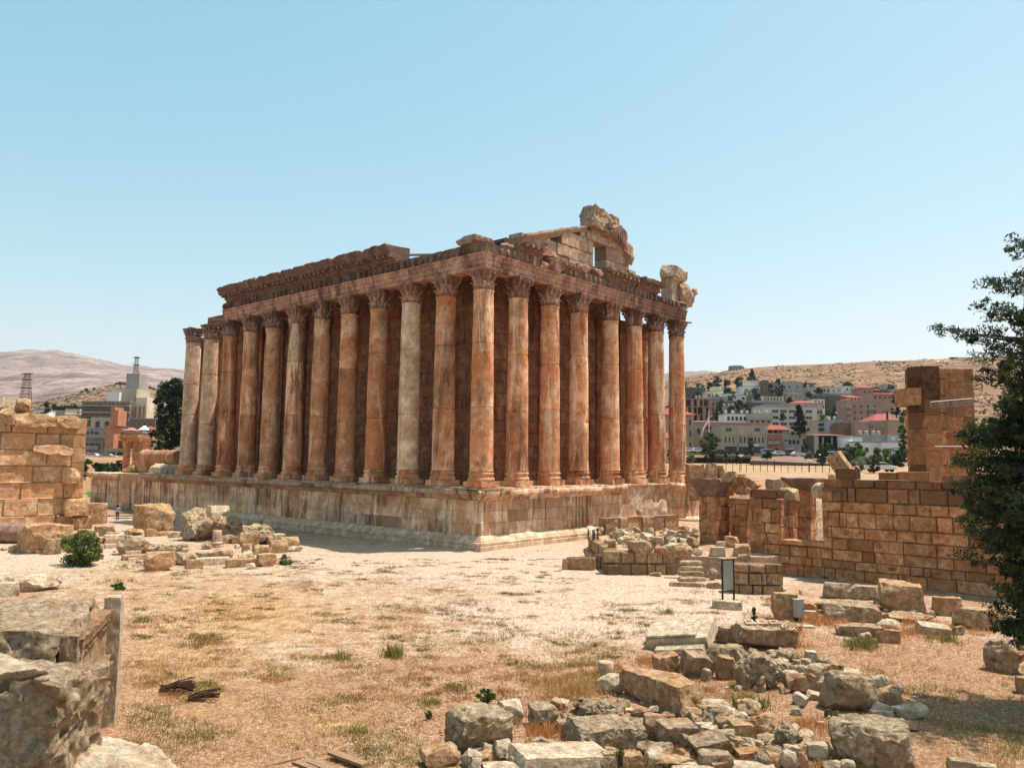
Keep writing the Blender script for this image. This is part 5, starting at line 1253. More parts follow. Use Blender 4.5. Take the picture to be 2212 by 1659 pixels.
M['steel'] = plain('galvanised_steel', '7f807e', .5, .4, .08, 5, .6)
M['darkmetal'] = plain('dark_metal', '35322f', .6, .3, .1, 5, .3)
rl = tag(empty('metal_railing'), 'pale metal railing fixed across the ruined tower', 'railing')
ra = AT(*Z('R',518,932), 74.5); rb = AT(*Z('R',712,915), 74.5); h1 = (AT(*Z('R',518,905), 74.5)-ra); upv = Vector((0, 0, h1.z))
for q in (0, .5, 1.0): mb = MB(); mb.tube([ra+upv*q, rb+upv*q], [.035, .035], 6); mb.build('rail', M['steel'], rl)
for k in range(6): mb = MB(); p = ra.lerp(rb, k/5); mb.tube([p, p+upv], [.06, .06], 6); mb.build('post', M['steel'], rl)
bar = tag(empty('wall_bar'), 'thin white bar crossing the ruined tower lower down', 'bar')
mb = MB(); mb.tube([AT(*Z('R',537,1110), 74.6), AT(*Z('R',720,1109), 74.6)], [.035, .035], 6); mb.build('bar_tube', M['steel'], bar)
# information board
bp = G(*Z('F',1300,1150))[0]; M['board'] = plain('board_face', '8f9080', .5, .3, .06, 2); M['concrete'] = plain('concrete', 'b9ad9b', .9, .1, .15, 3)
bl = AT(*Z('F',1248,1140), G(*Z('F',1248,1150))[1]); br_ = AT(*Z('F',1333,1090), G(*Z('F',1248,1150))[1]+.75)
ib = tag(empty('information_board'), 'grey-green blank information board on two dark posts by the steps', 'signboard')
bl = G(*Z('F',1248,1145), .02)[0]; br_ = bl+RGT2*.66+FWD2*.28; hgt = 2.35
brv = bl+(br_-bl)
mb = MB(); mb.tube([bl-Vector((0,0,.1)), bl+Vector((0,0,hgt))], [.055, .055], 8); mb.build('post', M['darkmetal'], ib)
mb = MB(); mb.tube([br_-Vector((0,0,.1)), br_+Vector((0,0,hgt))], [.055, .055], 8); mb.build('post', M['darkmetal'], ib)
dB2 = (br_-bl); nB2 = Vector((dB2.y, -dB2.x, 0)).normalized()
def slabq(mb, a, b, z0, z1, th, n): mb.add([a+Vector((0,0,z0))-n*th, b+Vector((0,0,z0))-n*th, b+Vector((0,0,z1))-n*th, a+Vector((0,0,z1))-n*th, a+Vector((0,0,z0))+n*th, b+Vector((0,0,z0))+n*th, b+Vector((0,0,z1))+n*th, a+Vector((0,0,z1))+n*th], [(0,1,2,3),(7,6,5,4),(0,4,5,1),(1,5,6,2),(2,6,7,3),(3,7,4,0)])
mb = MB(); slabq(mb, bl.lerp(br_, .06), bl.lerp(br_, .94), .85, hgt-.06, .02, nB2); mb.build('panel', M['board'], ib)
mb = MB(); slabq(mb, bl-dB2*.04, br_+dB2*.04, hgt, hgt+.07, .06, nB2); slabq(mb, bl, br_, .76, .83, .03, nB2); mb.build('board_frame', M['darkmetal'], ib)
place('F',1165,1083,1290,1160,'s','pale','flat concrete-like slab under the near post of the information board',.1,.8)
place('F',1255,1090,1402,1165,'s','pale','flat pale plinth slab under the far post of the information board',.1,.8)
# grey metal cabinet
cb = G(*Z('B',376,652))[0]; mc = tag(empty('metal_cabinet', cb, an+.2), 'pale grey metal cabinet beside the box-shaped hollow stone', 'cabinet')
M['cab'] = plain('cabinet_paint', '9f9c90', .5, .3, .06, 3)
mb = MB(); mb.box((-.21, 0, .2), (.21, .26, 1.0)); o = mb.build('cabinet_body', M['cab'], mc); mb = MB(); mb.box((-.24, -.03, 1.0), (.24, .29, 1.04)); mb.build('lid', M['cab'], mc)
mb = MB(); mb.box((-.18, -.012, .24), (.18, -.002, .96)); dr_ = mb.build('door', M['cab'], mc); mb = MB(); mb.box((.11, -.03, .55), (.14, -.014, .66)); mb.build('handle', M['darkmetal'], dr_)
mb = MB(); mb.box((-.19, .03, -.05), (.19, .23, .198)); mb.build('stand', M['darkmetal'], mc)
# short dark posts on the platform corner
for k, (x, y0, y1) in enumerate(((180,528,585),(215,530,590),(226,526,588),(254,520,585))):
    dep = G(*Z('F',200,640), PLZ)[1]; p = AT(*Z('F',x,y1), dep); q = AT(*Z('F',x,y0), dep)
    mb = MB(); mb.tube([p-Vector((0,0,.25)), Vector((p.x, p.y, q.z))], [.05, .05], 6)
    tag(mb.build('metal_post', M['darkmetal']), 'short thin dark metal post at the platform corner', 'post', 'short dark posts at the platform corner')
# ---------------------------------------------------------------- left side ruins and foreground
WXL = -38.9
yE = onx((176, 1120), WXL).y; yS = onx((-60, 1120), WXL).y-4; zW = onx(Z('L',560,765), WXL).z
sw = wall_thing('sunlit_wall', 'tall sunlit wall of huge pale ashlar blocks with boulders on its top')
mb = MB(); Lw = yE-yS
ashlar(mb, (WXL, yS, 0), Y1, X1, Lw, zW, (1.45, 1.75), (2.6, 4.6), 401, grid=4, depth=1.4, e=.06, jit=.22, orange=.35, dark=.12, bright=(.48, .6), chip=.35, top=lambda s: zW)
ashlar(mb, (WXL, yE, 0), -X1, Y1, 6, zW, (1.45, 1.75), (2, 3), 402, depth=1.2, e=.05, jit=.1)
mb.box((WXL-5, yS, 0), (WXL-.2, yE-.2, zW-.3)); mb.build('wall_blocks', M['sunwall'], sw, smooth=35)
def onwall(t, x0, y0, x1, y1, dx=.35, thick=1.6):
    p = onx(Z(t, (x0+x1)/2, (y0+y1)/2), WXL+dx); q0 = onx(Z(t, x0, y1), WXL+dx); q1 = onx(Z(t, x1, y0), WXL+dx)
    return p, abs(q1.y-q0.y), abs(q1.z-q0.z), min(q0.z, q1.z)
for k, (x0, y0, x1, y1, nm) in enumerate(((300,1012,685,1108,'projecting_block'),(130,740,520,850,'projecting_block'),(515,755,745,862,'projecting_block'),(575,1235,740,1375,'projecting_block'))):
    p, w_, h_, zb = onwall('L', x0, y0, x1, y1, .2); me = rock_mesh(nm, w_, 1.5, h_, 'b', 410+k, 16, 0, (0, 0), M['sunwall'], 1.3); link(nm, me, sw, (WXL-.15, p.y, zb), PI/2)
for k, (x0, y0, x1, y1, st, lab) in enumerate(((-90,590,175,750,'r','grey rounded boulder lying on top of the sunlit wall'),(-60,685,130,845,'r','boulder in front of the others on top of the sunlit wall'),(150,588,305,745,'r','smooth brown boulder at the end of the row on top of the sunlit wall'),(80,590,170,660,'r','dark boulder wedged behind the others on the sunlit wall'))):
    p, w_, h_, zb = onwall('L', x0, y0, x1, y1, -.4); me = rock_mesh('boulder', w_, 2.2, h_, st, 420+k, 14, 0, (0, 0), ('grey', 'tan', 'tan', 'grey')[k], .8); o = link('boulder', me, None, (WXL-(1.2, .3, .9, 2.2)[k], p.y, zb), PI/2); tag(o, lab, 'boulder', 'boulders on top of the sunlit wall')
# carved foreground block: rough body, mouldings on its end, upright slab
f0 = G(240, 1558)[0]; topz = 3.5
A = Vector((f0.x, f0.y, 0)); nearp = AT(178, 1356, 18.1); nearp.z = 0; axis = (A-nearp); Lb = axis.length; axis.normalize(); lat = Vector((axis.y, -axis.x, 0)); lat = lat if lat.dot(RGT2) > 0 else -lat
cb_ = tag(empty('carved_fragment', (nearp.x, nearp.y, 0), math.atan2(axis.y, axis.x)-PI/2), 'huge broken carved cornice block standing in the near corner', 'carved block')
me = rock_mesh('rough_body', 5.6, Lb+.2, topz+.1, 's', 431, 56, 0, (.0, 0), 'pit', 3.2); link('rough_body', me, cb_, (-3.25, Lb/2, -.1))
mb = MB()
PRO = [(.9, 1.2, -.02), (1.25, 1.5, -.1), (1.55, 1.75, .06), (1.75, 1.95, .0), (2.75, 2.95, -.1), (2.95, 3.2, -.02)]
for z0, z1, o_ in PRO:
    sweep(mb, (-.02, .35, 0), (-.02, Lb-.15, 0), (1,0,0), [(-.3, z0), (o_*.8, z0+.02), (o_, (z0+z1)/2), (o_*.9+.03, z1-.01), (-.3, z1)], .15, .075, int(z0*10), (.46, .2, .3), 0, 0, 2.2)
mb.build('carved_moulding', M['rubble'], cb_, smooth=30)
link('recess_face', rock_mesh('recess_face', .5, Lb-.2, topz-.25, 's', 437, 30, 0, (0, 0), M['rubble'], 1.6), cb_, (-.42, Lb/2+.1, -.05))
mb = MB()
for (y, z, r) in ((1.5, 2.4, .3), (2.2, 2.25, .24), (2.9, 2.5, .3), (1.7, .55, .28), (2.6, .5, .3)):
    mb.lathe([(.02, .2), (r*.6, .16), (r, .0), (r, -.3)], 10, (0, 0, 0)); k = len(mb.v)-40; R_m = Matrix.Translation((-.5, y, z))@Matrix.Rotation(PI/2, 4, 'Y'); mb.v[k:] = [tuple(R_m@Vector(v)) for v in mb.v[k:]]
mb.build('carved_boss', M['sunwall'], cb_, smooth=60)
me = rock_mesh('upright_slab', .5, .6, topz+.05, 's', 433, 30, 0, (0, 0), 'pale', 1.6); link('upright_slab', me, cb_, (-.1, Lb-.1, -.05))
me = rock_mesh('edge_rim', .45, .9, 3.4, 'b', 434, 30, 0, (0, 0), 'pit', 1.2); link('edge_rim', me, cb_, (-.28, .5, -.05))
# rubble core in front
p = AT(*Z('D',150,1500), 13.0); tz = AT(*Z('D',150,930), 13.6).z
o = link('rubble_core', rock_mesh('rubble_core', 5.0, 1.7, tz+.1, 's', 441, 60, .0, (0, 0), 'pit', 4.5), None); q = AT(142, 1463, 12.95)
o.location = (q.x-RGT2.x*2.55+FWD2.x*.75, q.y-RGT2.y*2.55+FWD2.y*.75, -.1); o.rotation_euler = (0, 0, an); tag(o, 'nearest block of crumbling rubble masonry in the near corner', 'masonry block')
tt = AT(113, 1440, 13.6)
o = link('cream_slab', rock_mesh('cream_slab', 4.0, 1.5, .5, 'b', 442, 30, 0, (0, 0), 'pale', 1.2), None, (tt.x-RGT2.x*2.0, tt.y-RGT2.y*2.0, tz-.42), an); tag(o, 'weathered cream slab lying on the nearest rubble block', 'stone slab')
a = AT(*Z('D',470,1600), 15.0); b = AT(*Z('D',1040,1660), 15.0); zt = AT(*Z('D',640,1500), 15.6).z
for k, (x, y, w_, d_, dep, lab) in enumerate(((640,1575,2.0,2.4,15.0,'pale rubble slab in front of the carved block near the frame edge'),(850,1640,2.2,1.6,14.6,'pale slanting slab beside the rubble slab at the lower frame edge'),(520,1640,1.5,1.2,13.6,'small pale stone between the rubble block and the pale slabs'))):
    q = AT(*Z('D',x,y), dep); me = rock_mesh('stone_slab', w_, d_, 1.5, 'b', 450+k, 22, .3, (.12, .15 if k else 0), 'pale', 1.6); o = link('stone_slab', me, None, (q.x, q.y, q.z-1.25), an+.2*k); tag(o, lab, 'stone slab')
# sticks and planks on the lawn
M['wood'] = plain('dry_wood', '4a3829', .9, .05, .3, 8)
def sticks(t, x0, y0, x1, y1, n, lab, seed, rr=.018):
    rnd = random.Random(seed); mb = MB()
    for k in range(n):
        a = G(*Z(t, x0+rnd.uniform(-8, 8), lerp(y0, y1, .55)+rnd.uniform(-18, 18)))[0]; b = G(*Z(t, x1+rnd.uniform(-25, 8), lerp(y0, y1, .5)+rnd.uniform(-(y1-y0)/2, (y1-y0)/2)))[0]
        h = rnd.uniform(.03, .3); a.z = rnd.uniform(.02, .12); b.z = h
        m = a.lerp(b, .5); m.z += .06; mb.tube([a, m, b], [rr, rr*1.2, rr*.8], 5)
    tag(mb.build('stick_bundle', M['wood']), lab, 'sticks')
sticks('D',1165,1050,1420,1140,26,'larger bundle of dry sticks lying on the lawn',1); sticks('D',1370,1130,1600,1190,16,'smaller bundle of dry sticks beside the larger one',2)
for k, (x0, y0, x1, y1, lab) in enumerate(((1190,2,0,0,''),)): pass
M['plank'] = plain('weathered_plank', '8c7058', .9, .05, .25, 6)
for k, (ua, va, ub, vb, lab) in enumerate(((640,1650,695,1672,'first weathered plank at the lower edge of the lawn'),(672,1650,735,1675,'broader plank beside the first one at the lower edge'),(715,1636,790,1664,'third plank lying higher than the other two'),(575,1659,650,1640,'thin pole lying beside the planks'))):
    a = G(ua, va)[0]; b = G(ub, vb)[0]; mb = MB(); d = b-a; L_ = d.length
    w_ = (.11, .16, .12, .03)[k]; mb.box((-L_/2, -w_, 0), (L_/2, w_, .07 if k < 3 else .05)); c = (a+b)/2
    tag(mb.build('wooden_plank', M['plank'], None, (c.x, c.y, .02+(.08 if k == 2 else 0)), math.atan2(d.y, d.x)), lab, 'plank')
# remains on the far end of the podium
dr0 = ony(Z('L',1335,1140), 3.2); dr1 = ony(Z('L',1665,1140), 3.2); rr = abs(ony(Z('L',1500,1068), 3.2).z-ony(Z('L',1500,1215), 3.2).z)/2
mb = MB(); Ln = (dr1-dr0).length
mb.lathe([(rr*1.12, 0), (rr*1.12, .5), (rr*1.0, .7), (rr, Ln*.5), (rr*.97, Ln), (rr*.6, Ln+.02)], 26, tone=(.45, .35, .25), disp=lambda a, z: .05*noise.noise(Vector((math.cos(a), math.sin(a), z*.8))))
mt2 = Matrix.Rotation(PI/2, 4, 'Y'); mb.v = [tuple(mt2@Vector(v)) for v in mb.v]
tag(mb.build('column_drum', M['column'], None, (dr0.x, 3.2, (dr0.z+dr1.z)/2), math.atan2(dr1.y-dr0.y, dr1.x-dr0.x), smooth=40), 'fallen column shaft lying on the podium end behind the two bare columns', 'column drum')
for k, (x0, y0, x1, y1, yy, mt_, lab) in enumerate(((1370,1200,1505,1290,.8,'pale','bright rough stone on the podium in front of the fallen shaft'),(1505,1205,1665,1295,.6,'tan','flat-topped block on the podium next to the two bare columns'),(1225,1145,1345,1280,2.4,'orange','tall broken base under the left end of the fallen shaft'),(1150,1212,1200,1280,1.6,'tan','small upright stone on the podium wing'),(1118,1243,1152,1272,1.6,'tan','smallest stone on the podium wing'),(1460,1245,1680,1310,-.2,'weather','dark low course of blocks below the flat-topped block'))):
    p0_ = ony(Z('L', x0, y1), yy); p1_ = ony(Z('L', x1, y0), yy); me = rock_mesh('stone_block', abs(p1_.x-p0_.x), 1.5, abs(p1_.z-p0_.z)+.15, 'b', 460+k, 12, 0, (0, 0), mt_, 1.2)
    tag(link('stone_block', me, None, ((p0_.x+p1_.x)/2, yy+.7, p0_.z-.1), 0), lab, 'stone block', 'stones on the podium end')
pt = wall_thing('ruined_portal', 'slender ruined portal of column, pilaster and lintel beyond the podium', 'portal')
yy = 9.0; zb = 0.0
def px_(x, y): return ony(Z('L', x, y), yy)
mb = MB(); a = px_(1162, 1190); t_ = px_(1162, 985); mb.lathe([(.75, 0), (.75, .3), (.6, .5), (.58, 4), (.52, t_.z-1.2), (.6, t_.z-1), (.75, t_.z)], 16, (a.x, yy, 0), (.5, .3, 0)); mb.build('column', M['column'], pt, smooth=40)
a = px_(1215, 1150); b = px_(1305, 1150); t_ = px_(1260, 960); mb = MB(); ashlar(mb, (a.x, yy, 0), X1, -Y1, b.x-a.x, t_.z, (1.2, 1.6), (1.5, 3), 470, depth=1.2, e=.08, jit=.1, orange=.5); mb.build('pilaster', M['wall'], pt)
a = px_(1135, 935); b = px_(1310, 985); mb = MB(); sweep(mb, (a.x, yy, 0), (b.x, yy, 0), (0,-1,0), [(-1.2, b.z), (.3, b.z), (.4, b.z+.5), (.8, lerp(b.z, a.z, .6)), (.8, a.z), (-1.2, a.z)], .4, .08, 9, (.56, .2, .1)); mb.build('lintel', M['wall'], pt, smooth=35)
# ---------------------------------------------------------------- people
M['skin'] = plain('skin', '8a5f45', .6, .3, .05); M['shirt'] = plain('light_blue_shirt', '9fb4cc', .85, .1, .08); M['trouser'] = plain('dark_trousers', '3d3029', .9, .1, .1); M['hair'] = plain('dark_hair', '1d1713', .7, .2, .1); M['black'] = plain('black_cloth', '16151a', .9, .1, .1); M['whitec'] = plain('white_cloth', 'd8d6d2', .9, .1, .05); M['shoe'] = plain('shoe_leather', '2a211b', .6, .2, .1)
def person(loc, rz, joints, cols, label, hair='short'):
    """one skinned body mesh; joints override the standing skeleton"""
    J = {'pel':(0,0,.95,.135),'waist':(0,0,1.08,.125),'chest':(0,.01,1.30,.15),'neck':(0,.01,1.47,.06),'head0':(0,.02,1.56,.075),'head1':(0,.03,1.66,.095),'head2':(0,.02,1.745,.06),
         'shL':(-.19,0,1.41,.065),'elL':(-.26,.0,1.13,.045),'wrL':(-.27,.06,.89,.032),'haL':(-.27,.08,.79,.03),'shR':(.19,0,1.41,.065),'elR':(.26,.0,1.13,.045),'wrR':(.27,.06,.89,.032),'haR':(.27,.08,.79,.03),
         'hiL':(-.1,0,.88,.105),'knL':(-.11,.02,.49,.065),'anL':(-.11,-.02,.09,.042),'toL':(-.12,.16,.035,.035),'hiR':(.1,0,.88,.105),'knR':(.11,.02,.49,.065),'anR':(.11,-.02,.09,.042),'toR':(.12,.16,.035,.035)}
    for k, v in joints.items(): J[k] = v+(J[k][3],)
    for s in 'LR':
        sg = -1 if s == 'L' else 1; h = Vector(J['ha'+s][:3]); wv = (h-Vector(J['wr'+s][:3])).normalized()
        for f in range(4): J['f%d%s' % (f, s)] = tuple(h+wv*(.075+.012*(f in (1, 2)))+Vector((sg*.004, -.03+.02*f, 0)))+(.009,)
        J['th'+s] = tuple(h+wv*.03+Vector((-sg*.03, .03, 0)))+(.010,)
    E = [('pel','waist'),('waist','chest'),('chest','neck'),('neck','head0'),('head0','head1'),('head1','head2')]
    for s in 'LR':
        E += [('chest','sh'+s),('sh'+s,'el'+s),('el'+s,'wr'+s),('wr'+s,'ha'+s),('pel','hi'+s),('hi'+s,'kn'+s),('kn'+s,'an'+s),('an'+s,'to'+s),('ha'+s,'th'+s)]+[('ha'+s,'f%d%s' % (f, s)) for f in range(4)]
    names = list(J); me = bpy.data.meshes.new('body_skeleton'); me.from_pydata([J[n][:3] for n in names], [(names.index(a), names.index(b)) for a, b in E], [])
    o = bpy.data.objects.new('body_skeleton', me); COL.objects.link(o)
    md = o.modifiers.new('skin', 'SKIN'); md.use_smooth_shade = True
    for i, n in enumerate(names): r = J[n][3]; me.skin_vertices[0].data[i].radius = (r, r*(.78 if n in ('pel', 'waist', 'chest') else 1)); me.skin_vertices[0].data[i].use_root = (n == 'pel')
    sb = o.modifiers.new('sub', 'SUBSURF'); sb.levels = 1; sb.render_levels = 1
    dg = bpy.context.evaluated_depsgraph_get(); m2 = bpy.data.meshes.new_from_object(o.evaluated_get(dg)); bpy.data.objects.remove(o); m2.name = 'person'
    for c in ('skin', cols[0], cols[1], 'shoe'): m2.materials.append(M[c])
    tz = J['pel'][2]+.02; nz = J['neck'][2]+.01
    leg = [(Vector(J['an'+s][:3]), Vector(J['to'+s][:3])) for s in 'LR']
    for p in m2.polygons:
        c = p.center
        near = lambda a: (c-Vector(J[a][:3])).length
        if min(near('toL'), near('toR'), near('anL')*1.4, near('anR')*1.4) < .12: p.material_index = 3
        elif min(min(near('wr'+s), near('ha'+s), near('f1'+s)) for s in 'LR') < .09: p.material_index = 0
        elif c.z > nz and min(near('head0'), near('head1'), near('head2'), near('neck')) < .2: p.material_index = 0
        elif min(near('pel'), near('knL'), near('knR'), near('anL'), near('anR'), near('hiL'), near('hiR')) < min(near('waist'), near('chest'), near('elL'), near('elR'), near('shL'), near('shR')): p.material_index = 2
        else: p.material_index = 1
        p.use_smooth = True
    b = link('person', m2, None, loc, rz); tag(b, label, 'person')
    hd = Vector(J['head1'][:3]); mb = MB(); vs0, fs = cubegrid(4)
    vs = []
    for p in vs0:
        q = p.normalized(); q = Vector((q.x*.108, q.y*.118-.012, q.z*.115+.03)); 
        if q.z < -.02 and q.y > -.02: q = q*.6
        vs.append(hd+q)
    mb.add(vs, fs); mb.build('hair', M['hair'], b, smooth=60)
    mb = MB()
    for sg in (-1, 1): mb.box(hd+Vector((sg*.035-.012, .088, .0)), hd+Vector((sg*.035+.012, .098, .012)))
    mb.box(hd+Vector((-.012, .09, -.045)), hd+Vector((.012, .118, -.01))); mb.box(hd+Vector((-.025, .085, -.07)), hd+Vector((.025, .096, -.06))); mb.build('face', M['hair'], b)
    return b
pp_ = G(*Z('E',775,297))[0]; bear = math.atan2(FWD2.y, FWD2.x)-PI/2
person((pp_.x, pp_.y, 0), bear+.3, {'knL':(-.11,.10,.5),'anL':(-.11,.05,.10),'toL':(-.12,.22,.04),'knR':(.10,.0,.49),'anR':(.1,-.16,.12),'toR':(.1,-.02,.03),'elR':(.30,.10,1.2),'wrR':(.16,.26,1.32),'haR':(.10,.30,1.40)}, ('shirt', 'trouser'), 'person in a pale blue shirt and dark trousers walking away past the podium')
q = ony(Z('3',1897,400), 2.2); person((q.x, 2.6, 5.1), bear+.4, {'pel':(0,0,.5),'waist':(0,-.02,.64),'chest':(0,.03,.86),'neck':(0,.07,1.03),'head0':(0,.1,1.11),'head1':(0,.13,1.2),'head2':(0,.13,1.28),'shL':(-.19,.03,.97),'elL':(-.25,.12,.72),'wrL':(-.15,.34,.62),'haL':(-.1,.4,.6),'shR':(.19,.03,.97),'elR':(.25,.12,.72),'wrR':(.15,.34,.62),'haR':(.1,.4,.6),'hiL':(-.1,.06,.48),'knL':(-.13,.46,.52),'anL':(-.13,.5,.09),'toL':(-.13,.68,.04),'hiR':(.1,.06,.48),'knR':(.13,.46,.52),'anR':(.13,.5,.09),'toR':(.13,.68,.04)}, ('black', 'black'), 'person in black sitting in the shade between two temple columns')
me = rock_mesh('stone_block', .6, .6, .42, 'b', 480, 6, 0, (0, 0), 'cella'); tag(link('stone_block', me, None, (q.x, 2.6, 5.1)), 'stone seat under the person in black', 'stone block')
q = ony(Z('3',798,375), .6); person((q.x, 1.9, 5.1), bear+2.2, {}, ('whitec', 'trouser'), 'person in a white top half hidden behind the second bare column')
# ---------------------------------------------------------------- town, trees, far things
def C_(name, col, **k): 
    if name not in M: M[name] = plain(name, col, **k)
    return M[name]
M['glass'] = plain('dark_window_glass', '23272b', .25, .5, .2, 2); M['tile'] = plain('red_roof_tile', '96544a', .85, .1, .25, 9); M['tilepale'] = plain('pale_red_roof', 'ad736a', .85, .1, .2, 9)
M['frame'] = plain('window_frame', 'a29b90', .7, .2, .1); M['slab'] = plain('concrete_slab', '9b948a', .9, .1, .2, .6)
WALLC = {'grey':'9b958d','pale':'cbc3b8','white':'e0dcd5','beige':'bcab95','tan':'a89074','pink':'a58372','orange':'9c6d50','brown':'7d6452','dark':'5d5650','cream':'d0c2a4','stone':'ad9f8c','bluegrey':'a0a9ad','coral':'b27a5c'}
for k, v in WALLC.items():
    t = NT('plaster_'+k); co = t.coord(True); n = t.noise(co, .35, 6, .65); n2 = t.noise(t.coord(True, (1, 1, .1)), 1.2, 5, .65); h = hexc(v)
    c = t.ramp(n, [(.3, tuple(x*.8 for x in h[:3])+(1,)), (.7, tuple(min(1, x*1.15) for x in h[:3])+(1,))]); c = t.mix(t.mask(n2, .55, .7, 0, .35), c, tuple(x*.55 for x in h[:3])+(1,)); M['p_'+k] = t.out(c)
def frame_at(t, x0, x1, yb, dep):
    u0, v0 = Z(t, x0, yb); u1, v1 = Z(t, x1, yb); a = AT(u0, v0, dep); b = AT(u1, v1, dep); d = (b-a); W = math.hypot(d.x, d.y)
    return a, W, math.atan2(d.y, d.x)
_n = {'b': 0}
def bld(name, label, t, x0, y0, x1, y1, dep, col, rows=(), roof='flat', D=10.0, below=5.0, cat='building', yaw=0.0, balc=(), extra=None, group='houses of the town'):
    a, W, rz = frame_at(t, x0, x1, y1, dep); H = (y1-y0)/_Z[t][2]*.5555*dep/FPX
    root = tag(empty(name, (a.x, a.y, a.z), rz+yaw), label, cat, group); m = M['p_'+col]
    mb = MB(); mb.box((0, 0, -below), (W, D, H)); mb.build('wall', m, root)
    if roof == 'flat':
        mb = MB(); p = .35
        for lo, hi in (((-.12,-.12,H),(W+.12,.2,H+p)), ((-.12,D-.2,H),(W+.12,D+.12,H+p)), ((-.12,.2,H),(.2,D-.2,H+p)), ((W-.2,.2,H),(W+.12,D-.2,H+p))): mb.box(lo, hi)
        mb.build('parapet', M['slab'], root)
    elif isinstance(roof, tuple):
        kind, hh = roof[0], roof[1]*.5555/_Z[t][2]*dep/FPX; o = .5; mb = MB(); ins = min(W, D)*.42 if kind == 'hip' else 0
        vs = [(-o,-o,H),(W+o,-o,H),(W+o,D+o,H),(-o,D+o,H),(ins,D/2,H+hh),(W-ins,D/2,H+hh),(-o,-o,H-.2),(W+o,-o,H-.2),(W+o,D+o,H-.2),(-o,D+o,H-.2)]
        if kind == 'shed': vs[4] = (-o, D+o, H+hh); vs[5] = (W+o, D+o, H+hh); fs = [(0,1,5,4),(1,2,5),(3,0,4),(2,3,4,5)]
        else: fs = [(0,1,5,4),(1,2,5),(2,3,4,5),(3,0,4)]
        mb.add(vs, fs+[(6,7,1,0),(7,8,2,1),(8,9,3,2),(9,6,0,3),(9,8,7,6)]); mb.build('roof', M['tile' if len(roof) < 3 else roof[2]], root)
    for row in rows:
        yf, hf, n, wf, xa, xb = row[:6]; hh = hf*H; ww = wf*W; zc = H*(1-yf); fw = .09; first = None
        for k in range(n):
            xc = W*lerp(xa, xb, (k+.5)/n)
            if first is None:
                mb = MB()
                for lo, hi in (((-ww/2-fw,-.10,-hh/2-fw),(-ww/2,.02,hh/2+fw)), ((ww/2,-.10,-hh/2-fw),(ww/2+fw,.02,hh/2+fw)), ((-ww/2,-.10,hh/2),(ww/2,.02,hh/2+fw)), ((-ww/2-fw-.05,-.2,-hh/2-fw-.08),(ww/2+fw+.05,.02,-hh/2-fw))): mb.box(lo, hi)
                if ww > 1.6: mb.box((-.04, -.07, -hh/2), (.04, .02, hh/2))
                first = mb.build('window', M['frame'], root, (xc, 0, zc)); mb = MB(); mb.box((-ww/2, -.035, -hh/2), (ww/2, .02, hh/2)); mb.build('pane', M['glass'], first)
            else: c = copy_tree(first, root); c.location = (xc, 0, zc)
    for (yf, xa, xb, dp) in balc:
        mb = MB(); z = H*(1-yf); mb.box((W*xa, -dp, z-.2), (W*xb, -.003, z)); mb.box((W*xa, -dp, z+.003), (W*xb, -dp+.1, z+.9)); mb.build('balcony', M['slab'], root)
    if extra: extra(root, W, H, D)
    return root
def box_part(root, name, lo, hi, mat): mb = MB(); mb.box(lo, hi); return mb.build(name, M[mat] if isinstance(mat, str) else mat, root)
def tanks(n, seed=0):
    def f(root, W, H, D):
        rnd = random.Random(seed)
        for k in range(n):
            x = W*(k+.5+rnd.uniform(-.2, .2))/n; mb = MB(); mb.lathe([(.55, 0), (.6, .1), (.6, 1.2), (.3, 1.4)], 10, (x, D*.4, H+.35)); mb.build('water_tank', M['frame'], root)
    return f
def arches(root, W, H, D): pass
# right-hand town, far rows first
bld('house','dark small house at the left end of the hillside rows','T',340,322,500,402,420,'dark',[(.35,.25,3,.12,.05,.95),(.78,.22,4,.1,.05,.95)],extra=tanks(2,1))
bld('house','cream low house with a small upper storey on the hillside','T',505,352,640,422,410,'cream',[(.45,.3,4,.1,.05,.95)],extra=lambda r,W,H,D: box_part(r,'upper_storey',(W*.4,1,H+.36),(W*.95,D*.8,H+2.6),'p_cream'))
bld('house','white flat house with two square windows on the hillside','T',628,372,752,420,405,'white',[(.5,.42,3,.14,.35,1.0)])
bld('house','white two-storey house with a roof pavilion high on the hillside','T',785,312,945,388,430,'white',[(.35,.22,3,.1,.1,.95),(.8,.2,4,.09,.05,.95)],extra=lambda r,W,H,D: box_part(r,'roof_pavilion',(W*.25,1.5,H+.36),(W*.95,D*.8,H+3.4),'p_pale'),balc=((.55,.1,.95,1.0),))
bld('house','small white house with blue shutters below the tall narrow house','T',760,382,862,432,400,'white',[(.5,.36,2,.18,.2,.9)])
bld('house','white house with a brick-red side wall beside it','T',868,388,952,432,395,'white',[(.5,.34,2,.16,.15,.95)],extra=lambda r,W,H,D: box_part(r,'side_wall',(-W*.25,.5,-2),(-.01,D*.7,H+.5),'p_orange'))
bld('house','tall narrow brown house next to the pinkish house','T',957,265,1000,390,425,'brown',[(.2,.12,1,.5,.1,.9),(.5,.12,1,.5,.1,.9),(.8,.12,1,.5,.1,.9)])
bld('house','pinkish house with a rounded balcony wall','T',1000,287,1088,392,428,'pink',[(.25,.14,2,.16,.1,.9),(.65,.14,2,.16,.1,.9)],balc=((.5,.05,.95,1.2),))
bld('house','grey tall house with three balcony floors high on the hillside','T',1118,277,1272,442,415,'grey',[(.22,.08,2,.1,.1,.95),(.5,.09,4,.08,.1,.95),(.78,.09,4,.08,.1,.95)],balc=((.58,.05,.98,1.4),(.86,.05,.98,1.4)),extra=tanks(2,3))
bld('house','long low cream house under the white houses','T',950,395,1118,428,398,'cream',[(.5,.5,6,.07,.05,.95)])
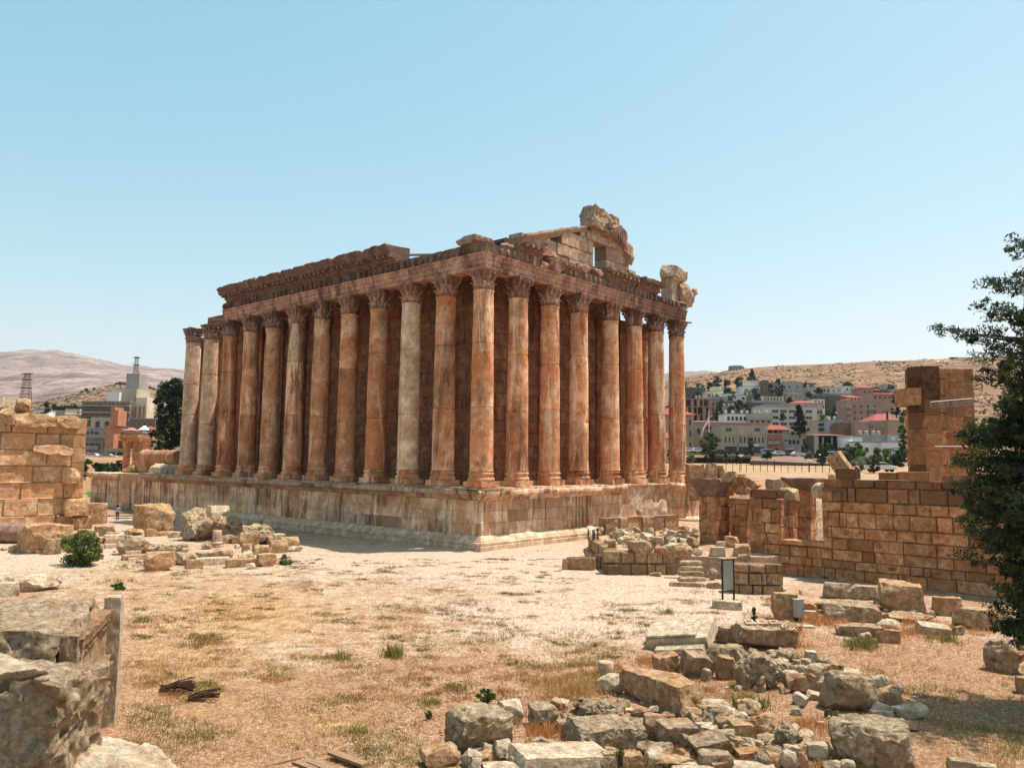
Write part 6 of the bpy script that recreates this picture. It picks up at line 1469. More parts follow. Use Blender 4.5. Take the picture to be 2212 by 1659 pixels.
bld('house','beige house with dark arched openings at the hill edge','T',1310,318,1492,402,440,'beige',[(.3,.26,4,.08,.35,.98),(.75,.2,4,.07,.1,.95)],extra=tanks(3,4))
bld('house','grey ruinous building with open dark bays','T',595,432,800,522,370,'dark',[(.4,.3,4,.14,.05,.95),(.8,.2,4,.12,.05,.95)])
bld('house','low grey-brown house between the ruinous building and the long grey block','T',865,432,1122,490,365,'brown',[(.5,.45,3,.08,.1,.9)],balc=((.12,.0,1,.8),))
# concrete skeletons
def skeleton(name, label, t, x0, y0, x1, y1, dep, nf, nb, D, col='slab', stubs=0, fill=None):
    a, W, rz = frame_at(t, x0, x1, y1, dep); H = (y1-y0)/_Z[t][2]*.5555*dep/FPX; root = tag(empty(name, tuple(a), rz), label, 'building', 'houses of the town'); fh = H/nf
    for k in range(nf+1): box_part(root, 'floor_slab', (-.2, -.3, k*fh-.3), (W+.2, D, k*fh), col)
    for i in range(nb+1):
        x = W*i/nb
        box_part(root, 'post', (x-.22, -.1, -4), (x+.22, .35, H+(1.8 if stubs and i % 2 else 0)), col); box_part(root, 'post', (x-.22, D-.4, -4), (x+.22, D-.05, H), col)
    box_part(root, 'back_wall', (.3, D*.6, -3), (W-.3, D*.6+.2, H-.35), 'p_dark')
    if fill:
        for k in range(nf):
            for i in range(nb):
                if (i*7+k*3) % 10 < fill: box_part(root, 'infill_wall', (W*i/nb+.24, .05, k*fh+.003), (W*(i+.45)/nb, .25, (k+1)*fh-.31), 'p_pink')
    return root
skeleton('unfinished_building','unfinished concrete frame with bare columns sticking up near the hill top','T',1395,368,1695,420,420,2,7,12,stubs=1)
skeleton('unfinished_building','pink brick and concrete frame building behind the flagpole','T',340,408,575,590,330,3,5,12,'p_pink',fill=5)
bld('apartment_block','pink apartment block with balconies below the red-roofed villa','T',1615,425,1905,615,330,'pink',[(.22,.1,4,.06,.15,.9),(.48,.1,4,.06,.15,.9),(.74,.1,4,.06,.15,.9)],balc=((.3,0,.14,1.6),(.55,0,.14,1.6),(.8,0,.14,1.6),(.36,.6,.85,1.5),(.64,.6,.85,1.5)))
bld('villa','red-roofed villa with dormers above the pink apartment block','T',1820,372,1990,425,360,'pink',[(.5,.35,4,.1,.05,.95)],('hip',48),D=12,extra=lambda r,W,H,D: [box_part(r,'dormer',(W*f-.9,.8,H+.2),(W*f+.9,3.5,H+1.9),'p_dark') for f in (.22,.5,.78)])
bld('tower_house','square turret house with a flat red hip roof above the pink apartments','T',1735,322,1832,430,355,'pink',[(.3,.16,2,.18,.1,.9)],('hip',26),D=9)
bld('house','red tiled wing between the turret house and the unfinished frame','T',1640,400,1740,430,350,'pale',[(.5,.4,3,.12,.05,.95)],('shed',35))
bld('school_building','long pale-grey three-storey building with rows of wide windows','T',962,462,1385,690,318,'pale',[(.2,.09,5,.115,.14,.93),(.42,.09,5,.115,.14,.93),(.64,.09,5,.115,.14,.93),(.86,.09,4,.1,.14,.9)],D=16,balc=((.02,0,1,.5),))
bld('house','beige house with a long red roof behind the pale-grey building','T',1175,442,1432,560,335,'beige',[(.6,.2,2,.06,.82,.98)],('hip',24),D=12)
bld('house','white low house with balcony openings above the bank','T',655,532,838,600,300,'white',[(.5,.42,5,.1,.05,.95)],extra=tanks(3,7))
bld('house','beige low house with a red eave above the bank','T',835,535,1032,625,298,'beige',[(.6,.3,4,.12,.05,.95)],balc=((.45,0,1,1.0),),extra=tanks(4,8))
bld('house','old stone house with a red hip roof seen between the last columns','T',140,535,408,830,262,'tan',[(.2,.15,5,.06,.02,.98),(.5,.15,5,.06,.02,.98),(.8,.12,5,.06,.02,.98)],('hip',68),D=14,yaw=.0)
bld('shed','red tiled low roof seen between the last two columns','T',150,722,235,840,215,'stone',[],('hip',62),D=8)
bld('house','grey house with a wide glazed balcony behind the flagpole','T',412,592,622,822,268,'stone',[(.32,.16,1,.12,.05,.25),(.22,.13,3,.19,.32,.98),(.58,.16,3,.17,.32,.98)],('shed',18,'tilepale'),balc=((.36,.3,1,1.2),(.7,.3,1,1.2)))
def bank_extra(root, W, H, D):
    for f in (.0, .34, .66, .97): box_part(root, 'pilaster', (W*f, -.28, -.5), (W*f+.35, -.003, H*.78), 'p_stone')
    box_part(root, 'string_course', (.36, -.2, H*.70), (W*.34-.01, -.004, H*.74), 'p_beige'); box_part(root, 'string_course', (W*.66+.36, -.2, H*.70), (W*.97-.01, -.004, H*.74), 'p_beige'); box_part(root, 'gable_panel', (W*.37, -.25, H*.66), (W*.655, -.005, H*.9), 'p_stone')
    for f in (.07, .37, .68): mb = MB(); mb.box((W*f, -.12, .2), (W*f+W*.26, -.004, H*.24)); mb.build('shop_front', M['glass'], root)
    sg = box_part(root, 'sign_panel', (W*.37, -.32, H*.245), (W*.66, -.1, H*.335), 'p_pale')
    cu = bpy.data.curves.new('sign_text', 'FONT'); cu.body = 'FEDERAL BANK'; cu.size = .78; cu.extrude = .02; cu.align_x = 'CENTER'; to = bpy.data.objects.new('sign_text', cu); COL.objects.link(to)
    bpy.context.view_layer.update(); me = bpy.data.meshes.new_from_object(to.evaluated_get(bpy.context.evaluated_depsgraph_get())); bpy.data.objects.remove(to); me.materials.clear(); me.materials.append(M['darkmetal'])
    o = link('lettering', me, sg, (W*.515, -.345, H*.262)); o.rotation_euler = (PI/2, 0, 0)
    box_part(root, 'white_sign', (W*.68, -.5, H*.25), (W*.81, -.1, H*.33), 'whitep'); box_part(root, 'roof_edge', (-.2, -.4, H+.36), (W+.2, .3, H+.8), 'p_pink')
M['whitep'] = plain('white_paint', 'd9d6d0', .6, .2, .05)
bld('bank','stone bank building with grouped tall windows and a lettered sign','T',627,618,988,842,252,'stone',[(.42+.1,.19,3,.035,.05,.30),(.52,.21,3,.045,.38,.64),(.52,.19,3,.035,.70,.95),(.16,.11,1,.12,.10,.22),(.16,.11,1,.12,.72,.86)],D=13,extra=bank_extra)
def orange_extra(root, W, H, D):
    for f in (.25, .55): mb = MB(); mb.box((W*f, -.1, 0), (W*f+W*.16, -.004, H*.28)); mb.build('door', M['glass'], root); box_part(root, 'yellow_awning', (W*f, -.9, H*.28), (W*f+W*.18, -.12, H*.31), 'p_cream')
bld('house','small orange stone house beside the bank with a balcony','T',990,692,1112,842,256,'orange',[(.36,.18,2,.2,.08,.7)],D=9,extra=orange_extra,balc=((.5,.0,.75,1.2),))
# roof pavilion with posts
def pavilion(name, label, t, x0, ytop, yeave, x1, ybase, dep, mat='tile', D=6):
    a, W, rz = frame_at(t, x0, x1, ybase, dep); s = .5555/_Z[t][2]*dep/FPX; H = (ybase-yeave)*s; hh = (yeave-ytop)*s
    root = tag(empty(name, tuple(a), rz), label, 'pavilion'); mb = MB(); i = min(W, D)*.4
    mb.add([(0,0,H),(W,0,H),(W,D,H),(0,D,H),(i,D/2,H+hh),(W-i,D/2,H+hh)], [(0,1,5,4),(1,2,5),(2,3,4,5),(3,0,4),(3,2,1,0)]); mb.build('roof', M[mat], root)
    for k in range(5): box_part(root, 'post', (W*(.05+.9*k/4)-.1, .3, 0), (W*(.05+.9*k/4)+.1, .5, H-.01), 'frame')
    box_part(root, 'rear_screen', (.4, D-.6, 0), (W-.4, D-.5, H-.05), 'p_dark'); return root
pavilion('roof_terrace','open roof terrace under a pink-red tiled canopy on the orange house','T',985,615,655,1175,692,262)
bld('house','concrete house with small windows behind the dark conifer','T',1112,682,1312,858,262,'stone',[(.4,.18,4,.1,.05,.7),(.4,.3,1,.12,.78,.95)],extra=lambda r,W,H,D: [box_part(r,'awning',(W*.05,-1.6,H*.26),(W*.4,-.1,H*.31),'whitep'), box_part(r,'awning',(W*.45,-1.6,H*.2),(W*.75,-.1,H*.25),'p_bluegrey'), box_part(r,'pale_panel',(W*.02,-.3,H*.4),(W*.22,-.1,H*.62),'p_bluegrey'), box_part(r,'shop_opening',(W*.12,-.05,0),(W*.6,-.004,H*.2),'glass')])
bld('house','pale small house with recessed balconies right of the school building','T',1388,588,1478,680,300,'beige',[(.3,.22,1,.8,.05,.95),(.72,.22,1,.8,.05,.95)])
bld('house','grey house with one wide shopfront window beside it','T',1475,582,1592,685,296,'bluegrey',[(.6,.2,3,.12,.05,.95)],extra=tanks(2,9))
bld('billboard_hall','dark building front covered by a large black poster under a red roof','T',1385,698,1590,805,240,'dark',[],('shed',14,'tilepale'),D=9,extra=lambda r,W,H,D: [box_part(r,'black_poster',(W*.06,-.15,H*.02),(W*.97,-.004,H*.95),'black'), box_part(r,'grey_pillar',(-W*.1,-.3,-2),(W*.05,.5,H),'p_stone')]+[box_part(r,'pale_figure',(W*f,-.2,H*.3),(W*f+W*.05,-.152,H*.85),'frame') for f in (.2,.55)])
bld('shop','pale shop with a blue lettered fascia beside the black poster','T',1588,712,1665,795,236,'white',[],extra=lambda r,W,H,D: [box_part(r,'fascia',(.1,-.2,H*.78),(W-.1,-.004,H*.97),'p_bluegrey')])
bld('shop','pale blue hoarding wall between two shops','T',1662,720,1745,770,238,'bluegrey',[])
bld('shop','long white single-storey shop with small windows by the big bushes','T',1700,758,1905,850,230,'white',[(.62,.35,2,.14,.2,.95)],D=8)
bld('shop','white shop with a teal sign at the end of the street','T',1905,758,2058,850,228,'white',[],extra=lambda r,W,H,D: [box_part(r,'teal_sign',(W*.5,-.2,H*.2),(W*.92,-.004,H*.55),C_('teal_sign','2f7f98')), box_part(r,'sign_lettering',(W*.56,-.24,H*.38),(W*.82,-.205,H*.46),'whitep'), box_part(r,'rust_shutter',(W*.04,-.1,0),(W*.46,-.004,H*.5),'p_brown')])
bld('shop','grey rear building with air conditioners above the white shops','T',1748,705,1948,760,245,'grey',[],extra=tanks(4,11))
bld('shop','pale grey building with two air conditioners beside the tower','T',1945,702,2080,762,244,'bluegrey',[],extra=lambda r,W,H,D: [box_part(r,'air_conditioner',(W*f,-.6,H*.4),(W*f+1.0,-.01,H*.4+.8),'whitep') for f in (.2,.6)])
bld('house','pink plastered house with narrow slit windows','T',1690,598,1848,725,280,'pink',[(.25,.25,2,.07,.66,.92),(.65,.25,2,.07,.66,.92)])
bld('house','brown low house beside the pink plastered house','T',1590,598,1692,720,284,'brown',[(.75,.25,2,.1,.5,.9)])
bld('house','grey house under a bright pink hip roof near the tower','T',1835,585,2062,712,290,'stone',[(.2,.12,3,.08,.1,.9),(.6,.16,2,.09,.2,.6)],('hip',64),D=14)
bld('house','brown cube house right in front of the pink hip roof','T',1948,585,2085,705,278,'tan',[(.7,.2,1,.2,.4,.9)],extra=lambda r,W,H,D: box_part(r,'chimney',(W*.15,2,H),(W*.22,2.8,H+3.5),'darkmetal'))
# hill top tank and far building
def far_tank():
    a, W, rz = frame_at('T',700,812,208,735); s = .5555/_Z['T'][2]*735/FPX; root = tag(empty('water_reservoir', tuple(a), rz), 'round concrete water reservoir on the ridge', 'reservoir'); H = 55*s
    mb = MB(); mb.lathe([(W/2, -6), (W/2, H), (W/2*1.03, H+.1), (W/2*1.03, H+1), (W/2*.2, H+1.2)], 28, (W/2, W/2, 0)); mb.build('tank_wall', M['p_grey'], root, smooth=40)
    for k in range(10): an_ = PI+PI*k/9; mb = MB(); mb.box((W/2+W/2*1.01*math.cos(an_)-.3, W/2+W/2*1.01*math.sin(an_)-.3, -6), (W/2+W/2*1.01*math.cos(an_)+.3, W/2+W/2*1.01*math.sin(an_)+.3, H-.1)); mb.build('rib', M['p_dark'], root)
far_tank(); bld('house','low concrete pump house beside the water reservoir','T',652,190,752,222,728,'grey',[],group=None,below=8)
bld('house','small stepped building on the far ridge behind the tower','W',1035,35,1310,75,720,'brown',[],group=None,below=10,D=8,extra=lambda r,W,H,D: [box_part(r,'turret',(-W*.3,0,-4),(-.05,4,H*1.15),'p_brown')])
# hotel and houses on the left
def hotel(root, W, H, D):
    s = W/465.0
    for k, yf in enumerate((.10, .30, .52, .74)): box_part(root, 'floor_band', (-.6, -1.2, H*(1-yf)-.5), (W+.3, -.003, H*(1-yf)), 'slab')
    box_part(root, 'roof_penthouse', (W*.5, 3, H+.36), (W*1.05, D*.9, H+5.4), 'p_stone'); box_part(root, 'stair_tower', (W*.76, 5, H+5.41), (W*1.04, D*.8, H+11.5), 'p_grey')
    box_part(root, 'sun_terrace', (W*.48, 1, H+.36), (W*.74, 5, H+3.8), 'whitep'); box_part(root, 'lit_side_wing', (W+.02, 3, -6), (W*1.28, D*1.1, H+2.0), 'p_cream')  # cream colour stands in for sunlight on the brown hotel's side
    for k in range(3): box_part(root, 'wing_pier', (W*1.04+k*W*.09, 2.5, -4), (W*1.07+k*W*.09, 2.98, H*.9), 'p_orange')
bld('hotel','large brown-grey hotel with strip windows and a stair tower','L',738,620,1180,930,300,'brown',[(.08,.07,4,.12,.02,.98),(.24,.075,6,.1,.06,.98),(.46,.07,5,.09,.06,.98),(.64,.075,4,.11,.45,.98),(.84,.07,3,.11,.5,.98)],D=16,extra=hotel)
def greyex(root, W, H, D):
    box_part(root, 'roof_storey', (W*.1, 2.5, H+.36), (W*.98, D*.8, H+3.4), 'p_stone')
    for f in (.3, .68): box_part(root, 'arched_opening', (W*f, 2.3, H+.4), (W*f+W*.16, 2.49, H+2.2), 'glass')
    box_part(root, 'garage_door', (W*.2, -.08, 0), (W*.5, -.004, H*.2), 'darkmetal')
bld('house','grey four-storey house with a balcony and garage beside the orange gable','L',752,868,982,1142,228,'grey',[(.17,.13,1,.16,.08,.28),(.17,.13,1,.2,.42,.66),(.14,.16,1,.09,.3,.42),(.17,.1,1,.06,.84,.94),(.56,.15,3,.19,.05,.72),(.56,.13,1,.07,.82,.94),(.9,.12,1,.16,.6,.78)],D=11,balc=((.30,0,.98,1.4),(.68,.0,.7,.8)),extra=greyex)
bld('gable_house','narrow bright orange stepped gable wall','L',962,842,1042,1058,222,'coral',[],D=5,roof=None,extra=lambda r,W,H,D: [box_part(r,'gable_step',(W*.5,0,H+.003),(W*1.35,D,H+4.4),'p_coral'), box_part(r,'gable_cap',(W*.5,-.1,H+4.41),(W*.95,D,H+5.3),'p_coral')])
bld('house','low orange house with an entrance canopy below the white kiosk','L',1042,905,1300,1062,226,'orange',[(.55,.14,1,.09,.12,.3),(.6,.35,1,.16,.3,.52),(.62,.35,1,.1,.58,.78)],D=10,extra=lambda r,W,H,D: [box_part(r,'canopy',(W*.25,-1.2,H*.55),(W*.8,-.004,H*.6),'whitep')])
bld('house','row of shuttered shops under the orange houses','L',962,1062,1185,1148,219,'tan',[],D=5,extra=lambda r,W,H,D: [box_part(r,'shutter',(W*a_,-.1,0),(W*b_,-.004,H*.75),'darkmetal') for a_, b_ in ((.12,.42),(.52,.92))])
bld('house','brown houses in the shade behind the big dark tree','L',1182,780,1420,930,290,'brown',[(.3,.16,4,.09,.05,.95),(.7,.16,4,.09,.05,.95)],D=12)
bld('house','pinkish cube building behind the ruined portal','L',1290,930,1400,1070,215,'pink',[(.2,.1,1,.3,.2,.8)],D=9)
pavilion('kiosk','small white kiosk with a red roof on the orange house','L',1132,855,885,1228,920,232,'tilepale',4)
pavilion('tent','pointed grey-white tent beside the white kiosk','L',1270,838,880,1335,905,240,'whitep',4)
pavilion('tent','red-topped sunshade next to the pointed tent','L',1322,845,872,1392,905,243,'tile',4)
# radio masts
def mast(label, t, x, y0, y1, dep, w, nseg, mat, cat='radio mast'):
    p0 = AT(*Z(t, x, y1), dep); p1 = AT(*Z(t, x, y0), dep); H = p1.z-p0.z; root = tag(empty('radio_mast', tuple(p0)), label, cat)
    mb = MB(); q = w/2
    for sx, sy in ((-1,-1),(1,-1),(1,1),(-1,1)): mb.tube([(sx*q, sy*q, -3), (sx*q*.4, sy*q*.4, H)], [w*.03, w*.025], 4)
    for k in range(nseg):
        za, zb_ = H*k/nseg, H*(k+1)/nseg; ka, kb = lerp(1, .4, k/nseg)*q, lerp(1, .4, (k+1)/nseg)*q
        for (ax, ay, bx, by) in ((-1,-1,1,-1),(1,-1,1,1),(1,1,-1,1),(-1,1,-1,-1)): mb.tube([(ax*ka, ay*ka, za), (bx*kb, by*kb, zb_)], [w*.018]*2, 3); mb.tube([(ax*kb, ay*kb, zb_), (bx*kb, by*kb, zb_)], [w*.018]*2, 3)
    mb.build('lattice', M[mat], root)
    for k in (.45, .75, .97): mb = MB(); mb.box((-q*.9, -q*.9, H*k), (q*.9, q*.9, H*k+.25)); mb.build('platform', M['darkmetal'], root)
    for k, z in ((1, .68), (-1, .8)): mb = MB(); mb.lathe([(.05, 0), (w*.16, .12), (w*.18, .2)], 12, (k*q*.8, -q, H*z)); mb.build('dish_antenna', M['whitep'], root)
M['mast'] = plain('rusty_mast_paint', '8f5a4a', .7, .2, .3, .4)
mast('rust-red lattice radio mast behind the boulders of the sunlit wall','L',236,358,608,420,5.0,9,'mast')
mast('tall thin grey lattice radio mast rising behind the hotel','L',1243,205,520,330,2.4,22,'darkmetal')
# flag
pt_ = AT(*Z('T',528,790), 218); tp_ = AT(*Z('T',524,505), 218); fl = tag(empty('flagpole', tuple(pt_)), 'white flagpole by the round tree flying a red and white striped flag', 'flagpole')
mb = MB(); mb.tube([(0, 0, -2), (0, 0, tp_.z-pt_.z)], [.13, .09], 8); mb.build('pole', M['whitep'], fl)
M['red'] = plain('flag_red', 'a03a30', .8, .1, .1); M['flagdark'] = plain('flag_dark_red', '6a3038', .8, .1, .1); M['cedar'] = plain('flag_green', '3f6b40', .8, .1, .1)
Hf = tp_.z-pt_.z; mb = MB(); N = 14
vs = []; 
for i in range(N+1):
    s = i/N
    for j in range(5):
        w_ = j/4; x = -.15-s*3.4*.72; z = Hf-.5-s*5.6-w_*3.0*(1-s*.35); y = .35*math.sin(s*7+w_*1.5); vs.append((x, y, z))
for j in range(4):
    b0 = len(mb.v)
    mb.add(vs, [(i*5+j, (i+1)*5+j, (i+1)*5+j+1, i*5+j+1) for i in range(N)], (.5, 0, 0), (0, 1, 1, 0)[j])
mb.build('flag', [M['red'], M['whitep']], fl, smooth=80)
# cars
M['tyre'] = plain('tyre_rubber', '141414', .9, .1, .1)
def make_car(paint, van=False):
    root = empty('parked_car'); mb = MB()
    if van: side = [(-2.2,.35),(2.2,.35),(2.25,.9),(1.7,1.2),(1.3,1.95),(-2.1,2.0),(-2.25,1.2)]
    else: side = [(-2.15,.35),(2.15,.35),(2.2,.75),(1.9,.9),(1.05,.98),(.45,1.42),(-1.0,1.45),(-1.75,1.02),(-2.2,.95)]
    mb.prism(side, Matrix.Translation((0, -.85, 0)), 1.7); o = mb.build('body', paint, root); bv = o.modifiers.new('bevel', 'BEVEL'); bv.width = .1; bv.segments = 2
    gl = [(-1.55,1.06),(.92,1.03),(.4,1.36),(-.95,1.38)] if not van else [(-1.9,1.25),(1.5,1.22),(1.2,1.85),(-1.9,1.88)]
    mb = MB(); mb.prism(gl, Matrix.Translation((0, -.87, 0)), 1.74); mb.build('side_glass', M['glass'], root)
    for x in (-1.35, 1.35):
        for y in (-.72, .72): mb = MB(); mb.lathe([(.12, -.11), (.33, -.11), (.34, .11), (.12, .11)], 14); mt_ = Matrix.Rotation(PI/2, 4, 'X'); mb.v = [tuple(mt_@Vector(v)) for v in mb.v]; mb.build('wheel', M['tyre'], root, (x, y, .33), smooth=40)
    return root
CP = {k: plain('car_paint_'+k, v, .3, .5, .05) for k, v in {'white':'c8c8c6','silver':'8f9498','black':'1c1d20','grey':'55595c','blue':'3c4a60'}.items()}
for (t, x, y, dep, c, van, fl_, lab) in (('T',372,838,236,'white',0,0,'white car parked beneath the old stone house by the columns'),('T',422,838,236,'white',0,1,'second white car, closer to the flagpole tree'),('T',615,850,238,'black',0,0,'dark car at the left end of the bank'),('T',655,850,239,'black',0,1,'low black car partly behind the low wall by the bank'),('T',785,855,240,'black',0,0,'large black car in front of the bank entrance'),('T',998,862,242,'silver',1,0,'silver van in front of the small orange house'),('T',1068,862,242,'white',0,1,'white car next to the silver van'),('T',1140,862,244,'grey',0,0,'grey car under the shop awnings'),('T',1235,868,234,'white',0,0,'white car passing below the dark conifer'),('T',1460,885,225,'white',1,1,'white van half hidden by the bushes'),('T',1890,990,120,'white',0,0,'white car roof seen above the long wall by the tower'),
        ('L',868,1148,204,'white',0,0,'white car parked before the grey four-storey house'),('L',998,1150,204,'silver',0,0,'pale car parked before the shuttered shops'),('L',768,1140,206,'grey',0,1,'grey car at the edge of the sunlit wall')):
    r = make_car(CP[c], van); p = AT(*Z(t, x, y), dep); r.location = (p.x, p.y, p.z); r.rotation_euler = (0, 0, an+(PI if fl_ else 0)+.05); tag(r, lab, 'car', 'cars parked along the street')
# garden walls, planter, fence in front of the right-hand street
def wallseg(name, label, t, xa, ya, xb, yb, depa, depb, hz_, mat, thick=.8, cat='wall', bot=None):
    a = AT(*Z(t, xa, ya), depa); b = AT(*Z(t, xb, yb), depb); root = wall_thing(name, label, cat); d = Vector((b.x-a.x, b.y-a.y, 0)); n = Vector((d.y, -d.x, 0)).normalized(); n = n if n.dot(FWD2) < 0 else -n
    mb = MB(); zt_ = min(a.z, b.z); ashlar(mb, Vector((a.x, a.y, zt_-hz_)), d.normalized(), n, d.length, hz_, (.4, .55), (.6, 1.5), int(xa), depth=thick, e=.04, jit=.05, orange=.15, dark=.4, bright=(.38, .5)); mb.build('stone_courses', M[mat], root); return root
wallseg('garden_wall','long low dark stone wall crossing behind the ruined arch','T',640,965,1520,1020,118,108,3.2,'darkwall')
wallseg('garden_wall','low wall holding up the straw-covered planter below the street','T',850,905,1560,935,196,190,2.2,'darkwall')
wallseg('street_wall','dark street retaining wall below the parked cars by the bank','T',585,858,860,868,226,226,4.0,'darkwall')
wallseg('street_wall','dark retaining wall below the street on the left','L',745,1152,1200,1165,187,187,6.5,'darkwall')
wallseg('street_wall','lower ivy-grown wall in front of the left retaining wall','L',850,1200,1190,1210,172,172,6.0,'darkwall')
mb = MB(); pts = [AT(*Z('T', x, y), d) for x, y, d in ((850,900,197),(1560,930,191),(1540,865,228),(880,872,228))]
mb.add([tuple(p) for p in pts]+[(p.x, p.y, p.z-3) for p in pts], [(0,1,2,3),(4,5,1,0),(5,6,2,1),(6,7,3,2),(7,4,0,3)]); tag(mb.build('planter_earth', M['hill']), kind='structure')
fn = tag(empty('garden_fence'), 'thin dark post fence round the dry garden below the street', 'fence')
for k in range(17):
    x = 660+k*55; y = 978+k*2.6; dep = 124-k*.4; p = AT(*Z('T', x, y), dep); q = AT(*Z('T', x, y-88), dep); mb = MB(); mb.tube([(p.x, p.y, p.z-1), (p.x, p.y, q.z)], [.045, .045], 5); mb.build('post', M['darkmetal'], fn)
for dz in (.55, .98):
    pts = []
    for k in range(17): x = 660+k*55; y = 978+k*2.6; dep = 124-k*.4; p = AT(*Z('T', x, y), dep); q = AT(*Z('T', x, y-88), dep); pts.append((p.x, p.y, lerp(p.z, q.z, dz)))
    mb = MB(); mb.tube(pts, [.02]*17, 4); mb.build('wire', M['darkmetal'], fn)
for k, (x, y0, y1, dep, lab) in enumerate(((780,862,960,130,'garden lamp with a flat white head left of the others'),(1048,882,975,126,'garden lamp with a flat white head before the straw planter'),(1325,900,1000,122,'garden lamp with a flat white head nearest the toppled slab'),(1540,520,660,250,'street lamp before the round tree uphill'))):
    p = AT(*Z('T', x, y1), dep); q = AT(*Z('T', x, y0), dep); r = tag(empty('garden_lamp', tuple(p)), lab, 'lamp'); h = q.z-p.z; mb = MB(); mb.tube([(0, 0, -1), (0, 0, h)], [.06, .05], 6); mb.build('post', M['darkmetal'], r); mb = MB(); mb.lathe([(.05, -.25), (.45, 0), (.5, .06), (.1, .1)], 12, (0, 0, h)); mb.build('lamp_head', M['whitep'], r)
mb = MB(); vs = [tuple(G(u, v, .03)[0]) for u, v in ((190,1073),(262,1073),(268,1052),(185,1052))]; mb.add(vs, [(0,1,2,3)]); M['lawn'] = plain('green_lawn', '3f6a24', .9, .1, .3, .5); tag(mb.build('lawn', M['lawn']), kind='structure')
# ---------------------------------------------------------------- trees
LM = {'dark': leafmat('dark_foliage', '141f0f', '35461f'), 'pine': leafmat('conifer_foliage', '10190f', '2e3b1c'), 'mid': leafmat('mid_foliage', '1c3012', '4f6a28'), 'fresh': leafmat('fresh_foliage', '33401c', '7d8544'), 'olive': leafmat('olive_foliage', '4a5340', '8b9478'), 'cedar': leafmat('cedar_foliage', '1c2619', '5d6a42', .3), 'yellowgreen': leafmat('bright_sprays', '3a4a16', '8a8f3c', .3), 'dull': leafmat('hill_scrub_foliage', '2a3020', '4c4f36')}
M['bark'] = plain('tree_bark', '4a3a2c', .95, .05, .3, 4)
class Leaves:
    def __init__(s, seed): s.v = []; s.f = []; s.t = []; s.r = random.Random(seed)
    def clump(s, c, r, n, leaf, tone, flat=1.0, asp=1.6):
        rnd = s.r
        for _ in range(n):
            d = Vector((rnd.gauss(0, 1), rnd.gauss(0, 1), rnd.gauss(0, 1)*flat)); d = d.normalized()*r*rnd.random()**.45; d.z *= flat
            p = c+d; a = Vector((rnd.gauss(0, 1), rnd.gauss(0, 1), rnd.gauss(0, .7)+.3)).normalized(); b = a.orthogonal().normalized(); b.rotate(Matrix.Rotation(rnd.uniform(0, 6.28), 3, a)); q = a.cross(b)
            k = leaf*rnd.uniform(.6, 1.3); i = len(s.v); s.v += [p+b*k*asp, p+q*k*.6, p-b*k*asp*.8, p-q*k*.6]; s.f.append((i, i+1, i+2, i+3)); s.t.append(tone*rnd.uniform(.7, 1.3))
    def build(s, name, mat, parent=None, loc=None):
        me = bpy.data.meshes.new(name); me.from_pydata([tuple(p) for p in s.v], [], s.f); me.materials.append(mat)
        ca = me.color_attributes.new('tone', 'FLOAT_COLOR', 'CORNER'); buf = []
        for t in s.t: buf.extend((t, 0, 0, 1)*4)
        ca.data.foreach_set('color', buf); return link(name, me, parent, loc)
def tree(name, label, t, x0, y0, x1, y1, dep, mat, shape='round', seed=0, group=None, trunk=.15, dens=1.0, cat='tree', below=1.0):
    u0, v0 = Z(t, x0, y0); u1, v1 = Z(t, x1, y1); b = AT((u0+u1)/2, v1, dep); s = dep/FPX; W = (u1-u0)*s; H = (v1-v0)*s
    root = tag(empty(name, tuple(b)), label, cat, group); rnd = random.Random(seed+int(x0)); lv = Leaves(seed+int(y0)); pxw = W/s*.46
    leaf = max(.03, min(.9, 2.3*s)); nc = int(max(10, min(120, pxw*1.3*H/max(W, .1)*.8))*dens)
    for k in range(nc):
        z = rnd.uniform(trunk, 1); a = rnd.uniform(0, 2*PI)
        if shape == 'cone': pr = (1-(z-trunk)/(1-trunk))**.85*.5+.03; pr *= rnd.uniform(.65, 1.15)
        elif shape == 'column': pr = .5*min(1, (1-z)*4+.25)*min(1, (z-trunk)*5+.5)*rnd.uniform(.8, 1.1)
        else: zz = (z-trunk)/(1-trunk)*2-1; pr = .5*math.sqrt(max(0, 1-zz*zz))*rnd.uniform(.75, 1.1)
        rr = pr*W*rnd.uniform(.55, 1.0) if rnd.random() < .8 else pr*W*rnd.uniform(0, .5)
        c = Vector((math.cos(a)*rr, math.sin(a)*rr*.8, z*H)); cr = W*(.11 if shape != 'cone' else .09)*rnd.uniform(.7, 1.3)
        lv.clump(c, max(cr, leaf*1.5), int(30*max(.6, min(2.6, (cr/leaf)**1.3/1.8))), leaf, rnd.uniform(.2, .8), .75)
    lv.build('crown', LM[mat], root)
    mb = MB(); tr = max(.06, W*.03); mb.tube([(0, 0, -below), (0.02*W, 0, H*trunk), (0, 0.01*W, H*.5), (0, 0, H*.8)], [tr*1.3, tr, tr*.6, tr*.15], 7)
    for k in range(5): a = k*1.3; z = H*(trunk+.1*k); mb.tube([(0, 0, z), (math.cos(a)*W*.3, math.sin(a)*W*.3, z+H*.15)], [tr*.5, tr*.1], 5)
    mb.build('trunk', M['bark'], root, smooth=60); return root
tree('broad_tree','big dark broad tree left of the temple columns','L',1385,420,1760,1075,135,'dark','column',1,None,.05,2.2)
tree('young_tree','small fresh green tree in front of the big dark tree','L',1372,905,1522,1075,128,'mid','round',2,None,.05,1.4)
tree('round_bush','dark bush beside the end of the sunlit wall','L',700,1150,868,1300,160,'mid','round',3,None,.0,1.3,'bush')
tree('cypress','small dark pointed cypress behind the sunlit wall','L',385,625,462,745,330,'dark','cone',4)
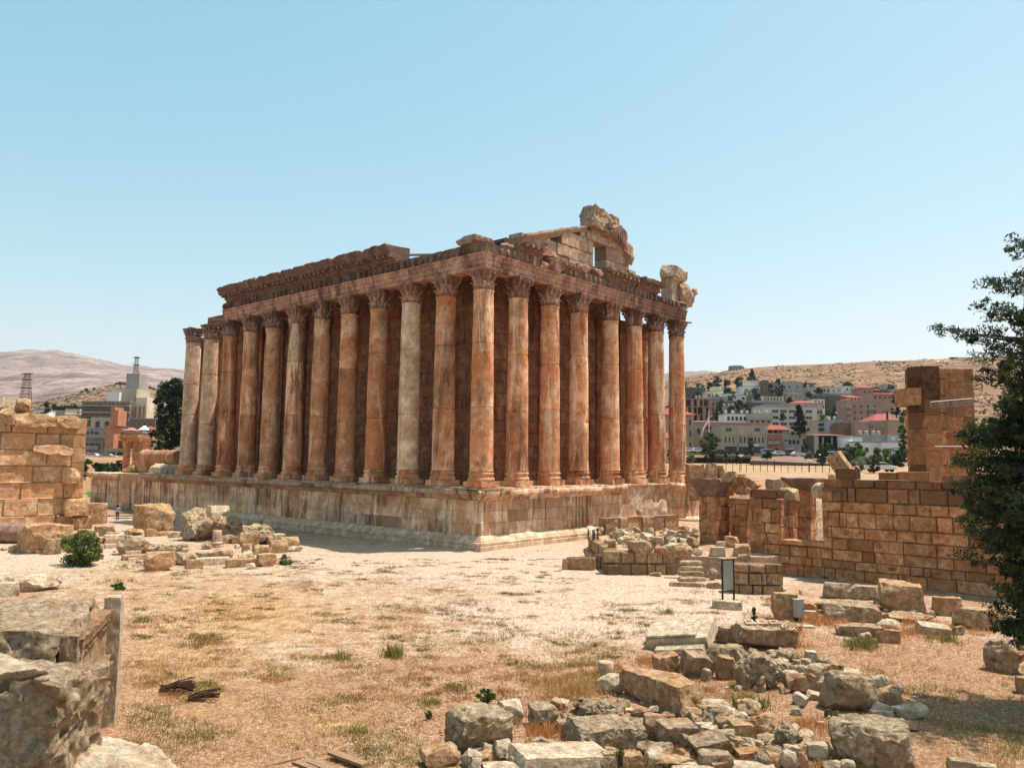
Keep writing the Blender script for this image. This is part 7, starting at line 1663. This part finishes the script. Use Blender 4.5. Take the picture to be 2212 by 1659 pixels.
for k, (x, y, w_, lab) in enumerate(((757,530,16,'shrub lowest left on the bare knoll'),(795,517,18,'shrub beside the lowest left one on the knoll'),(868,506,14,'shrub at the middle of the knoll slope'),(900,541,18,'shrub below the middle of the knoll slope'),(937,521,18,'shrub between middle and hotel on the knoll'),(1033,494,16,'shrub under the crest of the knoll'),(1055,540,26,'larger shrub just above the hotel terrace'),(818,566,18,'lone shrub near the foot of the knoll'),(1357,536,38,'largest dark shrub right of the hotel tower'),(1328,571,22,'shrub under the largest one right of the hotel'),(1385,577,26,'shrub close to the big dark tree'),(1300,505,18,'small shrub at the foot of the thin radio mast'),(633,604,10,'tiny shrub far down the knoll'),(540,665,10,'tiny shrub above the left town'))):
    tree('hill_shrub', lab, 'L', x-w_/2, y-w_*.55, x+w_/2, y+w_*.5, interp(y, [(490, 940), (580, 860), (700, 640)]), 'dull', 'round', 10+k, 'shrubs dotted over the bare knoll', .0, .8, 'shrub')
for k in range(9): x = 1068+k*18; tree('ridge_tree', 'dark tree in the row along the knoll crest', 'L', x, 446, x+24, 476, 940, 'dull', 'round', 40+k, 'row of trees along the knoll crest', .1, .7)
for k in range(8): x = 1305+k*19; tree('ridge_tree', 'dark tree in the row descending behind the hotel tower', 'L', x, 470+k*6, x+26, 498+k*7, 900, 'dull', 'round', 60+k, 'row of trees behind the hotel', .1, .7)
for k in range(9): x = 480+k*32; tree('town_tree', 'dark tree among the low roofs left of the hotel', 'L', x, 655+(k*37 % 20), x+40, 712, 420, 'dark', 'round', 80+k, 'trees among the low roofs left of the hotel', .1, .8)
bld('house','low pale-roofed sheds left of the cypress','L',300,700,392,745,360,'white',[(.6,.3,3,.1,.05,.95)],group=None); bld('house','long low roof between the cypress and the hotel','L',520,738,745,775,330,'grey',[(.6,.3,5,.07,.05,.95)],('shed',14,'slab'),group=None); bld('house','low dark roofed house far behind the sunlit wall','L',480,705,600,742,380,'stone',[(.6,.3,3,.1,.05,.95)],group=None); bld('house','small white house among the trees left of the hotel','L',600,690,735,735,400,'pale',[(.6,.3,4,.08,.05,.95)],group=None)
tree('round_tree','round green tree at the foot of the flagpole','T',445,690,612,870,214,'mid','round',21,None,.12,1.6)
tree('dark_bush','dark bush below the round flagpole tree','T',478,830,598,925,200,'dark','round',22,None,.0,1.3,'bush')
tree('green_bush','fresh green bush at the foot of the last column','T',325,865,432,925,150,'fresh','round',23,None,.0,1.3,'bush')
tree('dark_conifer','tall dark conifer in front of the school building','T',1172,460,1322,700,262,'pine','cone',24,None,.05,2.0)
tree('dark_tree','dark tree squeezed beside the grey tall house','T',1058,290,1120,400,405,'pine','round',25,None,.05,1.3)
tree('slim_cypress','slim brown cypress before the bank','T',842,720,878,858,238,'dull','column',26,None,.0,1.0)
tree('bare_tree','small dull tree under the shop awnings','T',1265,770,1330,868,236,'dull','round',27,None,.15,1.0)
for k, (x0, y0, x1, y1, dep, m, lab) in enumerate(((1385,760,1510,860,214,'mid','green tree in front of the black poster'),(1360,800,1470,900,205,'dark','dark lower bush under the tree by the poster'),(1560,765,1800,905,200,'mid','biggest green bush before the white shops'),(1500,820,1620,900,198,'dark','dark bush between the poster tree and the biggest bush'),(1790,820,1960,905,196,'mid','green bush right of the biggest bush'),(1950,830,2110,960,180,'dark','dark bush against the ruined tower'),(2045,520,2115,880,160,'mid','tall green tree squeezed against the tower side'),(1640,875,1830,975,130,'olive','grey-green olive shrub behind the toppled slab'),(1770,890,1900,985,115,'dull','brownish shrub above the long wall'),(1390,880,1460,935,185,'dull','low shrub on the straw planter'),(1500,880,1570,970,140,'dull','scrubby plant beside the toppled slab'),(1860,900,2000,960,150,'mid','low green bush behind the white car roof'))):
    tree('street_bush' if k != 6 else 'narrow_tree', lab, 'T', x0, y0, x1, y1, dep, m, 'round' if k != 6 else 'column', 100+k, None, .0, 1.5, 'bush' if k != 6 else 'tree')
for k, (x0, y0, x1, y1, dep, m, lab) in enumerate(((535,235,632,325,520,'dull','grey-green tree cluster left on the brown hill'),(630,265,690,320,510,'dull','smaller tree beside the cluster on the brown hill'),(750,250,805,325,500,'dull','tree left of the white two-storey house'),(815,235,905,285,520,'dull','tree above the white two-storey house'),(845,180,880,260,530,'dark','thin pointed cypress on the brown hill'),(620,330,740,380,440,'dark','dark tree belt above the white flat house'),(425,295,480,330,450,'dull','tree behind the dark small house'),(1270,290,1325,360,450,'dull','tree between the tall grey and the arched house'),(1465,475,1590,575,345,'mid','round tree on the slope right of the school building'),(1585,455,1650,600,338,'pine','very dark conifers beside the pink apartment block'),(1945,370,2085,545,300,'pine','large dark conifer right of the pink apartments'),(1385,540,1480,585,325,'mid','low hedge above the pale small house'),(800,480,965,530,355,'mid','hedge in front of the grey-brown house'),(575,470,640,590,320,'dark','dark cypress clump by the brick frame building'),(190,820,250,930,170,'dark','dark hedge seen between the last two columns'))):
    tree('hill_tree', lab, 'T', x0, y0, x1, y1, dep, m, 'cone' if m == 'pine' else 'round', 130+k, None, .05, 1.3)
# green shrub on the lawn
tree('green_shrub','bushy bright green shrub at the edge of the left stone heap','E',395,385,700,590,G(*Z('E',540,590))[1],'fresh','round',31,None,.0,3.0,'shrub',.1)
tree('small_herb','low dark herb rosette before the pitted boulder','C',690,675,890,755,G(*Z('C',790,755))[1],'mid','round',32,None,.0,1.2,'plant',.05)
tree('small_herb','tiny dark herb alone on the lawn near the pitted boulder','C',295,835,375,885,G(*Z('C',335,885))[1],'mid','round',33,None,.0,1.0,'plant',.05)
tree('small_herb','green herb at the foot of the smooth grey boulder','B',540,1250,650,1315,G(*Z('B',600,1315))[1],'fresh','round',34,None,.0,1.0,'plant',.05)
tree('small_herb','green plant between the long cream slab and a dark-sided block','C',1785,1100,1870,1275,G(*Z('C',1830,1275))[1],'fresh','round',35,None,.0,1.0,'plant',.05)
tree('young_pine','tiny upright conifer seedling near the metal cabinet','B',40,560,80,655,G(*Z('B',60,655))[1],'mid','cone',36,None,.0,1.0,'plant',.05)
tree('small_herb','bright green herb by the podium shadow','E',1850,525,1930,558,G(*Z('E',1890,558))[1],'fresh','round',37,None,.0,1.2,'plant',.05)
tree('small_herb','low green herb before the one by the podium shadow','E',1825,560,1945,588,G(*Z('E',1885,588))[1],'fresh','round',38,None,.0,1.2,'plant',.05)
tree('small_herb','dark flat herb on the path beyond the carved fragment','E',735,712,855,748,G(*Z('E',795,748))[1],'mid','round',39,None,.0,1.2,'plant',.05)
tree('wall_plant','green plant sprouting from the window sill of the long wall','F',1880,690,1965,790,52.6,'dark','round',41,None,.0,1.0,'plant',.05)
tree('wall_plant','dark caper bush hanging on the long wall','F',1990,700,2055,750,52.4,'dark','round',42,None,.0,1.0,'plant',.05)
tree('weed','spindly green weed on the platform path','F',1105,660,1200,765,60,'olive','round',43,None,.0,.6,'plant',.05)
# the near conifer at the right
tb = AT(2240, 1004, 25.0); tbx = Vector((tb.x, tb.y, 0)); cf = tag(empty('near_conifer', tuple(tbx)), 'large dark conifer with layered branches standing at the frame edge', 'tree')
rnd = random.Random(9); lv = Leaves(5); lv2 = Leaves(6); mb = MB(); TH = 15.0
mb.tube([(0, 0, -.3), (.05, 0, 4), (-.05, .1, 10), (.1, 0, 14.5), (.05, .05, TH)], [.42, .34, .26, .12, .03], 10)
nb = 270
for k in range(nb):
    z = 1.7+(TH-1.9)*((k+rnd.random()*8)/(nb+8))**1.2; a = rnd.uniform(0, 2*PI); prof = interp(z, [(1.7,1.1),(2.5,1.5),(4.4,2.3),(7.3,2.4),(9.5,1.7),(11.2,2.8),(12,2.1),(13.3,1.5),(14.2,.7),(15.0,.2)])
    L_ = prof*rnd.choice((rnd.uniform(.35, .75), rnd.uniform(.75, 1.1))); up_ = rnd.uniform(-.1, .3) if z < 9.3 else rnd.uniform(-.02, .3); d = Vector((math.cos(a), math.sin(a), up_)); pts = []; n = 6; cu_ = rnd.uniform(-.1, .3)
    for i in range(n+1): s = i/n; pts.append(Vector((0, 0, z))+d*L_*s+Vector((rnd.gauss(0, .07), rnd.gauss(0, .07), cu_*L_*(s*s-s)+.12*rnd.gauss(0, .5)*s)))
    if z > 9.3 and rnd.random() < .52: continue
    mb.tube(pts, [max(.010, .07*(1-i/n)*L_/4) for i in range(n+1)], 5)
    sparse = z > 10.5
    m = int(L_*(4.6 if sparse else 8.5))+1
    for q in range(m):
        s = lerp(.25 if sparse else .1, 1.0, (q+rnd.random())/m); i = min(n-1, int(s*n)); p = pts[i].lerp(pts[i+1], s*n-i)
        side = Vector((-d.y, d.x, 0))*rnd.choice((-1, 1))*rnd.uniform(.05, .7)*(1.1-s*.7); c = p+side+Vector((0, 0, rnd.uniform(-.15, .25)))
        if side.length > .15: mb.tube([p, c], [.014, .006], 3, cap=False)
        tn = rnd.uniform(.1, .65); (lv2 if (z < 10 and s > .8 and rnd.random() < .22) else lv).clump(c, rnd.uniform(.12, .34), rnd.randint(20, 40), .04, tn, .75, 2.3)
lv.build('needle_sprays', LM['cedar'], cf); lv2.build('tip_sprays', LM['yellowgreen'], cf); mb.build('trunk', M['bark'], cf, smooth=60)  # brighter yellow-green sprays sit on some lower branch tips
# ---------------------------------------------------------------- small repeats: houses, trees and rubble between the described ones
rnd = random.Random(2024)
cols = ['pale', 'white', 'beige', 'grey', 'stone', 'cream', 'tan', 'dark', 'pale', 'white']
for k in range(34):
    x = 205+rnd.random()*1820; y = rnd.uniform(300, 560) if x < 1700 else rnd.uniform(330, 420); w_ = rnd.uniform(55, 120); h_ = rnd.uniform(26, 52)
    dep = interp(y, [(300, 470), (440, 390), (560, 325)])+rnd.uniform(4, 14)
    bld('house', 'small plain flat-roofed house filling the hillside between larger ones', 'T', x, y-h_, x+w_, y, dep, rnd.choice(cols), [(.45, .3, rnd.randint(2, 4), .1, .05, .95)], 'flat', 8, 6, group='small plain houses of the hillside', extra=tanks(rnd.randint(1, 3), k) if k % 2 else None)
for k in range(46):
    x = 200+rnd.random()*1850; y = rnd.uniform(270, 600) if x < 1720 else rnd.uniform(330, 440); w_ = rnd.uniform(26, 70); h_ = w_*rnd.uniform(.7, 1.3)
    dep = interp(y, [(270, 500), (440, 385), (600, 305)])
    tree('hill_tree', 'dusty dark green tree between the small houses of the hillside', 'T', x, y-h_, x+w_, y, dep, rnd.choice(('dark', 'dull', 'dark', 'mid', 'pine')), rnd.choice(('round', 'round', 'cone')), 300+k, 'trees between the hillside houses', .08, 1.2)
for k in range(14):
    x = 590+rnd.random()*1450; w_ = rnd.uniform(40, 110); y = rnd.uniform(880, 925); tree('street_bush', 'dusty bush in the row below the street', 'T', x, y-w_*.6, x+w_, y, rnd.uniform(200, 222), rnd.choice(('mid', 'dark', 'dull', 'olive')), 'round', 400+k, 'bushes below the street', .0, 1.2, 'bush')
for k in range(12):
    x = 740+rnd.random()*560; w_ = rnd.uniform(50, 120); y = rnd.uniform(1230, 1300); tree('garden_bush', 'dark garden bush before the left street wall', 'L', x, y-w_*.7, x+w_, y, rnd.uniform(150, 168), rnd.choice(('mid', 'dark', 'dark')), 'round', 430+k, 'bushes before the left street wall', .0, 1.2, 'bush')
def scatter(n, tg, poly, smin, smax, zb, label, group, seed, styles='bbr'):
    rn = random.Random(seed); made = 0
    while made < n:
        x0, y0, x1, y1 = rn.choice(poly); x = rn.uniform(x0, x1); y = rn.uniform(y0, y1); u, v = Z(tg, x, y); p, dep = G(u, v, zb); s = rn.uniform(smin, smax)*rn.choice((.6, 1, 1, 1.3)); made += 1
        me = rock_mesh('rubble_stone', s*rn.uniform(.8, 1.5), s*rn.uniform(.7, 1.2), s*rn.uniform(.55, .95), rn.choice(styles), rn.randint(0, 9999), 12 if s > .3 else 9, rn.uniform(0, 3), (rn.uniform(-.3, .3), rn.uniform(-.3, .3)), rn.choice(('pale', 'pale', 'tan', 'grey', 'pit', 'pale')), 1.2)
        tag(link('rubble_stone', me, None, (p.x, p.y, zb-.1*s), rn.uniform(0, 6)), label, 'stone', group)
scatter(120, 'A', [(450,900,1650,1380),(600,1100,1900,1380),(900,420,1650,800),(1500,560,2150,950),(850,850,1300,1250)], .22, .62, 0, 'small broken stone wedged among the boulders of the heap by the tree', 'small stones of the boulder heap', 1)
scatter(60, 'C', [(1100,780,2000,1000),(900,1150,2100,1279),(450,1100,1000,1279)], .18, .5, 0, 'small broken stone between the front boulders of the heap by the lawn', 'small stones in front of the boulder heap', 2)
scatter(46, 'E', [(780,440,1600,610),(500,380,900,520),(1350,430,1950,600),(0,480,500,520)], .3, .8, 0, 'small broken stone among the blocks before the podium', 'small stones before the podium', 3)
scatter(64, 'F', [(330,560,1050,690),(480,600,900,720),(180,560,480,650)], .3, .85, PLZ, 'rough rubble stone heaped on the ruined platform', 'rubble on the ruined platform', 4)
scatter(16, 'F', [(480,560,1000,640)], .5, 1.0, PLZ+.35, 'upper rubble stone lying on others on the ruined platform', 'upper rubble on the ruined platform', 5)
scatter(26, 'B', [(440,560,1300,680),(600,640,1100,800),(1150,560,1500,760)], .15, .45, 0, 'small stone in the straw below the long wall', 'small stones below the long wall', 6)
scatter(14, 'F', [(1360,1000,1900,1060),(280,820,900,900)], .2, .5, 0, 'small stone at the foot of the low walls', 'small stones by the low walls', 7)
scatter(12, 'T', [(650,1030,1450,1090)], .4, .9, 5.2, 'rubble stone lying on top of the broken arch wall', 'stones on the broken arch', 8)

# scrub and pale rocks of the bare slopes, as ground cover
rn = random.Random(5); lvs = Leaves(8); mbp = MB()
def hp(r, u): a = YAW+math.atan((u-1106)/FPX); return Vector((CAM.x+r*math.sin(a), CAM.y+r*math.cos(a), hill_z(r, u)))
for _ in range(5200):
    u = rn.uniform(1380, 2280); r = rn.uniform(400, 790)
    if noise.noise(Vector((u*.02, r*.01, 3))) < -.15: continue
    p = hp(r, u); s = rn.uniform(.5, 1.5)
    if rn.random() < .75: lvs.clump(p+Vector((0, 0, s*.2)), s, 5, s*.55, rn.uniform(.1, .7), .5, 1.2)
    else: mbp.add([p+Vector((s*a, s*b, s*c*.6)) for a, b, c in ((1,0,0),(-1,0,0),(0,.8,0),(0,-.8,0),(0,0,1))], [(0,2,4),(2,1,4),(1,3,4),(3,0,4)])
for _ in range(1500):
    u = rn.uniform(-40, 420); r = rn.uniform(560, 960); p = hp(r, u); s = rn.uniform(.5, 1.6); lvs.clump(p+Vector((0, 0, s*.2)), s, 5, s*.55, rn.uniform(.1, .7), .5, 1.2)
tag(lvs.build('hill_scrub', LM['dull']), kind='stuff'); tag(mbp.build('hill_stones', M['tan']), kind='stuff')
# ---------------------------------------------------------------- the air
if HAZE:
    hm = bpy.data.materials.new('haze'); hm.use_nodes = True; ht = hm.node_tree; ht.nodes.clear()
    ho = ht.nodes.new('ShaderNodeOutputMaterial'); pv = ht.nodes.new('ShaderNodeVolumePrincipled'); pv.inputs['Density'].default_value = HAZE; pv.inputs['Color'].default_value = (.90, .94, 1.0, 1); pv.inputs['Anisotropy'].default_value = .2
    ht.links.new(pv.outputs[0], ho.inputs['Volume'])
    mb = MB(); mb.box((CAM.x-12500, CAM.y-12500, -56), (CAM.x+12500, CAM.y+12500, 1500)); tag(mb.build('haze', hm), kind='stuff')
